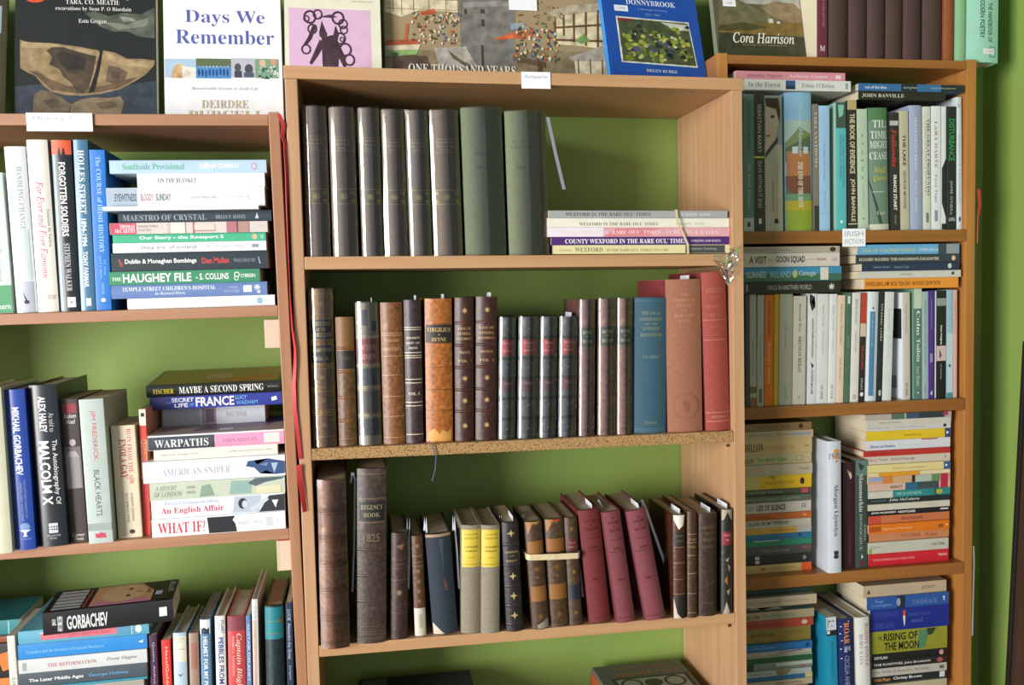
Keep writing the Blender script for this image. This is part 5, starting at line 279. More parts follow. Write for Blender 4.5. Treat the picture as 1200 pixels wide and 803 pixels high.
(0.0667,-0.08,1.8765,0.015,0.3,0.4868,0.1396,0,'pb','a08c6a','wide picture book of painted medieval town, top of middle bookcase',[('cP','8c7c5c',((-0.0012,0.7333),(0.3699,0.6975),(0.9979,0.6982),(0.9904,0.9024),(-0.0056,0.928))),('cP','7c7a72',((0.2993,0.2675),(0.5349,0.2541),(0.5112,0.818),(0.2985,0.8131))),('cP','98958c',((0.3131,0.3925),(0.5035,0.3713),(0.4955,0.4063),(0.3122,0.4268))),('cR','3c3a36',0.3855,0.398,0.5032,0.5484),('cR','3c3a36',0.3808,0.3907,0.6744,0.8103),('cR','3c3a36',0.3187,0.3281,0.4379,0.4717),('cR','3c3a36',0.384,0.4004,0.4347,0.4625),('cP','b8b0a4',((0.193,0.7039),(0.3189,0.688),(0.3664,0.8223),(0.2132,0.8382))),('cP','6c5c48',((0.2468,0.7133),(0.2994,0.7792),(0.3527,0.8228),(0.3319,0.8347),(0.2657,0.769))),('cP','5c4c3c',((0.0316,0.7433),(0.1647,0.7611),(0.1793,0.8504),(0.0291,0.8548))),('cP','d8ccaa',((0.0087,0.284),(0.2993,0.2675),(0.2942,0.4619),(0.1385,0.458),(0.0703,0.5063),(0.0045,0.4757))),('cR','6c4c34',0.0354,0.0384,0.2825,0.474),('cR','6c4c34',0.0689,0.0713,0.2806,0.495),('cR','6c4c34',0.1159,0.1187,0.2779,0.4702),('cR','6c4c34',0.1767,0.1796,0.2745,0.456),('cR','6c4c34',0.2446,0.2466,0.2706,0.4869),('cR','6c4c34',0.2924,0.2942,0.2679,0.4846),('cR','6c4c34',0.0065,0.2963,0.3856,0.382),('cR','6c4c34',0.005,0.2945,0.4532,0.4505),('cP','c8603c',((0.1449,0.469),(0.1961,0.4439),(0.2056,0.4718),(0.1579,0.491))),('cP','c8643c',((0.086,0.5506),(0.096,0.5502),(0.0865,0.6742),(0.0731,0.6747))),('cP','b85c3c',((0.0002,0.6662),(0.1406,0.6496),(0.133,0.6836),(-0.0005,0.6998))),('cP','d8c8ac',((-0.0005,0.6998),(0.1398,0.6834),(0.1322,0.7173),(-0.0012,0.7333))),('cP','8cac68',((-0.0012,0.7333),(0.1322,0.7173),(0.1247,0.7513),(-0.0021,0.7723))),('cE','4c5c44',0.0414,0.7541,0.0129,0.013),('cP','c8643c',((0.4336,0.6325),(0.4971,0.5899),(0.5991,0.5627),(0.5872,0.6092),(0.4576,0.6373))),('cP','8c9ca4',((0.4991,0.521),(0.555,0.5186),(0.5819,0.5519),(0.5047,0.5667))),('cP','d8cca4',((0.6831,0.4665),(0.8923,0.4099),(1.0086,0.4043),(0.9983,0.6865),(0.6843,0.6515))),('cP','b4a88c',((0.6414,0.4453),(0.7569,0.3816),(0.8723,0.3641),(0.9439,0.3839),(0.8702,0.4227),(0.6902,0.4662))),('cP','6c4c34',((0.6831,0.4665),(0.6917,0.4661),(0.6875,0.6629),(0.679,0.6633))),('cP','6c4c34',((0.719,0.4532),(0.7276,0.4528),(0.7251,0.5921),(0.7166,0.5925))),('cP','6c4c34',((0.7622,0.4396),(0.7707,0.4392),(0.7663,0.6368),(0.7577,0.6372))),('cP','6c4c34',((0.8127,0.4255),(0.8213,0.4251),(0.8155,0.6582),(0.8069,0.6585))),('cP','6c4c34',((0.8634,0.4114),(0.8721,0.4109),(0.8649,0.6796),(0.8563,0.6799))),('cP','6c4c34',((0.914,0.4089),(0.9227,0.4085),(0.9145,0.7011),(0.9059,0.7014))),('cP','6c4c34',((0.9649,0.4064),(0.9736,0.406),(0.9652,0.6993),(0.9565,0.6996))),('cP','6c4c34',((0.6809,0.5361),(0.9764,0.4881),(0.9759,0.5028),(0.6805,0.5506))),('cP','6c4c34',((0.6783,0.6171),(1.0009,0.6161),(1.0003,0.6308),(0.6779,0.6316))),('cP','7c9c58',((0.7631,0.6254),(0.8075,0.5772),(0.8274,0.6229),(0.7909,0.6475))),('cP','a8a294',((0.738,0.7419),(0.8765,0.6559),(0.9966,0.7333),(0.9957,0.7566),(0.7514,0.7646))),('cP','d8ccaa',((0.7585,0.7643),(0.9957,0.7566),(0.9904,0.9024),(0.7679,0.9081))),('cR','6c4c34',0.7731,0.7786,0.7523,0.9078),('cR','6c4c34',0.8231,0.8284,0.7507,0.9066),('cR','6c4c34',0.8733,0.8786,0.749,0.9053),('cR','6c4c34',0.9237,0.9289,0.7473,0.904),('cP','6c543c',((0.5066,0.7383),(0.638,0.7797),(0.6369,0.8142),(0.5056,0.7725))),('cP','5c4a38',((0.6099,0.7806),(0.6239,0.7802),(0.6203,0.8948),(0.6063,0.8951))),('cQ','d8c8a4',((0.1353,0.583,0.0076,0.0158),(0.188,0.5058,0.0076,0.0158),(0.2423,0.4911,0.0076,0.0158),(0.2256,0.4889,0.0076,0.0158),(0.1829,0.5105,0.0076,0.0158),(0.1506,0.6658,0.0076,0.0158),(0.255,0.5259,0.0076,0.0158),(0.271,0.5061,0.0076,0.0158),(0.1746,0.6413,0.0076,0.0158),(0.2254,0.4856,0.0076,0.0158),(0.291,0.5057,0.0076,0.0158),(0.1494,0.6257,0.0076,0.0158),(0.1651,0.5283,0.0076,0.0158),(0.118,0.4886,0.0076,0.0158),(0.2134,0.5153,0.0076,0.0158),(0.2163,0.5414,0.0076,0.0158),(0.1852,0.6621,0.0076,0.0158),(0.193,0.5837,0.0076,0.0158),(0.2677,0.5005,0.0076,0.0158),(0.1292,0.654,0.0076,0.0158),(0.2581,0.5146,0.0076,0.0158),(0.1367,0.6195,0.0076,0.0158),(0.2817,0.5027,0.0076,0.0158),(0.2799,0.6428,0.0076,0.0158),(0.2164,0.5515,0.0076,0.0158),(0.1239,0.4778,0.0076,0.0158))),('cQ','b8543c',((0.2857,0.5111,0.0076,0.0158),(0.2365,0.5171,0.0076,0.0158),(0.2573,0.5855,0.0076,0.0158),(0.159,0.504,0.0076,0.0158),(0.2405,0.4785,0.0076,0.0158),(0.1448,0.5826,0.0076,0.0158),(0.2627,0.5889,0.0076,0.0158),(0.1528,0.6549,0.0076,0.0158),(0.1429,0.4724,0.0076,0.0158),(0.1531,0.5592,0.0076,0.0158),(0.1151,0.5062,0.0076,0.0158),(0.1712,0.5841,0.0076,0.0158),(0.1276,0.5434,0.0076,0.0158),(0.2681,0.6633,0.0076,0.0158))),('cQ','4c6c94',((0.2252,0.6061,0.0076,0.0158),(0.2143,0.4943,0.0076,0.0158),(0.1111,0.4742,0.0076,0.0158),(0.2733,0.6061,0.0076,0.0158),(0.2869,0.4666,0.0076,0.0158),(0.2223,0.5637,0.0076,0.0158),(0.2411,0.5295,0.0076,0.0158),(0.2936,0.4773,0.0076,0.0158),(0.2039,0.6163,0.0076,0.0158),(0.2712,0.6136,0.0076,0.0158),(0.2335,0.6265,0.0076,0.0158),(0.276,0.5347,0.0076,0.0158),(0.2294,0.6486,0.0076,0.0158),(0.2673,0.5484,0.0076,0.0158))),('cQ','e0d8c4',((0.2496,0.6402,0.0076,0.0158),(0.2096,0.5933,0.0076,0.0158),(0.1738,0.5862,0.0076,0.0158),(0.2192,0.4818,0.0076,0.0158),(0.2203,0.6677,0.0076,0.0158),(0.2673,0.6119,0.0076,0.0158),(0.1741,0.6171,0.0076,0.0158),(0.212,0.5556,0.0076,0.0158),(0.2629,0.4805,0.0076,0.0158),(0.2463,0.4702,0.0076,0.0158),(0.2157,0.5637,0.0076,0.0158),(0.1445,0.6108,0.0076,0.0158),(0.1953,0.5917,0.0076,0.0158),(0.2776,0.515,0.0076,0.0158),(0.1053,0.532,0.0076,0.0158),(0.2317,0.5062,0.0076,0.0158),(0.1321,0.6533,0.0076,0.0158),(0.227,0.5553,0.0076,0.0158))),('cQ','5c5440',((0.2717,0.5298,0.0076,0.0158),(0.2294,0.5055,0.0076,0.0158),(0.1818,0.6312,0.0076,0.0158),(0.2731,0.6427,0.0076,0.0158),(0.1741,0.5862,0.0076,0.0158),(0.1636,0.4958,0.0076,0.0158),(0.194,0.637,0.0076,0.0158),(0.2615,0.6087,0.0076,0.0158),(0.2831,0.5191,0.0076,0.0158),(0.1342,0.561,0.0076,0.0158),(0.1554,0.512,0.0076,0.0158),(0.1795,0.5947,0.0076,0.0158),(0.1962,0.5308,0.0076,0.0158),(0.2582,0.664,0.0076,0.0158),(0.1896,0.4821,0.0076,0.0158),(0.1063,0.6477,0.0076,0.0158),(0.109,0.6144,0.0076,0.0158),(0.2108,0.5289,0.0076,0.0158),(0.2543,0.4677,0.0076,0.0158),(0.1279,0.5622,0.0076,0.0158))),('cQ','d8c070',((0.5181,0.7313,0.0083,0.0169),(0.5601,0.5639,0.0083,0.0169),(0.5234,0.6829,0.0083,0.0169),(0.5931,0.6806,0.0083,0.0169),(0.6284,0.7221,0.0083,0.0169),(0.6828,0.6905,0.0083,0.0169),(0.551,0.6449,0.0083,0.0169),(0.5508,0.5329,0.0083,0.0169),(0.597,0.7007,0.0083,0.0169),(0.549,0.5961,0.0083,0.0169),(0.575,0.6975,0.0083,0.0169),(0.6062,0.6764,0.0083,0.0169),(0.6493,0.6213,0.0083,0.0169),(0.6517,0.7452,0.0083,0.0169),(0.5282,0.7556,0.0083,0.0169),(0.6454,0.5576,0.0083,0.0169),(0.5944,0.6795,0.0083,0.0169),(0.6766,0.6162,0.0083,0.0169),(0.6127,0.74,0.0083,0.0169),(0.6523,0.7543,0.0083,0.0169),(0.596,0.6856,0.0083,0.0169),(0.5502,0.7043,0.0083,0.0169),(0.6584,0.681,0.0083,0.0169),(0.6439,0.5779,0.0083,0.0169),(0.6702,0.7625,0.0083,0.0169),(0.6873,0.6546,0.0083,0.0169))),('cQ','c04c38',((0.656,0.6033,0.0083,0.0169),(0.6729,0.7323,0.0083,0.0169),(0.58,0.549,0.0083,0.0169),(0.5927,0.6614,0.0083,0.0169),(0.6507,0.644,0.0083,0.0169),(0.5188,0.7263,0.0083,0.0169),(0.5251,0.7239,0.0083,0.0169),(0.5474,0.6112,0.0083,0.0169),(0.6569,0.5597,0.0083,0.0169),(0.5419,0.6552,0.0083,0.0169),(0.6402,0.7296,0.0083,0.0169),(0.6334,0.7553,0.0083,0.0169),(0.5988,0.7573,0.0083,0.0169),(0.5331,0.5844,0.0083,0.0169),(0.6097,0.5979,0.0083,0.0169),(0.6426,0.6809,0.0083,0.0169),(0.6049,0.7317,0.0083,0.0169),(0.6154,0.6029,0.0083,0.0169))),('cQ','4c74a4',((0.5801,0.7329,0.0083,0.0169),(0.6762,0.5753,0.0083,0.0169),(0.6616,0.7599,0.0083,0.0169),(0.6072,0.6663,0.0083,0.0169),(0.5509,0.6595,0.0083,0.0169),(0.6032,0.6742,0.0083,0.0169),(0.5176,0.7648,0.0083,0.0169),(0.607,0.6247,0.0083,0.0169),(0.6559,0.6621,0.0083,0.0169),(0.6005,0.695,0.0083,0.0169),(0.5273,0.6611,0.0083,0.0169),(0.585,0.7596,0.0083,0.0169),(0.6798,0.59,0.0083,0.0169),(0.6015,0.5588,0.0083,0.0169),(0.5895,0.7255,0.0083,0.0169),(0.6742,0.6405,0.0083,0.0169),(0.5737,0.5755,0.0083,0.0169),(0.621,0.7508,0.0083,0.0169))),('cQ','e0d8c4',((0.5366,0.7185,0.0083,0.0169),(0.5223,0.5783,0.0083,0.0169),(0.5544,0.6957,0.0083,0.0169),(0.5734,0.6151,0.0083,0.0169),(0.6275,0.5523,0.0083,0.0169),(0.6469,0.5558,0.0083,0.0169),(0.6072,0.5884,0.0083,0.0169),(0.5503,0.6582,0.0083,0.0169),(0.5933,0.6192,0.0083,0.0169),(0.5881,0.6565,0.0083,0.0169),(0.5461,0.5798,0.0083,0.0169),(0.6255,0.6814,0.0083,0.0169),(0.606,0.7335,0.0083,0.0169),(0.6204,0.7343,0.0083,0.0169),(0.5549,0.7086,0.0083,0.0169),(0.655,0.7442,0.0083,0.0169),(0.5726,0.6054,0.0083,0.0169),(0.6801,0.5776,0.0083,0.0169))),('cQ','5c8464',((0.6882,0.7394,0.0083,0.0169),(0.5413,0.5884,0.0083,0.0169),(0.6451,0.589,0.0083,0.0169),(0.5306,0.7314,0.0083,0.0169),(0.5876,0.7193,0.0083,0.0169),(0.5388,0.6279,0.0083,0.0169),(0.6397,0.5307,0.0083,0.0169),(0.5498,0.6948,0.0083,0.0169),(0.6723,0.7595,0.0083,0.0169),(0.5362,0.6528,0.0083,0.0169))),('cQ','4c4434',((0.6488,0.6478,0.0083,0.0169),(0.6385,0.5722,0.0083,0.0169),(0.5312,0.5567,0.0083,0.0169),(0.5223,0.6644,0.0083,0.0169),(0.6056,0.6654,0.0083,0.0169),(0.5439,0.5751,0.0083,0.0169),(0.5492,0.7327,0.0083,0.0169),(0.6865,0.749,0.0083,0.0169),(0.5359,0.5459,0.0083,0.0169),(0.6833,0.6366,0.0083,0.0169),(0.6513,0.6051,0.0083,0.0169),(0.5976,0.6528,0.0083,0.0169),(0.5905,0.6737,0.0083,0.0169),(0.517,0.7004,0.0083,0.0169),(0.6665,0.5692,0.0083,0.0169),(0.5936,0.7069,0.0083,0.0169),(0.5891,0.5758,0.0083,0.0169),(0.5448,0.6541,0.0083,0.0169))),('cQ','a89468',((0.5305,0.5037,0.0069,0.0124),(0.6863,0.4683,0.0069,0.0124),(0.6984,0.4563,0.0069,0.0124),(0.6082,0.4561,0.0069,0.0124),(0.6261,0.5128,0.0069,0.0124),(0.689,0.4008,0.0069,0.0124),(0.7078,0.4732,0.0069,0.0124),(0.681,0.4851,0.0069,0.0124),(0.607,0.5007,0.0069,0.0124),(0.7018,0.466,0.0069,0.0124),(0.6791,0.4777,0.0069,0.0124),(0.6079,0.4746,0.0069,0.0124),(0.5438,0.4205,0.0069,0.0124),(0.6237,0.3667,0.0069,0.0124),(0.5984,0.4624,0.0069,0.0124),(0.6533,0.3986,0.0069,0.0124),(0.7149,0.4611,0.0069,0.0124),(0.5948,0.4658,0.0069,0.0124))),('cQ','6c6448',((0.6411,0.4445,0.0069,0.0124),(0.6034,0.5164,0.0069,0.0124),(0.6547,0.4692,0.0069,0.0124),(0.677,0.5102,0.0069,0.0124),(0.5332,0.462,0.0069,0.0124),(0.6759,0.4012,0.0069,0.0124),(0.6102,0.3734,0.0069,0.0124),(0.5681,0.4244,0.0069,0.0124),(0.5496,0.4066,0.0069,0.0124),(0.7077,0.4439,0.0069,0.0124),(0.6269,0.5104,0.0069,0.0124),(0.6386,0.5141,0.0069,0.0124),(0.6533,0.4856,0.0069,0.0124),(0.5437,0.4588,0.0069,0.0124))),('cX','ONE THOUSAND YEARS',0.814,0.8748,'ecebe4','F',0.0898,0.5164),('cR','f2f4f6',0.4986,0.6136,0.3023,0.4351)],None,0.0106),
(0.4947,-0.145,1.8758,0.02,0.225,0.202,0.2967,-6,'hb','1f50a8','blue book with framed green garden painting, top of middle bookcase',[('cX','DONNYBROOK',0.1298,0.1811,'e4ecf4','F',0.2384,0.7699),('cX','A Heritage in Living',0.2156,0.23,'a8c0e0','F',0.3538,0.6708),('cX','1750 - 1900',0.2616,0.2779,'a8c0e0','F',0.4292,0.5818),('cP','e0e0d4',((0.1101,0.306),(0.8894,0.3193),(0.9169,0.7647),(0.1098,0.7511))),('cP','4c5638',((0.126,0.3218),(0.8782,0.3328),(0.9055,0.7485),(0.1289,0.738))),('cP','c8ccc0',((0.5829,0.3371),(0.867,0.3462),(0.877,0.4052),(0.7108,0.4059))),('cP','8c2c34',((0.126,0.3218),(0.2861,0.3249),(0.2835,0.346),(0.123,0.347))),('cQ','8a9838',((0.682,0.3793,0.0855,0.035),(0.4737,0.4295,0.0634,0.053),(0.1576,0.6834,0.0596,0.0496),(0.5541,0.4861,0.0527,0.0548),(0.5314,0.4619,0.0747,0.0404),(0.1531,0.4704,0.0404,0.0348),(0.6638,0.4878,0.0839,0.0585),(0.1502,0.6969,0.0863,0.0315),(0.7694,0.4946,0.0625,0.0675),(0.3007,0.5479,0.0859,0.0575),(0.4384,0.6804,0.0798,0.0527),(0.2083,0.5834,0.0614,0.0367),(0.1687,0.5561,0.0445,0.0463),(0.5997,0.5115,0.0515,0.0518),(0.4125,0.6202,0.0652,0.0685),(0.7894,0.5883,0.0503,0.0331),(0.7445,0.606,0.07,0.0429),(0.3137,0.5967,0.0669,0.0522),(0.5627,0.6053,0.0478,0.0385),(0.8006,0.6439,0.0829,0.0301),(0.1843,0.4767,0.0598,0.0535),(0.2027,0.5585,0.0419,0.032),(0.6016,0.5409,0.0703,0.0435),(0.4767,0.4422,0.0557,0.0583),(0.7373,0.3854,0.0443,0.0609),(0.5554,0.6104,0.049,0.0455))),('cQ','b4b450',((0.3091,0.664,0.0407,0.0391),(0.825,0.5215,0.0472,0.0417),(0.7739,0.5491,0.0407,0.0232),(0.7543,0.4649,0.0303,0.0365),(0.4661,0.6267,0.0381,0.0426),(0.205,0.5266,0.0513,0.0227),(0.3425,0.6422,0.0525,0.0285),(0.2455,0.5591,0.0537,0.0309),(0.218,0.6444,0.048,0.0466),(0.7703,0.6671,0.0432,0.0433),(0.3557,0.5438,0.0418,0.0471),(0.762,0.506,0.0404,0.0308),(0.3929,0.5607,0.0414,0.026),(0.5162,0.6511,0.0469,0.0443),(0.5356,0.5004,0.0549,0.0456),(0.3491,0.473,0.046,0.0359),(0.5132,0.6918,0.051,0.0434),(0.1872,0.6072,0.0559,0.0228),(0.1933,0.6522,0.06,0.0228),(0.5856,0.4898,0.0544,0.0389),(0.3186,0.5224,0.0551,0.0353),(0.6671,0.5464,0.0396,0.0481))),('cQ','2c3028',((0.6091,0.5102,0.0562,0.0492),(0.6163,0.6434,0.0506,0.0528),(0.5894,0.6253,0.0679,0.0531),(0.7435,0.6509,0.0607,0.0424),(0.6226,0.6075,0.0511,0.0389),(0.2278,0.6077,0.076,0.0374),(0.2639,0.437,0.0513,0.0345),(0.8434,0.3582,0.0462,0.0284),(0.5795,0.6013,0.0406,0.0266),(0.4534,0.547,0.0724,0.0257),(0.2234,0.433,0.0422,0.0326),(0.6368,0.541,0.0425,0.0308),(0.3449,0.4224,0.0658,0.0352),(0.5069,0.6178,0.0537,0.0334),(0.7445,0.6371,0.0477,0.0432),(0.8145,0.496,0.0424,0.0262),(0.7929,0.5989,0.0495,0.0426),(0.5069,0.4459,0.0759,0.047),(0.3208,0.3724,0.0534,0.0372),(0.6885,0.576,0.0592,0.0299),(0.2517,0.4747,0.044,0.0543),(0.4918,0.5617,0.0761,0.0336))),('cQ','5c7040',((0.5318,0.4219,0.0663,0.0245),(0.7012,0.6342,0.0686,0.0273),(0.3261,0.6116,0.037,0.0409),(0.4523,0.6805,0.0583,0.0539),(0.3462,0.6335,0.0509,0.0559),(0.2003,0.6521,0.0418,0.0431),(0.5253,0.4244,0.069,0.0352),(0.3801,0.4065,0.0461,0.0405),(0.6485,0.4823,0.0627,0.0281),(0.4217,0.5266,0.0749,0.0529),(0.621,0.3726,0.0492,0.0488),(0.3101,0.5646,0.0527,0.0248),(0.8226,0.6135,0.0417,0.0456),(0.3539,0.503,0.0563,0.0347),(0.3854,0.5065,0.0618,0.0333),(0.2779,0.6187,0.0471,0.0569),(0.5269,0.604,0.0472,0.0528),(0.2278,0.4355,0.0368,0.0477))),('cQ','54507c',((0.592,0.5364,0.0419,0.0443),(0.5361,0.5235,0.0355,0.0249),(0.2959,0.591,0.0299,0.0467),(0.4435,0.6018,0.0508,0.0423),(0.6439,0.5699,0.0393,0.0322),(0.2425,0.5926,0.0527,0.0484),(0.6214,0.619,0.0494,0.0209),(0.3997,0.5745,0.0509,0.0234))),('cQ','c8c88c',((0.3739,0.5727,0.0336,0.0264),(0.5287,0.4682,0.0331,0.0277),(0.483,0.5241,0.0273,0.0147),(0.5601,0.6941,0.0276,0.0245),(0.6649,0.4716,0.037,0.023),(0.2804,0.4609,0.0217,0.0221),(0.5748,0.5129,0.0366,0.0184),(0.4394,0.4635,0.0376,0.0146),(0.6938,0.5659,0.0286,0.0218),(0.2918,0.6856,0.038,0.0263),(0.5239,0.4585,0.0344,0.0172),(0.7012,0.4818,0.0289,0.0265))),('cX','HELEN BURKE',0.8053,0.8324,'d8e4f0','F',0.3591,0.6877),('cR','eef0f4',0.1052,0.2499,0.1975,0.2557),('cX','1,500',0.2127,0.2404,'8088b0','S',0.1301,0.2249)],'2c8cd8',0.0106),
(0.7209,-0.115,1.9442,0.02,0.22,0.1857,0.2269,0,'pb','5c5640','book with brown hillside landscape cover, top of right bookcase',[('cP','a8a89c',((0.1252,-0.0774),(1.1505,-0.1156),(1.0569,0.5263),(0.6262,0.4697),(0.0598,0.4515))),('cP','6c684c',((0.0619,0.4346),(0.2226,0.3963),(0.4631,0.5079),(0.6619,0.5703),(1.0444,0.6116),(1.0246,0.7475),(0.0328,0.6697))),('cP','8c7a5c',((0.5247,0.4894),(0.6806,0.4343),(0.9284,0.4445),(1.0519,0.5605),(1.037,0.6627),(0.7543,0.6187),(0.6146,0.5546))),('cP','7a6430',((0.0328,0.6697),(1.042,0.6287),(1.0221,0.7645),(0.0205,0.7697))),('cP','3c3c28',((0.0225,0.753),(1.0197,0.7814),(0.9634,1.1671),(-0.0304,1.1816))),('cP','4c4828',((0.0308,0.6864),(0.3078,0.6464),(0.5962,0.6899),(0.3948,0.728),(0.0246,0.7364))),('cR','c8c4b0',0.6077,0.6614,0.6054,0.6463),('cR','c8c4b0',0.7034,0.7396,0.6284,0.6528),('cX','Cora Harrison',0.7496,0.8516,'e8e4d8','FI',0.1777,0.8802),('cX','AUTHOR OF MY LADY JUDGE',0.8637,0.8786,'a8a084','S',0.2796,0.7872),('cR','eef0f4',0.1009,0.2489,0.4335,0.4968),('cX','2,000',0.4499,0.4809,'8088b0','S',0.1184,0.2119)],'8c9080',0.0041)
]
TAGS=[((-0.5036,-0.4057,1.7644,1.7931,-0.2815),'History 2','white paper label on top edge of left bookcase'),((0.2906,0.3416,1.8416,1.8699,-0.2815),'Antiquarian','small white paper label on top edge of middle bookcase'),((0.9541,1.0039,1.5659,1.6014,-0.1665),'IRISH|FICTION','white handwritten paper label on upper shelf edge of right bookcase')]
RIBS=[([(-0.1164,-0.283,1.7939),(-0.1102,-0.283,1.7773),(-0.1123,-0.283,1.7578),(-0.1086,-0.283,1.7467),(-0.1083,-0.283,1.7021),(-0.1096,-0.283,1.6321),(-0.1102,-0.283,1.5617),(-0.1101,-0.283,1.4908),(-0.1085,-0.283,1.4409),(-0.105,-0.283,1.4051),(-0.1058,-0.283,1.3836),(-0.1093,-0.283,1.3479),(-0.1095,-0.283,1.3047),(-0.1062,-0.283,1.2612),(-0.1035,-0.283,1.2204)],'long red ribbon hanging between left and middle bookcases'),([(-0.1066,-0.285,1.2108),(-0.1058,-0.285,1.1947),(-0.1026,-0.285,1.1669),(-0.0997,-0.285,1.1302)],'short red ribbon tail hanging low between left and middle bookcases'),([(1.2607,-0.16,1.6783),(1.2639,-0.16,1.647),(1.2602,-0.16,1.621),(1.2587,-0.16,1.5688)],'short red ribbon beside upper right end of right bookcase')]
SL=[([(0.3393,-0.264,1.7965),(0.352,-0.264,1.7337),(0.3661,-0.264,1.6711)],0.006,'grey card strip hanging beside last olive green volume'),([(0.5109,-0.23,1.0987),(0.5189,-0.23,1.0804),(0.5429,-0.23,1.0089),(0.5638,-0.23,0.9467)],0.005,'white price slip hanging from red leaning volumes on third shelf'),([(0.4244,-0.24,1.1066),(0.4369,-0.24,1.0834),(0.4472,-0.24,1.0187),(0.4523,-0.24,0.9378)],0.003,'white price slip between first and second leaning red volumes'),([(-0.022,-0.25,1.1676),(-0.0184,-0.25,1.187),(-0.0145,-0.25,1.1732),(-0.0199,-0.25,1.0558),(-0.0257,-0.25,0.974)],0.003,'bluish paper slip between the two tallest brown volumes'),([(0.2384,-0.245,1.0792),(0.2411,-0.245,1.0915),(0.2436,-0.245,1.035),(0.2449,-0.245,0.9327)],0.003,'white slip left of black ribbed volume with gilt crosses'),([(0.2799,-0.245,1.0826),(0.2825,-0.245,1.0918),(0.2858,-0.245,1.0319),(0.2896,-0.245,0.9211)],0.003,'white slip beside worn banded volumes on third shelf'),([(0.3743,-0.245,1.0857),(0.3836,-0.245,1.0692),(0.3872,-0.245,1.0086),(0.3905,-0.245,0.9285)],0.003,'white slip right of narrow worn brown volume'),([(0.073,-0.255,1.0656),(0.0756,-0.255,1.102),(0.075,-0.255,1.0349),(0.0716,-0.255,0.9739)],0.004,'white slip beside small dark maroon volume'),([(0.1025,-0.255,1.0758),(0.1055,-0.255,1.1),(0.1069,-0.255,1.0709),(0.1054,-0.255,1.048)],0.003,'pale slip above thin worn tooled volume'),([(0.1538,-0.255,1.0722),(0.1553,-0.255,1.0997),(0.1591,-0.255,1.0441),(0.1616,-0.255,0.9665)],0.003,'pale slip standing from wide navy volume'),([(0.6819,-0.27,1.4955),(0.6834,-0.27,1.4705),(0.6854,-0.27,1.4157)],0.005,'white slip hanging beside red volume at right panel'),([(0.6519,-0.25,1.0553),(0.6548,-0.25,1.0063),(0.6555,-0.25,0.9081)],0.004,'white slip between wide brown and thin black volume')]
BAND1=[(0.5684,-0.2745,1.6317),(0.5899,-0.2745,1.5506)]
BAND2=[(0.2809,-0.2905,1.0238),(0.376,-0.2905,1.0197)]
FILM=[(0.6315,-0.284,1.5487),(0.6378,-0.284,1.5302),(0.6457,-0.284,1.5147),(0.6604,-0.284,1.5144),(0.6769,-0.284,1.5279),(0.6836,-0.284,1.5478),(0.6871,-0.284,1.5677),(0.6707,-0.284,1.5664)]
THREAD=[(0.1141,-0.283,1.2394),(0.1212,-0.283,1.2286),(0.1251,-0.283,1.212),(0.123,-0.283,1.1897),(0.1172,-0.283,1.1692)]
STRIP=[(1.2478,-0.17,0.9402),(1.2491,-0.17,0.9039),(1.2477,-0.17,0.8314),(1.2464,-0.17,0.7494)]
BRK=[(-0.156,-0.1309,1.4079,1.4562,-0.26),(-0.1505,-0.1256,1.0241,1.0776,-0.26)]
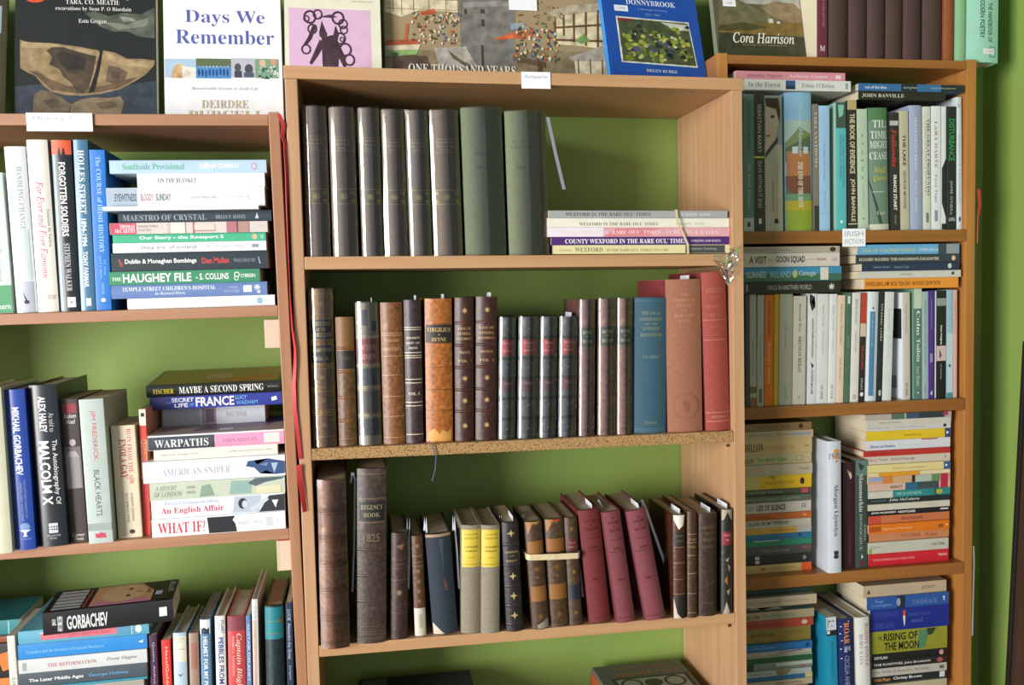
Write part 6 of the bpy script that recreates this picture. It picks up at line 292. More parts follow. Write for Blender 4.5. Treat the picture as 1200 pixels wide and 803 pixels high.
# ---------------------------------------------------------------- helpers
def lin(h, g=1.0):
    r = []
    for i in (0, 2, 4):
        v = int(h[i:i+2], 16)/255; r.append(min(.95, (v/12.92 if v <= .04045 else ((v+.055)/1.055)**2.4)*g))
    return (*r, 1)
MATS = {}
def mat(col, kind='ink'):
    """procedural material: flat printed colour with fine noise; leather, cloth, paper and film differ in relief and gloss"""
    key = (col, kind)
    if key in MATS: return MATS[key]
    m = bpy.data.materials.new(kind+'_'+col); m.use_nodes = True; nt = m.node_tree; b = nt.nodes['Principled BSDF']
    tc = nt.nodes.new('ShaderNodeTexCoord'); no = nt.nodes.new('ShaderNodeTexNoise'); nt.links.new(tc.outputs['Object'], no.inputs['Vector'])
    sc, amt, rough, bump = {'ink': (60, .05, .5, 0), 'gilt': (300, .3, .4, .05), 'jacket': (25, .06, .32, .02), 'paper': (35, .07, .45, .03), 'cloth': (220, .16, .72, .12), 'leather': (150, .5, .42, .25), 'page': (40, .1, .85, .0), 'card': (40, .05, .6, 0), 'ribbon': (90, .12, .55, .05), 'print': (55, .42, .45, .0)}[kind]
    no.inputs['Scale'].default_value = sc; no.inputs['Detail'].default_value = 5
    c = lin(col); rp = nt.nodes.new('ShaderNodeValToRGB')
    rp.color_ramp.elements[0].position = .3; rp.color_ramp.elements[1].position = .72
    rp.color_ramp.elements[0].color = tuple(x*(1-amt) for x in c[:3])+(1,); rp.color_ramp.elements[1].color = tuple(min(1, x*(1+amt*.6)) for x in c[:3])+(1,)
    nt.links.new(no.outputs['Fac'], rp.inputs['Fac']); nt.links.new(rp.outputs['Color'], b.inputs['Base Color'])
    b.inputs['Roughness'].default_value = rough
    if kind == 'leather':    # scuffed, rubbed patches where the surface has worn to lighter leather
        n2 = nt.nodes.new('ShaderNodeTexNoise'); n2.inputs['Scale'].default_value = 42; n2.inputs['Detail'].default_value = 9; n2.inputs['Roughness'].default_value = .68
        nt.links.new(tc.outputs['Object'], n2.inputs['Vector']); r2_ = nt.nodes.new('ShaderNodeValToRGB'); r2_.color_ramp.elements[0].position = .56; r2_.color_ramp.elements[1].position = .66
        mx = nt.nodes.new('ShaderNodeMixRGB'); mx.inputs[2].default_value = tuple(min(1, x*1.7+.025) for x in c[:3])+(1,); ml = nt.nodes.new('ShaderNodeMath'); ml.operation = 'MULTIPLY'; ml.inputs[1].default_value = .6
        nt.links.new(n2.outputs['Fac'], r2_.inputs['Fac']); nt.links.new(r2_.outputs['Color'], ml.inputs[0]); nt.links.new(ml.outputs[0], mx.inputs[0]); nt.links.new(rp.outputs['Color'], mx.inputs[1]); nt.links.new(mx.outputs[0], b.inputs['Base Color'])
    if kind == 'page':    # leaf edges: fine lines along the block
        wv = nt.nodes.new('ShaderNodeTexWave'); wv.bands_direction = 'X'; wv.inputs['Scale'].default_value = 260; wv.inputs['Distortion'].default_value = .6
        nt.links.new(tc.outputs['Object'], wv.inputs['Vector']); mx = nt.nodes.new('ShaderNodeMixRGB'); mx.blend_type = 'MULTIPLY'; mx.inputs[0].default_value = .28
        nt.links.new(rp.outputs['Color'], mx.inputs[1]); nt.links.new(wv.outputs['Color'], mx.inputs[2]); nt.links.new(mx.outputs[0], b.inputs['Base Color'])
    if bump:
        bp = nt.nodes.new('ShaderNodeBump'); bp.inputs['Strength'].default_value = bump; bp.inputs['Distance'].default_value = .002
        nt.links.new(no.outputs['Fac'], bp.inputs['Height']); nt.links.new(bp.outputs['Normal'], b.inputs['Normal'])
    MATS[key] = m; return m
def film_mat(name, fac, bump):
    m = bpy.data.materials.new(name); m.use_nodes = True; nt = m.node_tree; nt.nodes.clear()
    out = nt.nodes.new('ShaderNodeOutputMaterial'); mx = nt.nodes.new('ShaderNodeMixShader'); tr = nt.nodes.new('ShaderNodeBsdfTransparent'); gl = nt.nodes.new('ShaderNodeBsdfGlossy')
    fr = nt.nodes.new('ShaderNodeFresnel'); fr.inputs['IOR'].default_value = 1.5; ad = nt.nodes.new('ShaderNodeMath'); ad.operation = 'MULTIPLY_ADD'; ad.inputs[1].default_value = 1.0; ad.inputs[2].default_value = fac
    no = nt.nodes.new('ShaderNodeTexNoise'); no.inputs['Scale'].default_value = 22; no.inputs['Detail'].default_value = 2; tc = nt.nodes.new('ShaderNodeTexCoord'); mp = nt.nodes.new('ShaderNodeMapping'); mp.inputs['Scale'].default_value = (1, 1, .3)
    nt.links.new(tc.outputs['Object'], mp.inputs[0]); nt.links.new(mp.outputs[0], no.inputs['Vector'])
    bp = nt.nodes.new('ShaderNodeBump'); bp.inputs['Strength'].default_value = bump; bp.inputs['Distance'].default_value = .004; nt.links.new(no.outputs['Fac'], bp.inputs['Height'])
    nt.links.new(bp.outputs['Normal'], gl.inputs['Normal']); gl.inputs['Roughness'].default_value = .09
    nt.links.new(fr.outputs[0], ad.inputs[0]); nt.links.new(ad.outputs[0], mx.inputs[0]); nt.links.new(tr.outputs[0], mx.inputs[1]); nt.links.new(gl.outputs[0], mx.inputs[2]); nt.links.new(mx.outputs[0], out.inputs[0])
    return m
FILM_M = film_mat('clear_film', .035, .16); CRUMPLE_M = film_mat('crumpled_cellophane', .12, .5)
def wood_mat(name, c1, c2, axis, rough=.45):
    m = bpy.data.materials.new(name); m.use_nodes = True; nt = m.node_tree; b = nt.nodes['Principled BSDF']
    tc = nt.nodes.new('ShaderNodeTexCoord'); mp = nt.nodes.new('ShaderNodeMapping'); s = {'x': (1.5, 40, 40), 'z': (40, 40, 1.5)}[axis]; mp.inputs['Scale'].default_value = s
    no = nt.nodes.new('ShaderNodeTexNoise'); no.inputs['Scale'].default_value = 1.6; no.inputs['Detail'].default_value = 6; no.inputs['Distortion'].default_value = .4
    rp = nt.nodes.new('ShaderNodeValToRGB'); rp.color_ramp.elements[0].position = .3; rp.color_ramp.elements[1].position = .7; rp.color_ramp.elements[0].color = lin(c2); rp.color_ramp.elements[1].color = lin(c1)
    nt.links.new(tc.outputs['Object'], mp.inputs[0]); nt.links.new(mp.outputs[0], no.inputs['Vector']); nt.links.new(no.outputs['Fac'], rp.inputs[0]); nt.links.new(rp.outputs[0], b.inputs['Base Color'])
    b.inputs['Roughness'].default_value = rough
    return m
def speck_mat(name, c1, c2, c3):
    m = bpy.data.materials.new(name); m.use_nodes = True; nt = m.node_tree; b = nt.nodes['Principled BSDF']
    tc = nt.nodes.new('ShaderNodeTexCoord'); vo = nt.nodes.new('ShaderNodeTexVoronoi'); vo.inputs['Scale'].default_value = 420
    no = nt.nodes.new('ShaderNodeTexNoise'); no.inputs['Scale'].default_value = 430; no.inputs['Detail'].default_value = 4
    for t in (vo, no): nt.links.new(tc.outputs['Object'], t.inputs['Vector'])
    rp = nt.nodes.new('ShaderNodeValToRGB'); rp.color_ramp.elements[0].position = .36; rp.color_ramp.elements[0].color = lin(c3); rp.color_ramp.elements[1].position = .5; rp.color_ramp.elements[1].color = lin(c1)
    e = rp.color_ramp.elements.new(.43); e.color = lin(c2); nt.links.new(no.outputs['Fac'], rp.inputs[0]); nt.links.new(rp.outputs[0], b.inputs['Base Color'])
    bp = nt.nodes.new('ShaderNodeBump'); bp.inputs['Strength'].default_value = .4; bp.inputs['Distance'].default_value = .001; nt.links.new(vo.outputs['Distance'], bp.inputs['Height']); nt.links.new(bp.outputs['Normal'], b.inputs['Normal'])
    b.inputs['Roughness'].default_value = .85; return m
def mesh_obj(name, verts, faces, m, parent=None, smooth=0, loc=None):
    me = bpy.data.meshes.new(name); me.from_pydata(verts, [], faces); me.update()
    if smooth:
        me.polygons.foreach_set('use_smooth', [True]*len(me.polygons)); me.set_sharp_from_angle(angle=math.radians(smooth))
    me.materials.append(m); o = bpy.data.objects.new(name, me); COL.objects.link(o)
    if parent: o.parent = parent
    if loc is not None: o.location = loc
    return o
def empty(name, loc, label=None, cat=None, group=None):
    o = bpy.data.objects.new(name, None); COL.objects.link(o); o.location = loc; o.empty_display_size = .05; tag(o, label, cat, group); return o
def tag(o, label=None, cat=None, group=None, kind=None):
    for k, v in (('label', label), ('category', cat), ('group', group), ('kind', kind)):
        if v: o[k] = v
    return o
BOXF = [(0, 1, 3, 2), (4, 6, 7, 5), (0, 4, 5, 1), (2, 3, 7, 6), (0, 2, 6, 4), (1, 5, 7, 3)]
def boxv(x0, x1, y0, y1, z0, z1): return [(x, y, z) for x in (x0, x1) for y in (y0, y1) for z in (z0, z1)]
def bevel_obj(o, wd=.0012, seg=2):
    md = o.modifiers.new('edge', 'BEVEL'); md.width = wd; md.segments = seg; md.limit_method = 'ANGLE'; return o
# ---- lettering: glyph outlines come from the built-in font, serif and italic faces from its mathematical alphabets
SHIFT = {'F': (0x1D400, 0x1D41A), 'FB': (0x1D400, 0x1D41A), 'FI': (0x1D434, 0x1D44E)}
TXT = {}
def text_mesh(body, style):
    key = (body, style)
    if key in TXT: return TXT[key]
    t = body
    if style in SHIFT:
        a, b = SHIFT[style]; t = ''
        for ch in body:
            if style == 'FI' and ch == 'h': t += '\u210e'
            elif 'A' <= ch <= 'Z': t += chr(a+ord(ch)-65)
            elif 'a' <= ch <= 'z': t += chr(b+ord(ch)-97)
            else: t += ch
    cu = bpy.data.curves.new('glyphs', 'FONT'); cu.body = t; cu.resolution_u = 2; cu.fill_mode = 'FRONT'
    cu.offset = {'SB': .022, 'F': -.004, 'FI': .008}.get(style, 0)
    o = bpy.data.objects.new('glyphs', cu); COL.objects.link(o); dg = bpy.context.evaluated_depsgraph_get()
    me = bpy.data.meshes.new_from_object(o.evaluated_get(dg)); bpy.data.objects.remove(o)
    V = [tuple(v.co) for v in me.vertices]; Fc = [tuple(p.vertices) for p in me.polygons]; bpy.data.meshes.remove(me); bpy.data.curves.remove(cu)
    x0, x1 = min(v[0] for v in V), max(v[0] for v in V); y0, y1 = min(v[1] for v in V), max(v[1] for v in V)
    V = [((v[0]-x0)/max(1e-6, x1-x0), (v[1]-y0)/max(1e-6, y1-y0)) for v in V]
    TXT[key] = (V, Fc); return TXT[key]
def cut(poly, n):
    """polygon in (u,v) cut into strips along u so that it can follow a rounded spine"""
    bm = bmesh.new(); vs = [bm.verts.new((p[0], p[1], 0)) for p in poly]; bm.faces.new(vs)
    bmesh.ops.triangulate(bm, faces=bm.faces[:])
    for co, nn in (((.002, 0, 0), (-1, 0, 0)), ((.998, 0, 0), (1, 0, 0)), ((0, .002, 0), (0, -1, 0)), ((0, .998, 0), (0, 1, 0))):
        ax = 0 if nn[0] else 1
        if any((p[ax]-co[ax])*nn[ax] > 1e-6 for p in poly): bmesh.ops.bisect_plane(bm, geom=bm.verts[:]+bm.edges[:]+bm.faces[:], plane_co=co, plane_no=nn, clear_outer=True)
    for k in range(1, n):
        bmesh.ops.bisect_plane(bm, geom=bm.verts[:]+bm.edges[:]+bm.faces[:], plane_co=(k/n, 0, 0), plane_no=(1, 0, 0))
    bm.verts.index_update(); V = [(v.co.x, v.co.y) for v in bm.verts]; Fc = [tuple(v.index for v in f.verts) for f in bm.faces]; bm.free(); return V, Fc
def cut_mesh(P2, Fc, n):
    bm = bmesh.new(); vs = [bm.verts.new((p[0], p[1], 0)) for p in P2]
    for f in Fc:
        try: bm.faces.new([vs[i] for i in f])
        except ValueError: pass
    for k in range(1, n): bmesh.ops.bisect_plane(bm, geom=bm.verts[:]+bm.edges[:]+bm.faces[:], plane_co=(k/n, 0, 0), plane_no=(1, 0, 0))
    bm.verts.index_update(); V = [(v.co.x, v.co.y) for v in bm.verts]; F2 = [tuple(v.index for v in f.verts) for f in bm.faces]; bm.free(); return V, F2
def star(cx, cy, ru, rv, n=8):
    return [(cx+ru*(1 if i % 2 == 0 else .38)*math.cos(math.pi*i/n), cy+rv*(1 if i % 2 == 0 else .38)*math.sin(math.pi*i/n)) for i in range(2*n)]
def ell(cx, cy, ru, rv, n=14): return [(cx+ru*math.cos(2*math.pi*i/n), cy+rv*math.sin(2*math.pi*i/n)) for i in range(n)]
for bk in BOOKS:
    for d in bk[12]:
        if d[0] in ('T', 'X'): text_mesh(d[1], d[2])
        elif d[0] == 'cX': text_mesh(d[1], d[5])
for fc in FACES:
    for d in fc[11]:
        if d[0] == 'cX': text_mesh(d[1], d[5])
KN = {'pb': 'paperback_book', 'hb': 'hardback_book', 'le': 'leather_bound_book', 'cl': 'cloth_bound_book'}
KM = {'pb': 'paper', 'hb': 'jacket', 'le': 'leather', 'cl': 'cloth'}
GOLD = {'c9a862', 'c4a050', 'c0a070', 'b8a46c', '8e8a58', '8c8460', 'd8c890', 'c8a070', 'a8875c', 'd0a878', 'd8ccb0'}
PAGES = ['d8ccb0', 'cfc0a0', 'e2d9c4', 'c8b48e', 'd9d2c2']
def book(root, w, h, dep, kind, col, deco, opt):
    """cover (boards + spine), page block and printed or tooled parts in the book's own frame: x across the spine, y depth, z height"""
    rf = {'pb': .015, 'hb': .10, 'cl': .17, 'le': .2}[kind]; r = min(rf*w, .007)
    th = {'pb': .0007, 'hb': .0026, 'cl': .0026, 'le': .0026}[kind]; th = min(th, w*.16); ov = {'pb': .0004, 'hb': .003, 'cl': .003, 'le': .0025}[kind]
    n = 3 if kind == 'pb' else 10
    ys = lambda u: r*(2*u-1)**2 if kind != 'pb' else (r if (u < .03 or u > .97) else 0)
    us = [0, .06, .94, 1] if kind == 'pb' else [i/n for i in range(n+1)]
    outer = [(0, dep)]+[(u*w, ys(u)) for u in us]+[(w, dep)]; inner = [(w-th, dep), (w-th, r+th), (th, r+th), (th, dep)]
    prof = outer+inner; N = len(prof)
    V = [(x, y, z) for z in (0, h) for x, y in prof]; Fc = [tuple(reversed(range(N))), tuple(range(N, 2*N))]+[(i, (i+1) % N, N+(i+1) % N, N+i) for i in range(N)]
    Fc = [tuple(reversed(f)) for f in Fc]
    cover = mesh_obj('cover', V, Fc, mat(col, KM[kind]), root, smooth=35)
    pc = PAGES[int(w*1e5) % 5] if kind in ('pb', 'hb') else ['b8a888', 'a89878', 'c4b490'][int(w*1e5) % 3]
    mesh_obj('page_block', boxv(th, w-th, r+th, dep-ov, ov, h-ov), BOXF, mat(pc, 'page'), root)
    if opt.get('side'): deco = [('sR', opt['side'], 0, 1, 0, 1)]+opt.get('sidedeco', [])+list(deco)
    if opt.get('sidelines'): deco = [('sR', 'a8b0bc', .12, .75, .2+.022*i+(.06 if i > 4 else 0)+(.08 if i > 9 else 0), .205+.022*i+(.06 if i > 4 else 0)+(.08 if i > 9 else 0)) for i in range(15)]+list(deco)
    flip = opt.get('flip')
    for k, d in enumerate(deco):
        t = d[0]; off = .00016+.00005*k
        if t[0] == 'c':
            mp = lambda u, v, off=off: (w+off, r+u*(dep-r), h*(1-v)); asp = (h/(dep-r)); wid = dep-r
        elif t[0] == 's':
            mp = lambda u, v, off=off: (-off, dep-u*(dep-r), h*(1-v)); wid = dep-r
        else:
            mp = lambda u, v, off=off: ((.01+.98*u)*w if kind == 'pb' else u*w, (0 if kind == 'pb' else ys(min(1, max(0, u))))-off, h*(1-v)); wid = w
        t0 = t; t = t.lstrip('cs') if len(t) > 1 else t; rev = False
        pl = 'cover_' if t0[0] == 'c' and len(t0) > 1 else 'back_cover_' if t0[0] == 's' and len(t0) > 1 else 'spine_'
        segs = n if (pl == 'spine_' and kind != 'pb') else 1
        if t in ('T', 'X'):
            if len(t0) > 1: _, tx, s0, s1, c, st, u0, u1 = d
            else: _, tx, st, c, s0, s1, a, b_ = d; u0, u1 = 1-b_, 1-a
            V, Fc = text_mesh(tx, st)
            if t == 'X': P2 = [(u0+x*(u1-u0), s1-y*(s1-s0)) for x, y in V]
            elif flip: P2 = [(u1-y*(u1-u0), s1-x*(s1-s0)) for x, y in V]
            else: P2 = [(u0+y*(u1-u0), s0+x*(s1-s0)) for x, y in V]
            if segs > 1 and t == 'T': P2, Fc = cut_mesh(P2, Fc, segs)
            nm = pl+'lettering'; mk = 'gilt' if c in GOLD else 'ink'
        elif t == 'R':
            if len(t0) > 1: _, c, u0, u1, v0, v1 = d
            else: _, c, v0, v1, a, b_ = d; u0, u1 = 1-b_, 1-a
            P2, Fc = cut([(u0, v0), (u1, v0), (u1, v1), (u0, v1)], segs); nm = pl+'panel'; mk = 'ink'; rev = True
        elif t == 'L':
            _, c, s, mm = d; hv = mm/2000/h; P2, Fc = cut([(.015, s-hv), (.985, s-hv), (.985, s+hv), (.015, s+hv)], segs); nm = 'tooled_line'; mk = 'gilt'; rev = True
        elif t == 'E' or t == 'O':
            if t == 'O': _, c, s, a, mm = d; mm *= 1.5; P2 = star(1-a, s, mm/2000/w, mm/2000/h, 4 if c == 'b8a46c' else 8)
            elif len(t0) > 1: _, c, u, v, ru, rv = d; P2 = ell(u, v, ru, rv)
            else: _, c, s, a, rs, rt = d; P2 = ell(1-a, s, rt, rs)
            if t == 'O': P2, Fc = cut_mesh([(1-a, s)]+P2, [(0, i+1, (i+1) % len(P2)+1) for i in range(len(P2))], segs)
            else: P2, Fc = cut(P2, segs)
            nm = 'ornament' if t == 'O' else pl+'emblem'; mk = 'gilt' if t == 'O' else 'ink'; rev = True
        elif t == 'P':
            _, c, pts = d; P2 = [tuple(p) for p in pts] if len(t0) > 1 else [(1-a, s) for s, a in pts]
            P2, Fc = cut(P2, segs); nm = pl+'picture'; mk = 'ink'; rev = True
        elif t == 'Q':
            _, c, qs = d; P2 = []; Fc = []
            for (u, v, a, b_) in qs:
                i = len(P2); ph = random.random(); P2 += [(u+a*(.5+.58*math.cos(ph+k_*1.0472)), v+b_*(.5+.58*math.sin(ph+k_*1.0472))) for k_ in range(6)]; Fc.append(tuple(range(i, i+6)))
            nm = pl+'picture'; mk = 'ink'; rev = True
        elif t == 'A':
            _, c, u, v, ru, rv, tk = d; P2 = []; Fc = []
            for i in range(16):
                an = 2*math.pi*i/16; P2 += [(u+ru*math.cos(an), v+rv*math.sin(an)), (u+ru*(1-tk)*math.cos(an), v+rv*(1-tk)*math.sin(an))]
            Fc = [(2*i, 2*((i+1) % 16), 2*((i+1) % 16)+1, 2*i+1) for i in range(16)]; nm = pl+'picture'; mk = 'ink'; rev = True
        elif t == 'B':
            _, c, s = d; z = h*(1-s); V = []; Fc = []
            for u in us:
                for dz, dy in ((-.0028, .0002), (-.0014, -.0013), (.0014, -.0013), (.0028, .0002)): V.append((u*w, ys(u)+dy, z+dz))
            for i in range(len(us)-1):
                for j in range(3): a = 4*i+j; Fc.append((a, a+4, a+5, a+1))
            mesh_obj('raised_band', V, Fc, mat(c or col, 'leather'), cover, smooth=60); continue
        o = mesh_obj(nm, [mp(u, v) for u, v in P2], Fc, mat(c, mk if nm != 'cover_picture' else 'print'), cover)
        if t == 'Q': o['kind'] = 'stuff'
    if opt.get('wrap'):
        e = .0009; n2 = 10; V = []; Fc = []
        pr = [(-e, dep*.98)]+[(-e+(w+2*e)*i/n2, ys(min(1, max(0, i/n2)))-e-.0006) for i in range(n2+1)]+[(w+e, dep*.98)]
        for z in (-.0002, h*.33, h*.66, h+.0015): V += [(x, y+random.uniform(-.0003, 0), max(z, 0)) for x, y in pr]
        k = len(pr)
        for j in range(3):
            for i in range(k-1): Fc.append((j*k+i, j*k+i+1, (j+1)*k+i+1, (j+1)*k+i))
        mesh_obj('plastic_wrapper', V, Fc, FILM_M, root, smooth=60)
# ---------------------------------------------------------------- room shell
H0 = 1.5
m = bpy.data.materials.new('green_wall_paint'); m.use_nodes = True; nt = m.node_tree; b = nt.nodes['Principled BSDF']
tc = nt.nodes.new('ShaderNodeTexCoord'); no = nt.nodes.new('ShaderNodeTexNoise'); no.inputs['Scale'].default_value = 3; no.inputs['Detail'].default_value = 8; rp = nt.nodes.new('ShaderNodeValToRGB')
rp.color_ramp.elements[0].color = lin('7f9a48'); rp.color_ramp.elements[1].color = lin('8aa654'); nt.links.new(tc.outputs['Object'], no.inputs['Vector']); nt.links.new(no.outputs['Fac'], rp.inputs[0]); nt.links.new(rp.outputs[0], b.inputs['Base Color']); b.inputs['Roughness'].default_value = .6
bp = nt.nodes.new('ShaderNodeBump'); n3 = nt.nodes.new('ShaderNodeTexNoise'); n3.inputs['Scale'].default_value = 180; bp.inputs['Strength'].default_value = .08; bp.inputs['Distance'].default_value = .002
nt.links.new(tc.outputs['Object'], n3.inputs['Vector']); nt.links.new(n3.outputs['Fac'], bp.inputs['Height']); nt.links.new(bp.outputs['Normal'], b.inputs['Normal'])
tag(mesh_obj('wall_back', boxv(-3.2, 3.2, 0, .12, 0, 2.75), BOXF, m), kind='structure')
tag(mesh_obj('wall_right', boxv(1.392, 1.51, -1.3, -.0005, 0, 2.75), BOXF, m), kind='structure')
tag(mesh_obj('floor', boxv(-3.2, 3.2, -4.5, .12, -.1, 0), BOXF, wood_mat('floor_boards', '8a6a4a', '6e5238', 'x')), kind='structure')
tag(mesh_obj('baseboard_back', boxv(-3.2, 1.3915, -.015, -.0002, 0.0002, .1), BOXF, mat('e0dcd0', 'card')), kind='structure')
# ---------------------------------------------------------------- bookcases
CASE = {'C': (-.28, 0., -.01056, .27), 'L': (-.28, -.010757, .005232, -.5), 'R': (-.165, .001329, -.004085, .9)}
def cp(c, x, y, z):      # a little out of true, like the real cases: lean of the sides, fall of the shelves
    yf, lean, slope, p = CASE[c]; return (x+lean*max(z, -.66), y, z+slope*(x-p)+H0)
def plank(c, root, name, x0, x1, y0, y1, z0, z1, m, floor=False):
    rl = root.location; V = []
    for x in (x0, x1):
        for y in (y0, y1):
            for z in (z0, z1):
                q = cp(c, x, y, z); zz = 0.0005 if (floor and z == z0) else q[2]; V.append((q[0]-rl[0], q[1]-rl[1], zz-rl[2]))
    if floor:            # side panels get one more ring of corners at knee height
        V = []
        for z in (z0, -.66, z1):
            for x, y in ((x0, y0), (x1, y0), (x1, y1), (x0, y1)):
                q = cp(c, x, y, z); V.append((q[0]-rl[0], q[1]-rl[1], (0.0005 if z == z0 else q[2])-rl[2]))
        F2 = [(3, 2, 1, 0), (8, 9, 10, 11)]+[(4*r_+i, 4*r_+(i+1) % 4, 4*r_+4+(i+1) % 4, 4*r_+4+i) for r_ in (0, 1) for i in range(4)]
        return bevel_obj(mesh_obj(name, V, F2, m, root))
    return bevel_obj(mesh_obj(name, V, BOXF, m, root))
W = {'Lx': wood_mat('beech_l_h', 'b28567', 'a37557', 'x'), 'Lz': wood_mat('beech_l_v', 'b18261', 'a0704f', 'z'),
     'Cx': wood_mat('oak_c_h', 'c49b72', 'b68c62', 'x'), 'Cz': wood_mat('oak_c_v', 'c49c76', 'b28862', 'z'),
     'Rx': wood_mat('pine_r_h', '9c6632', '875628', 'x', .3), 'Rz': wood_mat('pine_r_v', 'b47c40', 'a06a34', 'z', .3)}
CHIP = speck_mat('raw_chipboard', 'b08c5c', '8c6a40', '5a4228')
PALE = wood_mat('pale_block', 'dccbb4', 'c9b49a', 'z', .7)
yb = -.003
# middle case
rc = empty('bookcase', (.294, -.14, 0), 'wide open-backed light oak bookcase in the middle with four visible shelf boards', 'bookcase')
plank('C', rc, 'side_panel', -.1057, -.0853, -.28, yb, -1.5, .3488, W['Cz'], True); plank('C', rc, 'side_panel', .673, .6943, -.28, yb, -1.5, .3488, W['Cz'], True)
plank('C', rc, 'top_board', -.1072, .6955, -.2805, yb, .349, .3702, W['Cx'])
plank('C', rc, 'shelf', -.0851, .6728, -.279, yb, .0349, .0564, W['Cx'])
plank('C', rc, 'shelf', -.0851, .6728, -.2765, yb, -.2881, -.268, W['Cx']); tag(plank('C', rc, 'raw_edge', -.0851, .6728, -.279, -.2766, -.2881, -.2681, CHIP), 'speckled raw chipboard front edge')
plank('C', rc, 'shelf', -.0851, .6728, -.279, yb, -.6294, -.6094, W['Cx'])
plank('C', rc, 'shelf', -.0851, .6728, -.279, yb, -.97, -.95, W['Cx']); plank('C', rc, 'shelf', -.0851, .6728, -.279, yb, -1.43, -1.41, W['Cx'])
for z in (.0545, -.2695, -.611):       # shelf pegs under the boards
    q = cp('C', .668, -.262, z-.026); o = mesh_obj('shelf_peg', [(.003*math.cos(a)+q[0]-rc.location[0], q[1]+.003*math.sin(a)-rc.location[1], q[2]+dz) for dz in (-.004, .0) for a in [i*math.pi/3 for i in range(6)]], [tuple(range(6)), tuple(range(11, 5, -1))]+[(i, (i+1) % 6, 6+(i+1) % 6, 6+i) for i in range(6)], mat('3a3024', 'card'), rc)
# left case
rl_ = empty('bookcase', (-.5, -.14, 0), 'left reddish-brown bookcase, lowest of the three, cut by picture edge', 'bookcase')
plank('L', rl_, 'side_panel', -.1309, -.1133, -.28, yb, -1.5, .2962, W['Lz'], True); plank('L', rl_, 'side_panel', -.8178, -.8002, -.28, yb, -1.5, .2962, W['Lz'], True)
plank('L', rl_, 'top_board', -.8, -.1311, -.279, yb, .2742, .2925, W['Lx'])
for z0, z1 in ((-.0399, -.0219), (-.4178, -.3998), (-.796, -.778), (-1.43, -1.412)): plank('L', rl_, 'shelf', -.8, -.1311, -.279, yb, z0, z1, W['Lx'])
for i, (x0, x1, z0, z1, y) in enumerate(BRK):
    o = bevel_obj(mesh_obj('support_block', boxv(x0-rl_.location[0], x1-rl_.location[0], y+.14, y+.165, z0, z1), BOXF, PALE, rl_)); tag(o, 'pale raw wood support block')
    if i == 1: mesh_obj('red_tape', boxv(x0+.003-rl_.location[0], x1-.001-rl_.location[0], y+.1393, y+.1399, z1-.001, z1+.007), BOXF, mat('a83a34', 'card'), rl_)
# right case
rr_ = empty('bookcase', (.97, -.08, 0), 'narrow orange pine bookcase at right, set back and packed with paperbacks', 'bookcase')
plank('R', rr_, 'side_panel', .6963, .7165, -.165, yb, -1.5, .4395, W['Rz'], True); plank('R', rr_, 'side_panel', 1.228, 1.2495, -.165, yb, -1.5, .4395, W['Rz'], True)
plank('R', rr_, 'top_board', .7167, 1.2278, -.164, yb, .42, .4368, W['Rx'])
for z0, z1 in ((.0738, .098), (-.2723, -.248), (-.6164, -.592), (-.961, -.937), (-1.43, -1.406)): plank('R', rr_, 'shelf', .7167, 1.2278, -.167, yb, z0, z1, W['Rx'])
# ---------------------------------------------------------------- books on the shelves
for (typ, X, Y, Z, w_, h_, dep, a, kind, col, label, gi, deco, opt) in BOOKS:
    root = empty(KN[kind], (X, Y, Z), label, 'book', GROUPS[gi])
    if typ == 'S': root.rotation_euler = (0, a, 0)
    else:
        M4 = Matrix.Rotation(a, 4, 'Y')
        if opt.get('yaw'): M4 = Matrix.Rotation(math.radians(-opt['yaw']), 4, 'Z') @ M4
        if opt.get('pitch'): M4 = M4 @ Matrix.Rotation(math.radians(opt['pitch']), 4, 'X')
        M4 = M4 @ Matrix.Rotation(-math.pi/2, 4, 'Y'); root.rotation_euler = M4.to_euler()
    book(root, w_, h_, dep, kind, col, deco, opt)
# ---------------------------------------------------------------- books displayed face out on top
for (X, Y, Z, tk, h_, wid, lean, yaw, kind, col, label, deco, side, tilt) in FACES:
    root = empty(KN[kind], (X, Y, Z+tk*math.sin(lean)*0), label, 'book', 'books shown face out on top of the bookcases')
    R3 = Matrix.Rotation(tilt, 4, 'Y') @ Matrix.Rotation(math.radians(-yaw), 4, 'Z') @ Matrix.Rotation(-lean, 4, 'X') @ Matrix.Translation((0, tk, 0)) @ Matrix.Rotation(-math.pi/2, 4, 'Z')
    root.matrix_world = Matrix.Translation((X, Y, Z)) @ R3
    book(root, tk, h_, wid, kind, col, deco, {'side': None})
    if side: mesh_obj('spine_panel', [(x*tk, -.0012+ .0001, z*h_) for x, z in ((.06, .002), (.94, .002), (.94, .998), (.06, .998))], [(0, 1, 2, 3)], mat(side, 'jacket'), root)
# ---------------------------------------------------------------- paper labels on shelf edges
for (x0, x1, z0, z1, y), txt, label in TAGS:
    root = empty('paper_label', (x0, y-.0008, z0), label, 'label')
    mesh_obj('paper', boxv(0, x1-x0, 0, .0006, 0, z1-z0), BOXF, mat('f2f4f8', 'card'), root)
    ls = txt.split('|')
    for i, t in enumerate(ls):
        V, Fc = text_mesh(t, 'S'); hh = (z1-z0); a0 = hh*(.55 if len(ls) == 1 else (.58 if i == 0 else .14)); a1 = a0+hh*.28
        mesh_obj('handwriting', [(.1*(x1-x0)+x*(x1-x0)*(.8 if len(ls) > 1 or x1-x0 < .06 else .6), -.0003, a0+q*(a1-a0)) for x, q in V], Fc, mat('a9aec4', 'ink'), root)
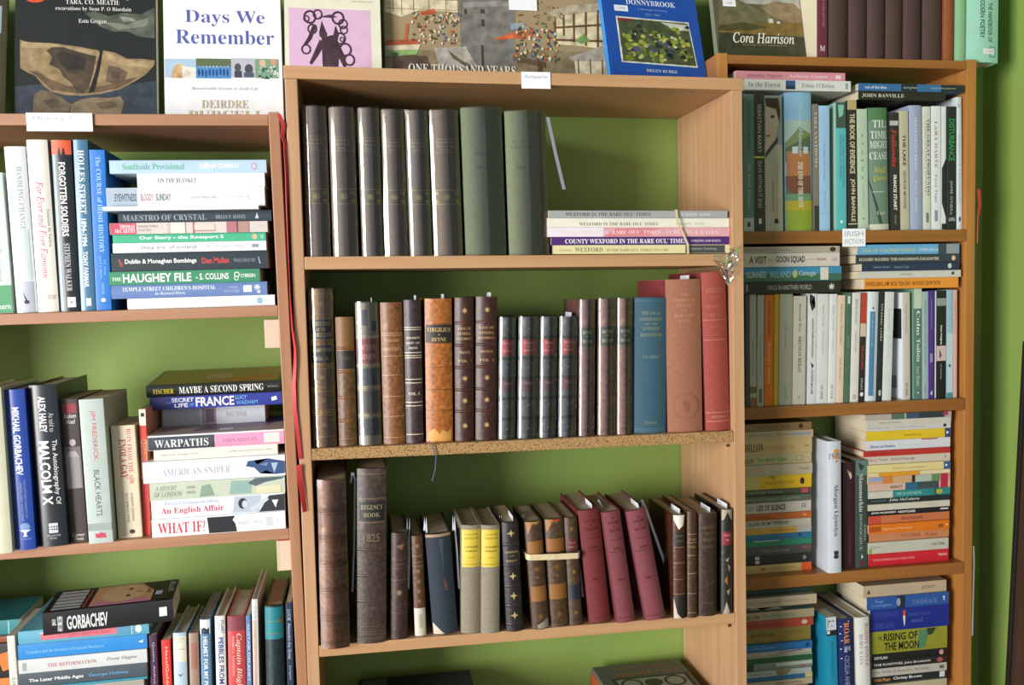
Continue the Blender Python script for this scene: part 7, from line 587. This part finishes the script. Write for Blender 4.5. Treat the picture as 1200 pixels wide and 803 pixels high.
# ---------------------------------------------------------------- strips: ribbons, slips, threads
def strip_obj(name, pts, wd, m, label, cat, group=None, th=.0005, twist=0.0):
    p0 = Vector(pts[0]); P3 = [Vector(p)-p0 for p in pts]; V = []; Fc = []
    for i, p in enumerate(P3):
        an = twist*i; dx = Vector((math.cos(an), math.sin(an), 0))*wd/2
        nn = Vector((-math.sin(an), math.cos(an), 0))*th/2
        V += [p-dx-nn, p+dx-nn, p+dx+nn, p-dx+nn]
    for i in range(len(P3)-1):
        for j in range(4): a = 4*i+j; b = 4*i+(j+1) % 4; Fc.append((a, b, b+4, a+4))
    Fc += [(3, 2, 1, 0), tuple(4*(len(P3)-1)+j for j in range(4))]
    return tag(mesh_obj(name, [tuple(v) for v in V], Fc, m, loc=p0, smooth=50), label, cat, group)
for i, (pts, label) in enumerate(RIBS): strip_obj('red_ribbon', pts, (.0065, .009, .006)[i], mat('c83a40', 'ribbon'), label, 'ribbon', 'red ribbons', .0012, .25)
for pts, wd, label in SL: strip_obj('paper_slip', pts, wd, mat('8a8c9a' if 'grey' in label else 'd8dcec', 'card'), label, 'paper slip', 'price slips in old books')
for X, Y, Z, ln, an, label in NUBS:
    o = tag(mesh_obj('paper_slip', boxv(-.0003, .0003, 0, ln, 0, .0095), BOXF, mat('e4e8f2', 'card'), loc=(X, Y, Z)), label, 'paper slip', 'price slips in old books'); o.rotation_euler = (0, an, 0)
def tube(name, pts, r, m, label, cat):
    p0 = Vector(pts[0]); V = []; Fc = []
    for p in pts:
        q = Vector(p)-p0; V += [(q.x+r*math.cos(k*math.pi/3), q.y+r*math.sin(k*math.pi/3), q.z) for k in range(6)]
    for i in range(len(pts)-1):
        for k in range(6): Fc.append((6*i+k, 6*i+(k+1) % 6, 6*i+6+(k+1) % 6, 6*i+6+k))
    return tag(mesh_obj(name, V, Fc, m, loc=p0, smooth=60), label, cat)
tube('bookmark_thread', THREAD, .0009, mat('5a6a88', 'ribbon'), 'thin blue thread hanging below the chipboard shelf edge', 'thread')
tube('plastic_cord', STRIP, .0016, mat('8a8e84', 'jacket'), 'pale plastic cord hanging along right end of right bookcase', 'cord')
# ---------------------------------------------------------------- rubber bands
def loop_band(name, ring, wd, axis, m, label):
    p0 = Vector(ring[0]); V = []; Fc = []; n = len(ring)
    for p in ring:
        q = Vector(p)-p0; V += [tuple(q-Vector(axis)*wd/2), tuple(q+Vector(axis)*wd/2)]
    for i in range(n): j = (i+1) % n; Fc.append((2*i, 2*j, 2*j+1, 2*i+1))
    o = mesh_obj(name, V, Fc, m, loc=p0); md = o.modifiers.new('thickness', 'SOLIDIFY'); md.thickness = .0005; md.offset = 0
    return tag(o, label, 'rubber band')
ZB1 = H0+.0564-.01056*(BAND1[1][0]-.27)+.0007
t0, b0 = Vector(BAND1[0]), Vector(BAND1[1])
loop_band('rubber_band', [(t0.x, -.2765, t0.z+.001), (t0.x+.002, -.2772, t0.z-.02), (b0.x-.001, -.2772, b0.z+.02), (b0.x, -.2765, ZB1), (b0.x, -.068, ZB1+.0000), (t0.x, -.068, t0.z+.001)], .004, (1, 0, .1), mat('d8c4a0', 'ribbon'), 'cream rubber band around stack on top shelf of middle bookcase')
l0, l1 = Vector(BAND2[0]), Vector(BAND2[1])
loop_band('rubber_band', [(l0.x-.001, -.283, l0.z), (l0.x+.004, -.2895, l0.z), ((l0.x+l1.x)/2, -.2895, (l0.z+l1.z)/2), (l1.x-.003, -.2865, l1.z), (l1.x+.0015, -.28, l1.z), (l1.x+.0015, -.15, l1.z), (l0.x-.001, -.15, l0.z)], .0105, (0, 0, 1), mat('d8c8a0', 'ribbon'), 'wide cream rubber band holding three worn volumes together')
# ---------------------------------------------------------------- crumpled cellophane
rg = random.Random(3); c0 = Vector(FILM[0]); V = []; Fc = []
na, nb = 9, 12
for i in range(na):
    for j in range(nb):
        s = i/(na-1); t = j/(nb-1)
        top = Vector(FILM[0]).lerp(Vector(FILM[6]), s); bot = Vector(FILM[2]).lerp(Vector(FILM[4]), s)+Vector((0, 0, -.028*(1-abs(2*s-1))))
        p = top.lerp(bot, t); V.append(tuple(p-c0+Vector((rg.uniform(-.0015, .0015), -.004+rg.uniform(-.005, .003), rg.uniform(-.0015, .0015)))))
for i in range(na-1):
    for j in range(nb-1):
        a = i*nb+j
        Fc += [(a, a+nb, a+nb+1), (a, a+nb+1, a+1)]
tag(mesh_obj('cellophane_wrap', V, Fc, CRUMPLE_M, loc=c0), 'crumpled clear cellophane hanging over right end of middle bookcase shelf', 'plastic wrap')
# ---------------------------------------------------------------- flat books on the lowest shelf of the middle case
zb = H0-.95-.01056*(.55-.27)
def flat(x0, wid, y0, ln, z, tk, kind, col, label, deco, yaw=0):
    """lying face up, head towards the wall, spine at its left"""
    root = empty(KN[kind], (x0, y0, z), label, 'book', 'books lying on lowest visible shelf of middle bookcase')
    root.matrix_world = Matrix.Translation((x0, y0, z)) @ Matrix.Rotation(math.radians(yaw)+.0, 4, 'Z') @ Matrix(((0, 1, 0, 0), (0, 0, 1, 0), (1, 0, 0, 0), (0, 0, 0, 1)))
    book(root, tk, ln, wid, kind, col, deco, {}); return root
flat(.462, .18, -.275, .235, zb+.0015, .085, 'cl', '5a4a40', 'thick brown volume under the grey annual, lowest pile of middle bookcase', [])
cap = flat(.4535, .196, -.275, .24, zb+.087, .066, 'cl', '5c6258', 'grey-green annual with orange spine lying on lowest visible shelf', [('R', 'a8502c', .02, .98, .1, .9), ('cX', 'The Capuchin', .05, .13, '8c5438', 'FB', .2, .86), ('cX', 'Annual 1970', .15, .23, '9c5c3c', 'FB', .16, .9), ('cR', '22262a', .12, .96, .27, .29), ('cR', '22262a', .12, .15, .29, .95), ('cR', '22262a', .93, .96, .29, .95), ('cR', '8c9088', .16, .92, .3, .94), ('cA', '22262a', .3, .4, .12, .1, .25), ('cA', '22262a', .78, .4, .12, .1, .25), ('cE', '2c3034', .54, .4, .1, .07)])
zb2 = H0-.95-.01056*(.08-.27)
flat(-.02, .22, -.272, .22, zb2+.0015, .1, 'cl', '3a3630', 'thick dark brown volume low in pile at left, lowest shelf of middle bookcase', [])
flat(-.028, .227, -.272, .225, zb2+.102, .072, 'cl', '26262a', 'black volume with grey spine lying in shade, lowest shelf of middle bookcase', [('cR', '5c5c60', .02, .24, .02, .98)])
# ---------------------------------------------------------------- left end of the lowest left shelf: pile and thin upright book
zl = H0-.778+.005232*(-.56+.5)
pz = zl+.001
for i, (tk, col, lab, dc) in enumerate(((.04, '6a5a4a', 'brown book low in far left pile, lowest shelf of left bookcase', []), (.04, 'c8c0b0', 'cream book low in far left pile, lowest shelf of left bookcase', []), (.055, 'd8742c', 'orange book in far left pile, lowest shelf of left bookcase', []), (.06, '20201e', 'black book in far left pile, lowest shelf of left bookcase', [('P', 'd87028', ((.8, .3), (.95, .2), (.97, .7), (.85, .8)))]), (.011, '8a4a2c', 'rusty brown book in far left pile, lowest shelf of left bookcase', []), (.0255, '2c7c80', 'teal book on top of far left pile, lowest shelf of left bookcase', [('L', '8cc0c0', .9, 2)]))):
    root = empty('paperback_book', (-.586-.003*(i % 2), -.205+.006*(i % 3), pz), lab, 'book', 'far left pile on lowest shelf of left bookcase'); root.rotation_euler = (0, -math.pi/2, 0)
    book(root, tk-.0004, .17, .12, 'pb', col, dc, {}); pz += tk
root = empty('paperback_book', (-.5795, -.27, zl+.0006), 'thin white paperback upright left of lowest stack, left bookcase', 'book'); root.rotation_euler = (0, -.0052, 0)
book(root, .0115, .231, .13, 'pb', 'd6d8ce', [('T', 'SIR', 'S', '7c8070', .3, .38, .3, .7)], {})
# ---------------------------------------------------------------- dark board at the right edge
root = empty('wooden_board', (1.362, -.095, .0355), 'dark brown wooden board standing against right wall at picture edge', 'board')
root.rotation_euler = (.055, 0, 0)
bevel_obj(mesh_obj('board', boxv(.004, .026, -.62, -.006, 0, 1.33), BOXF, wood_mat('dark_board', '4a3428', '3a281e', 'z', .5), root), .003)
bevel_obj(mesh_obj('edge_strip', boxv(0, .027, -.0055, .0045, .0, 1.33), BOXF, mat('1e1812', 'card'), root), .001)
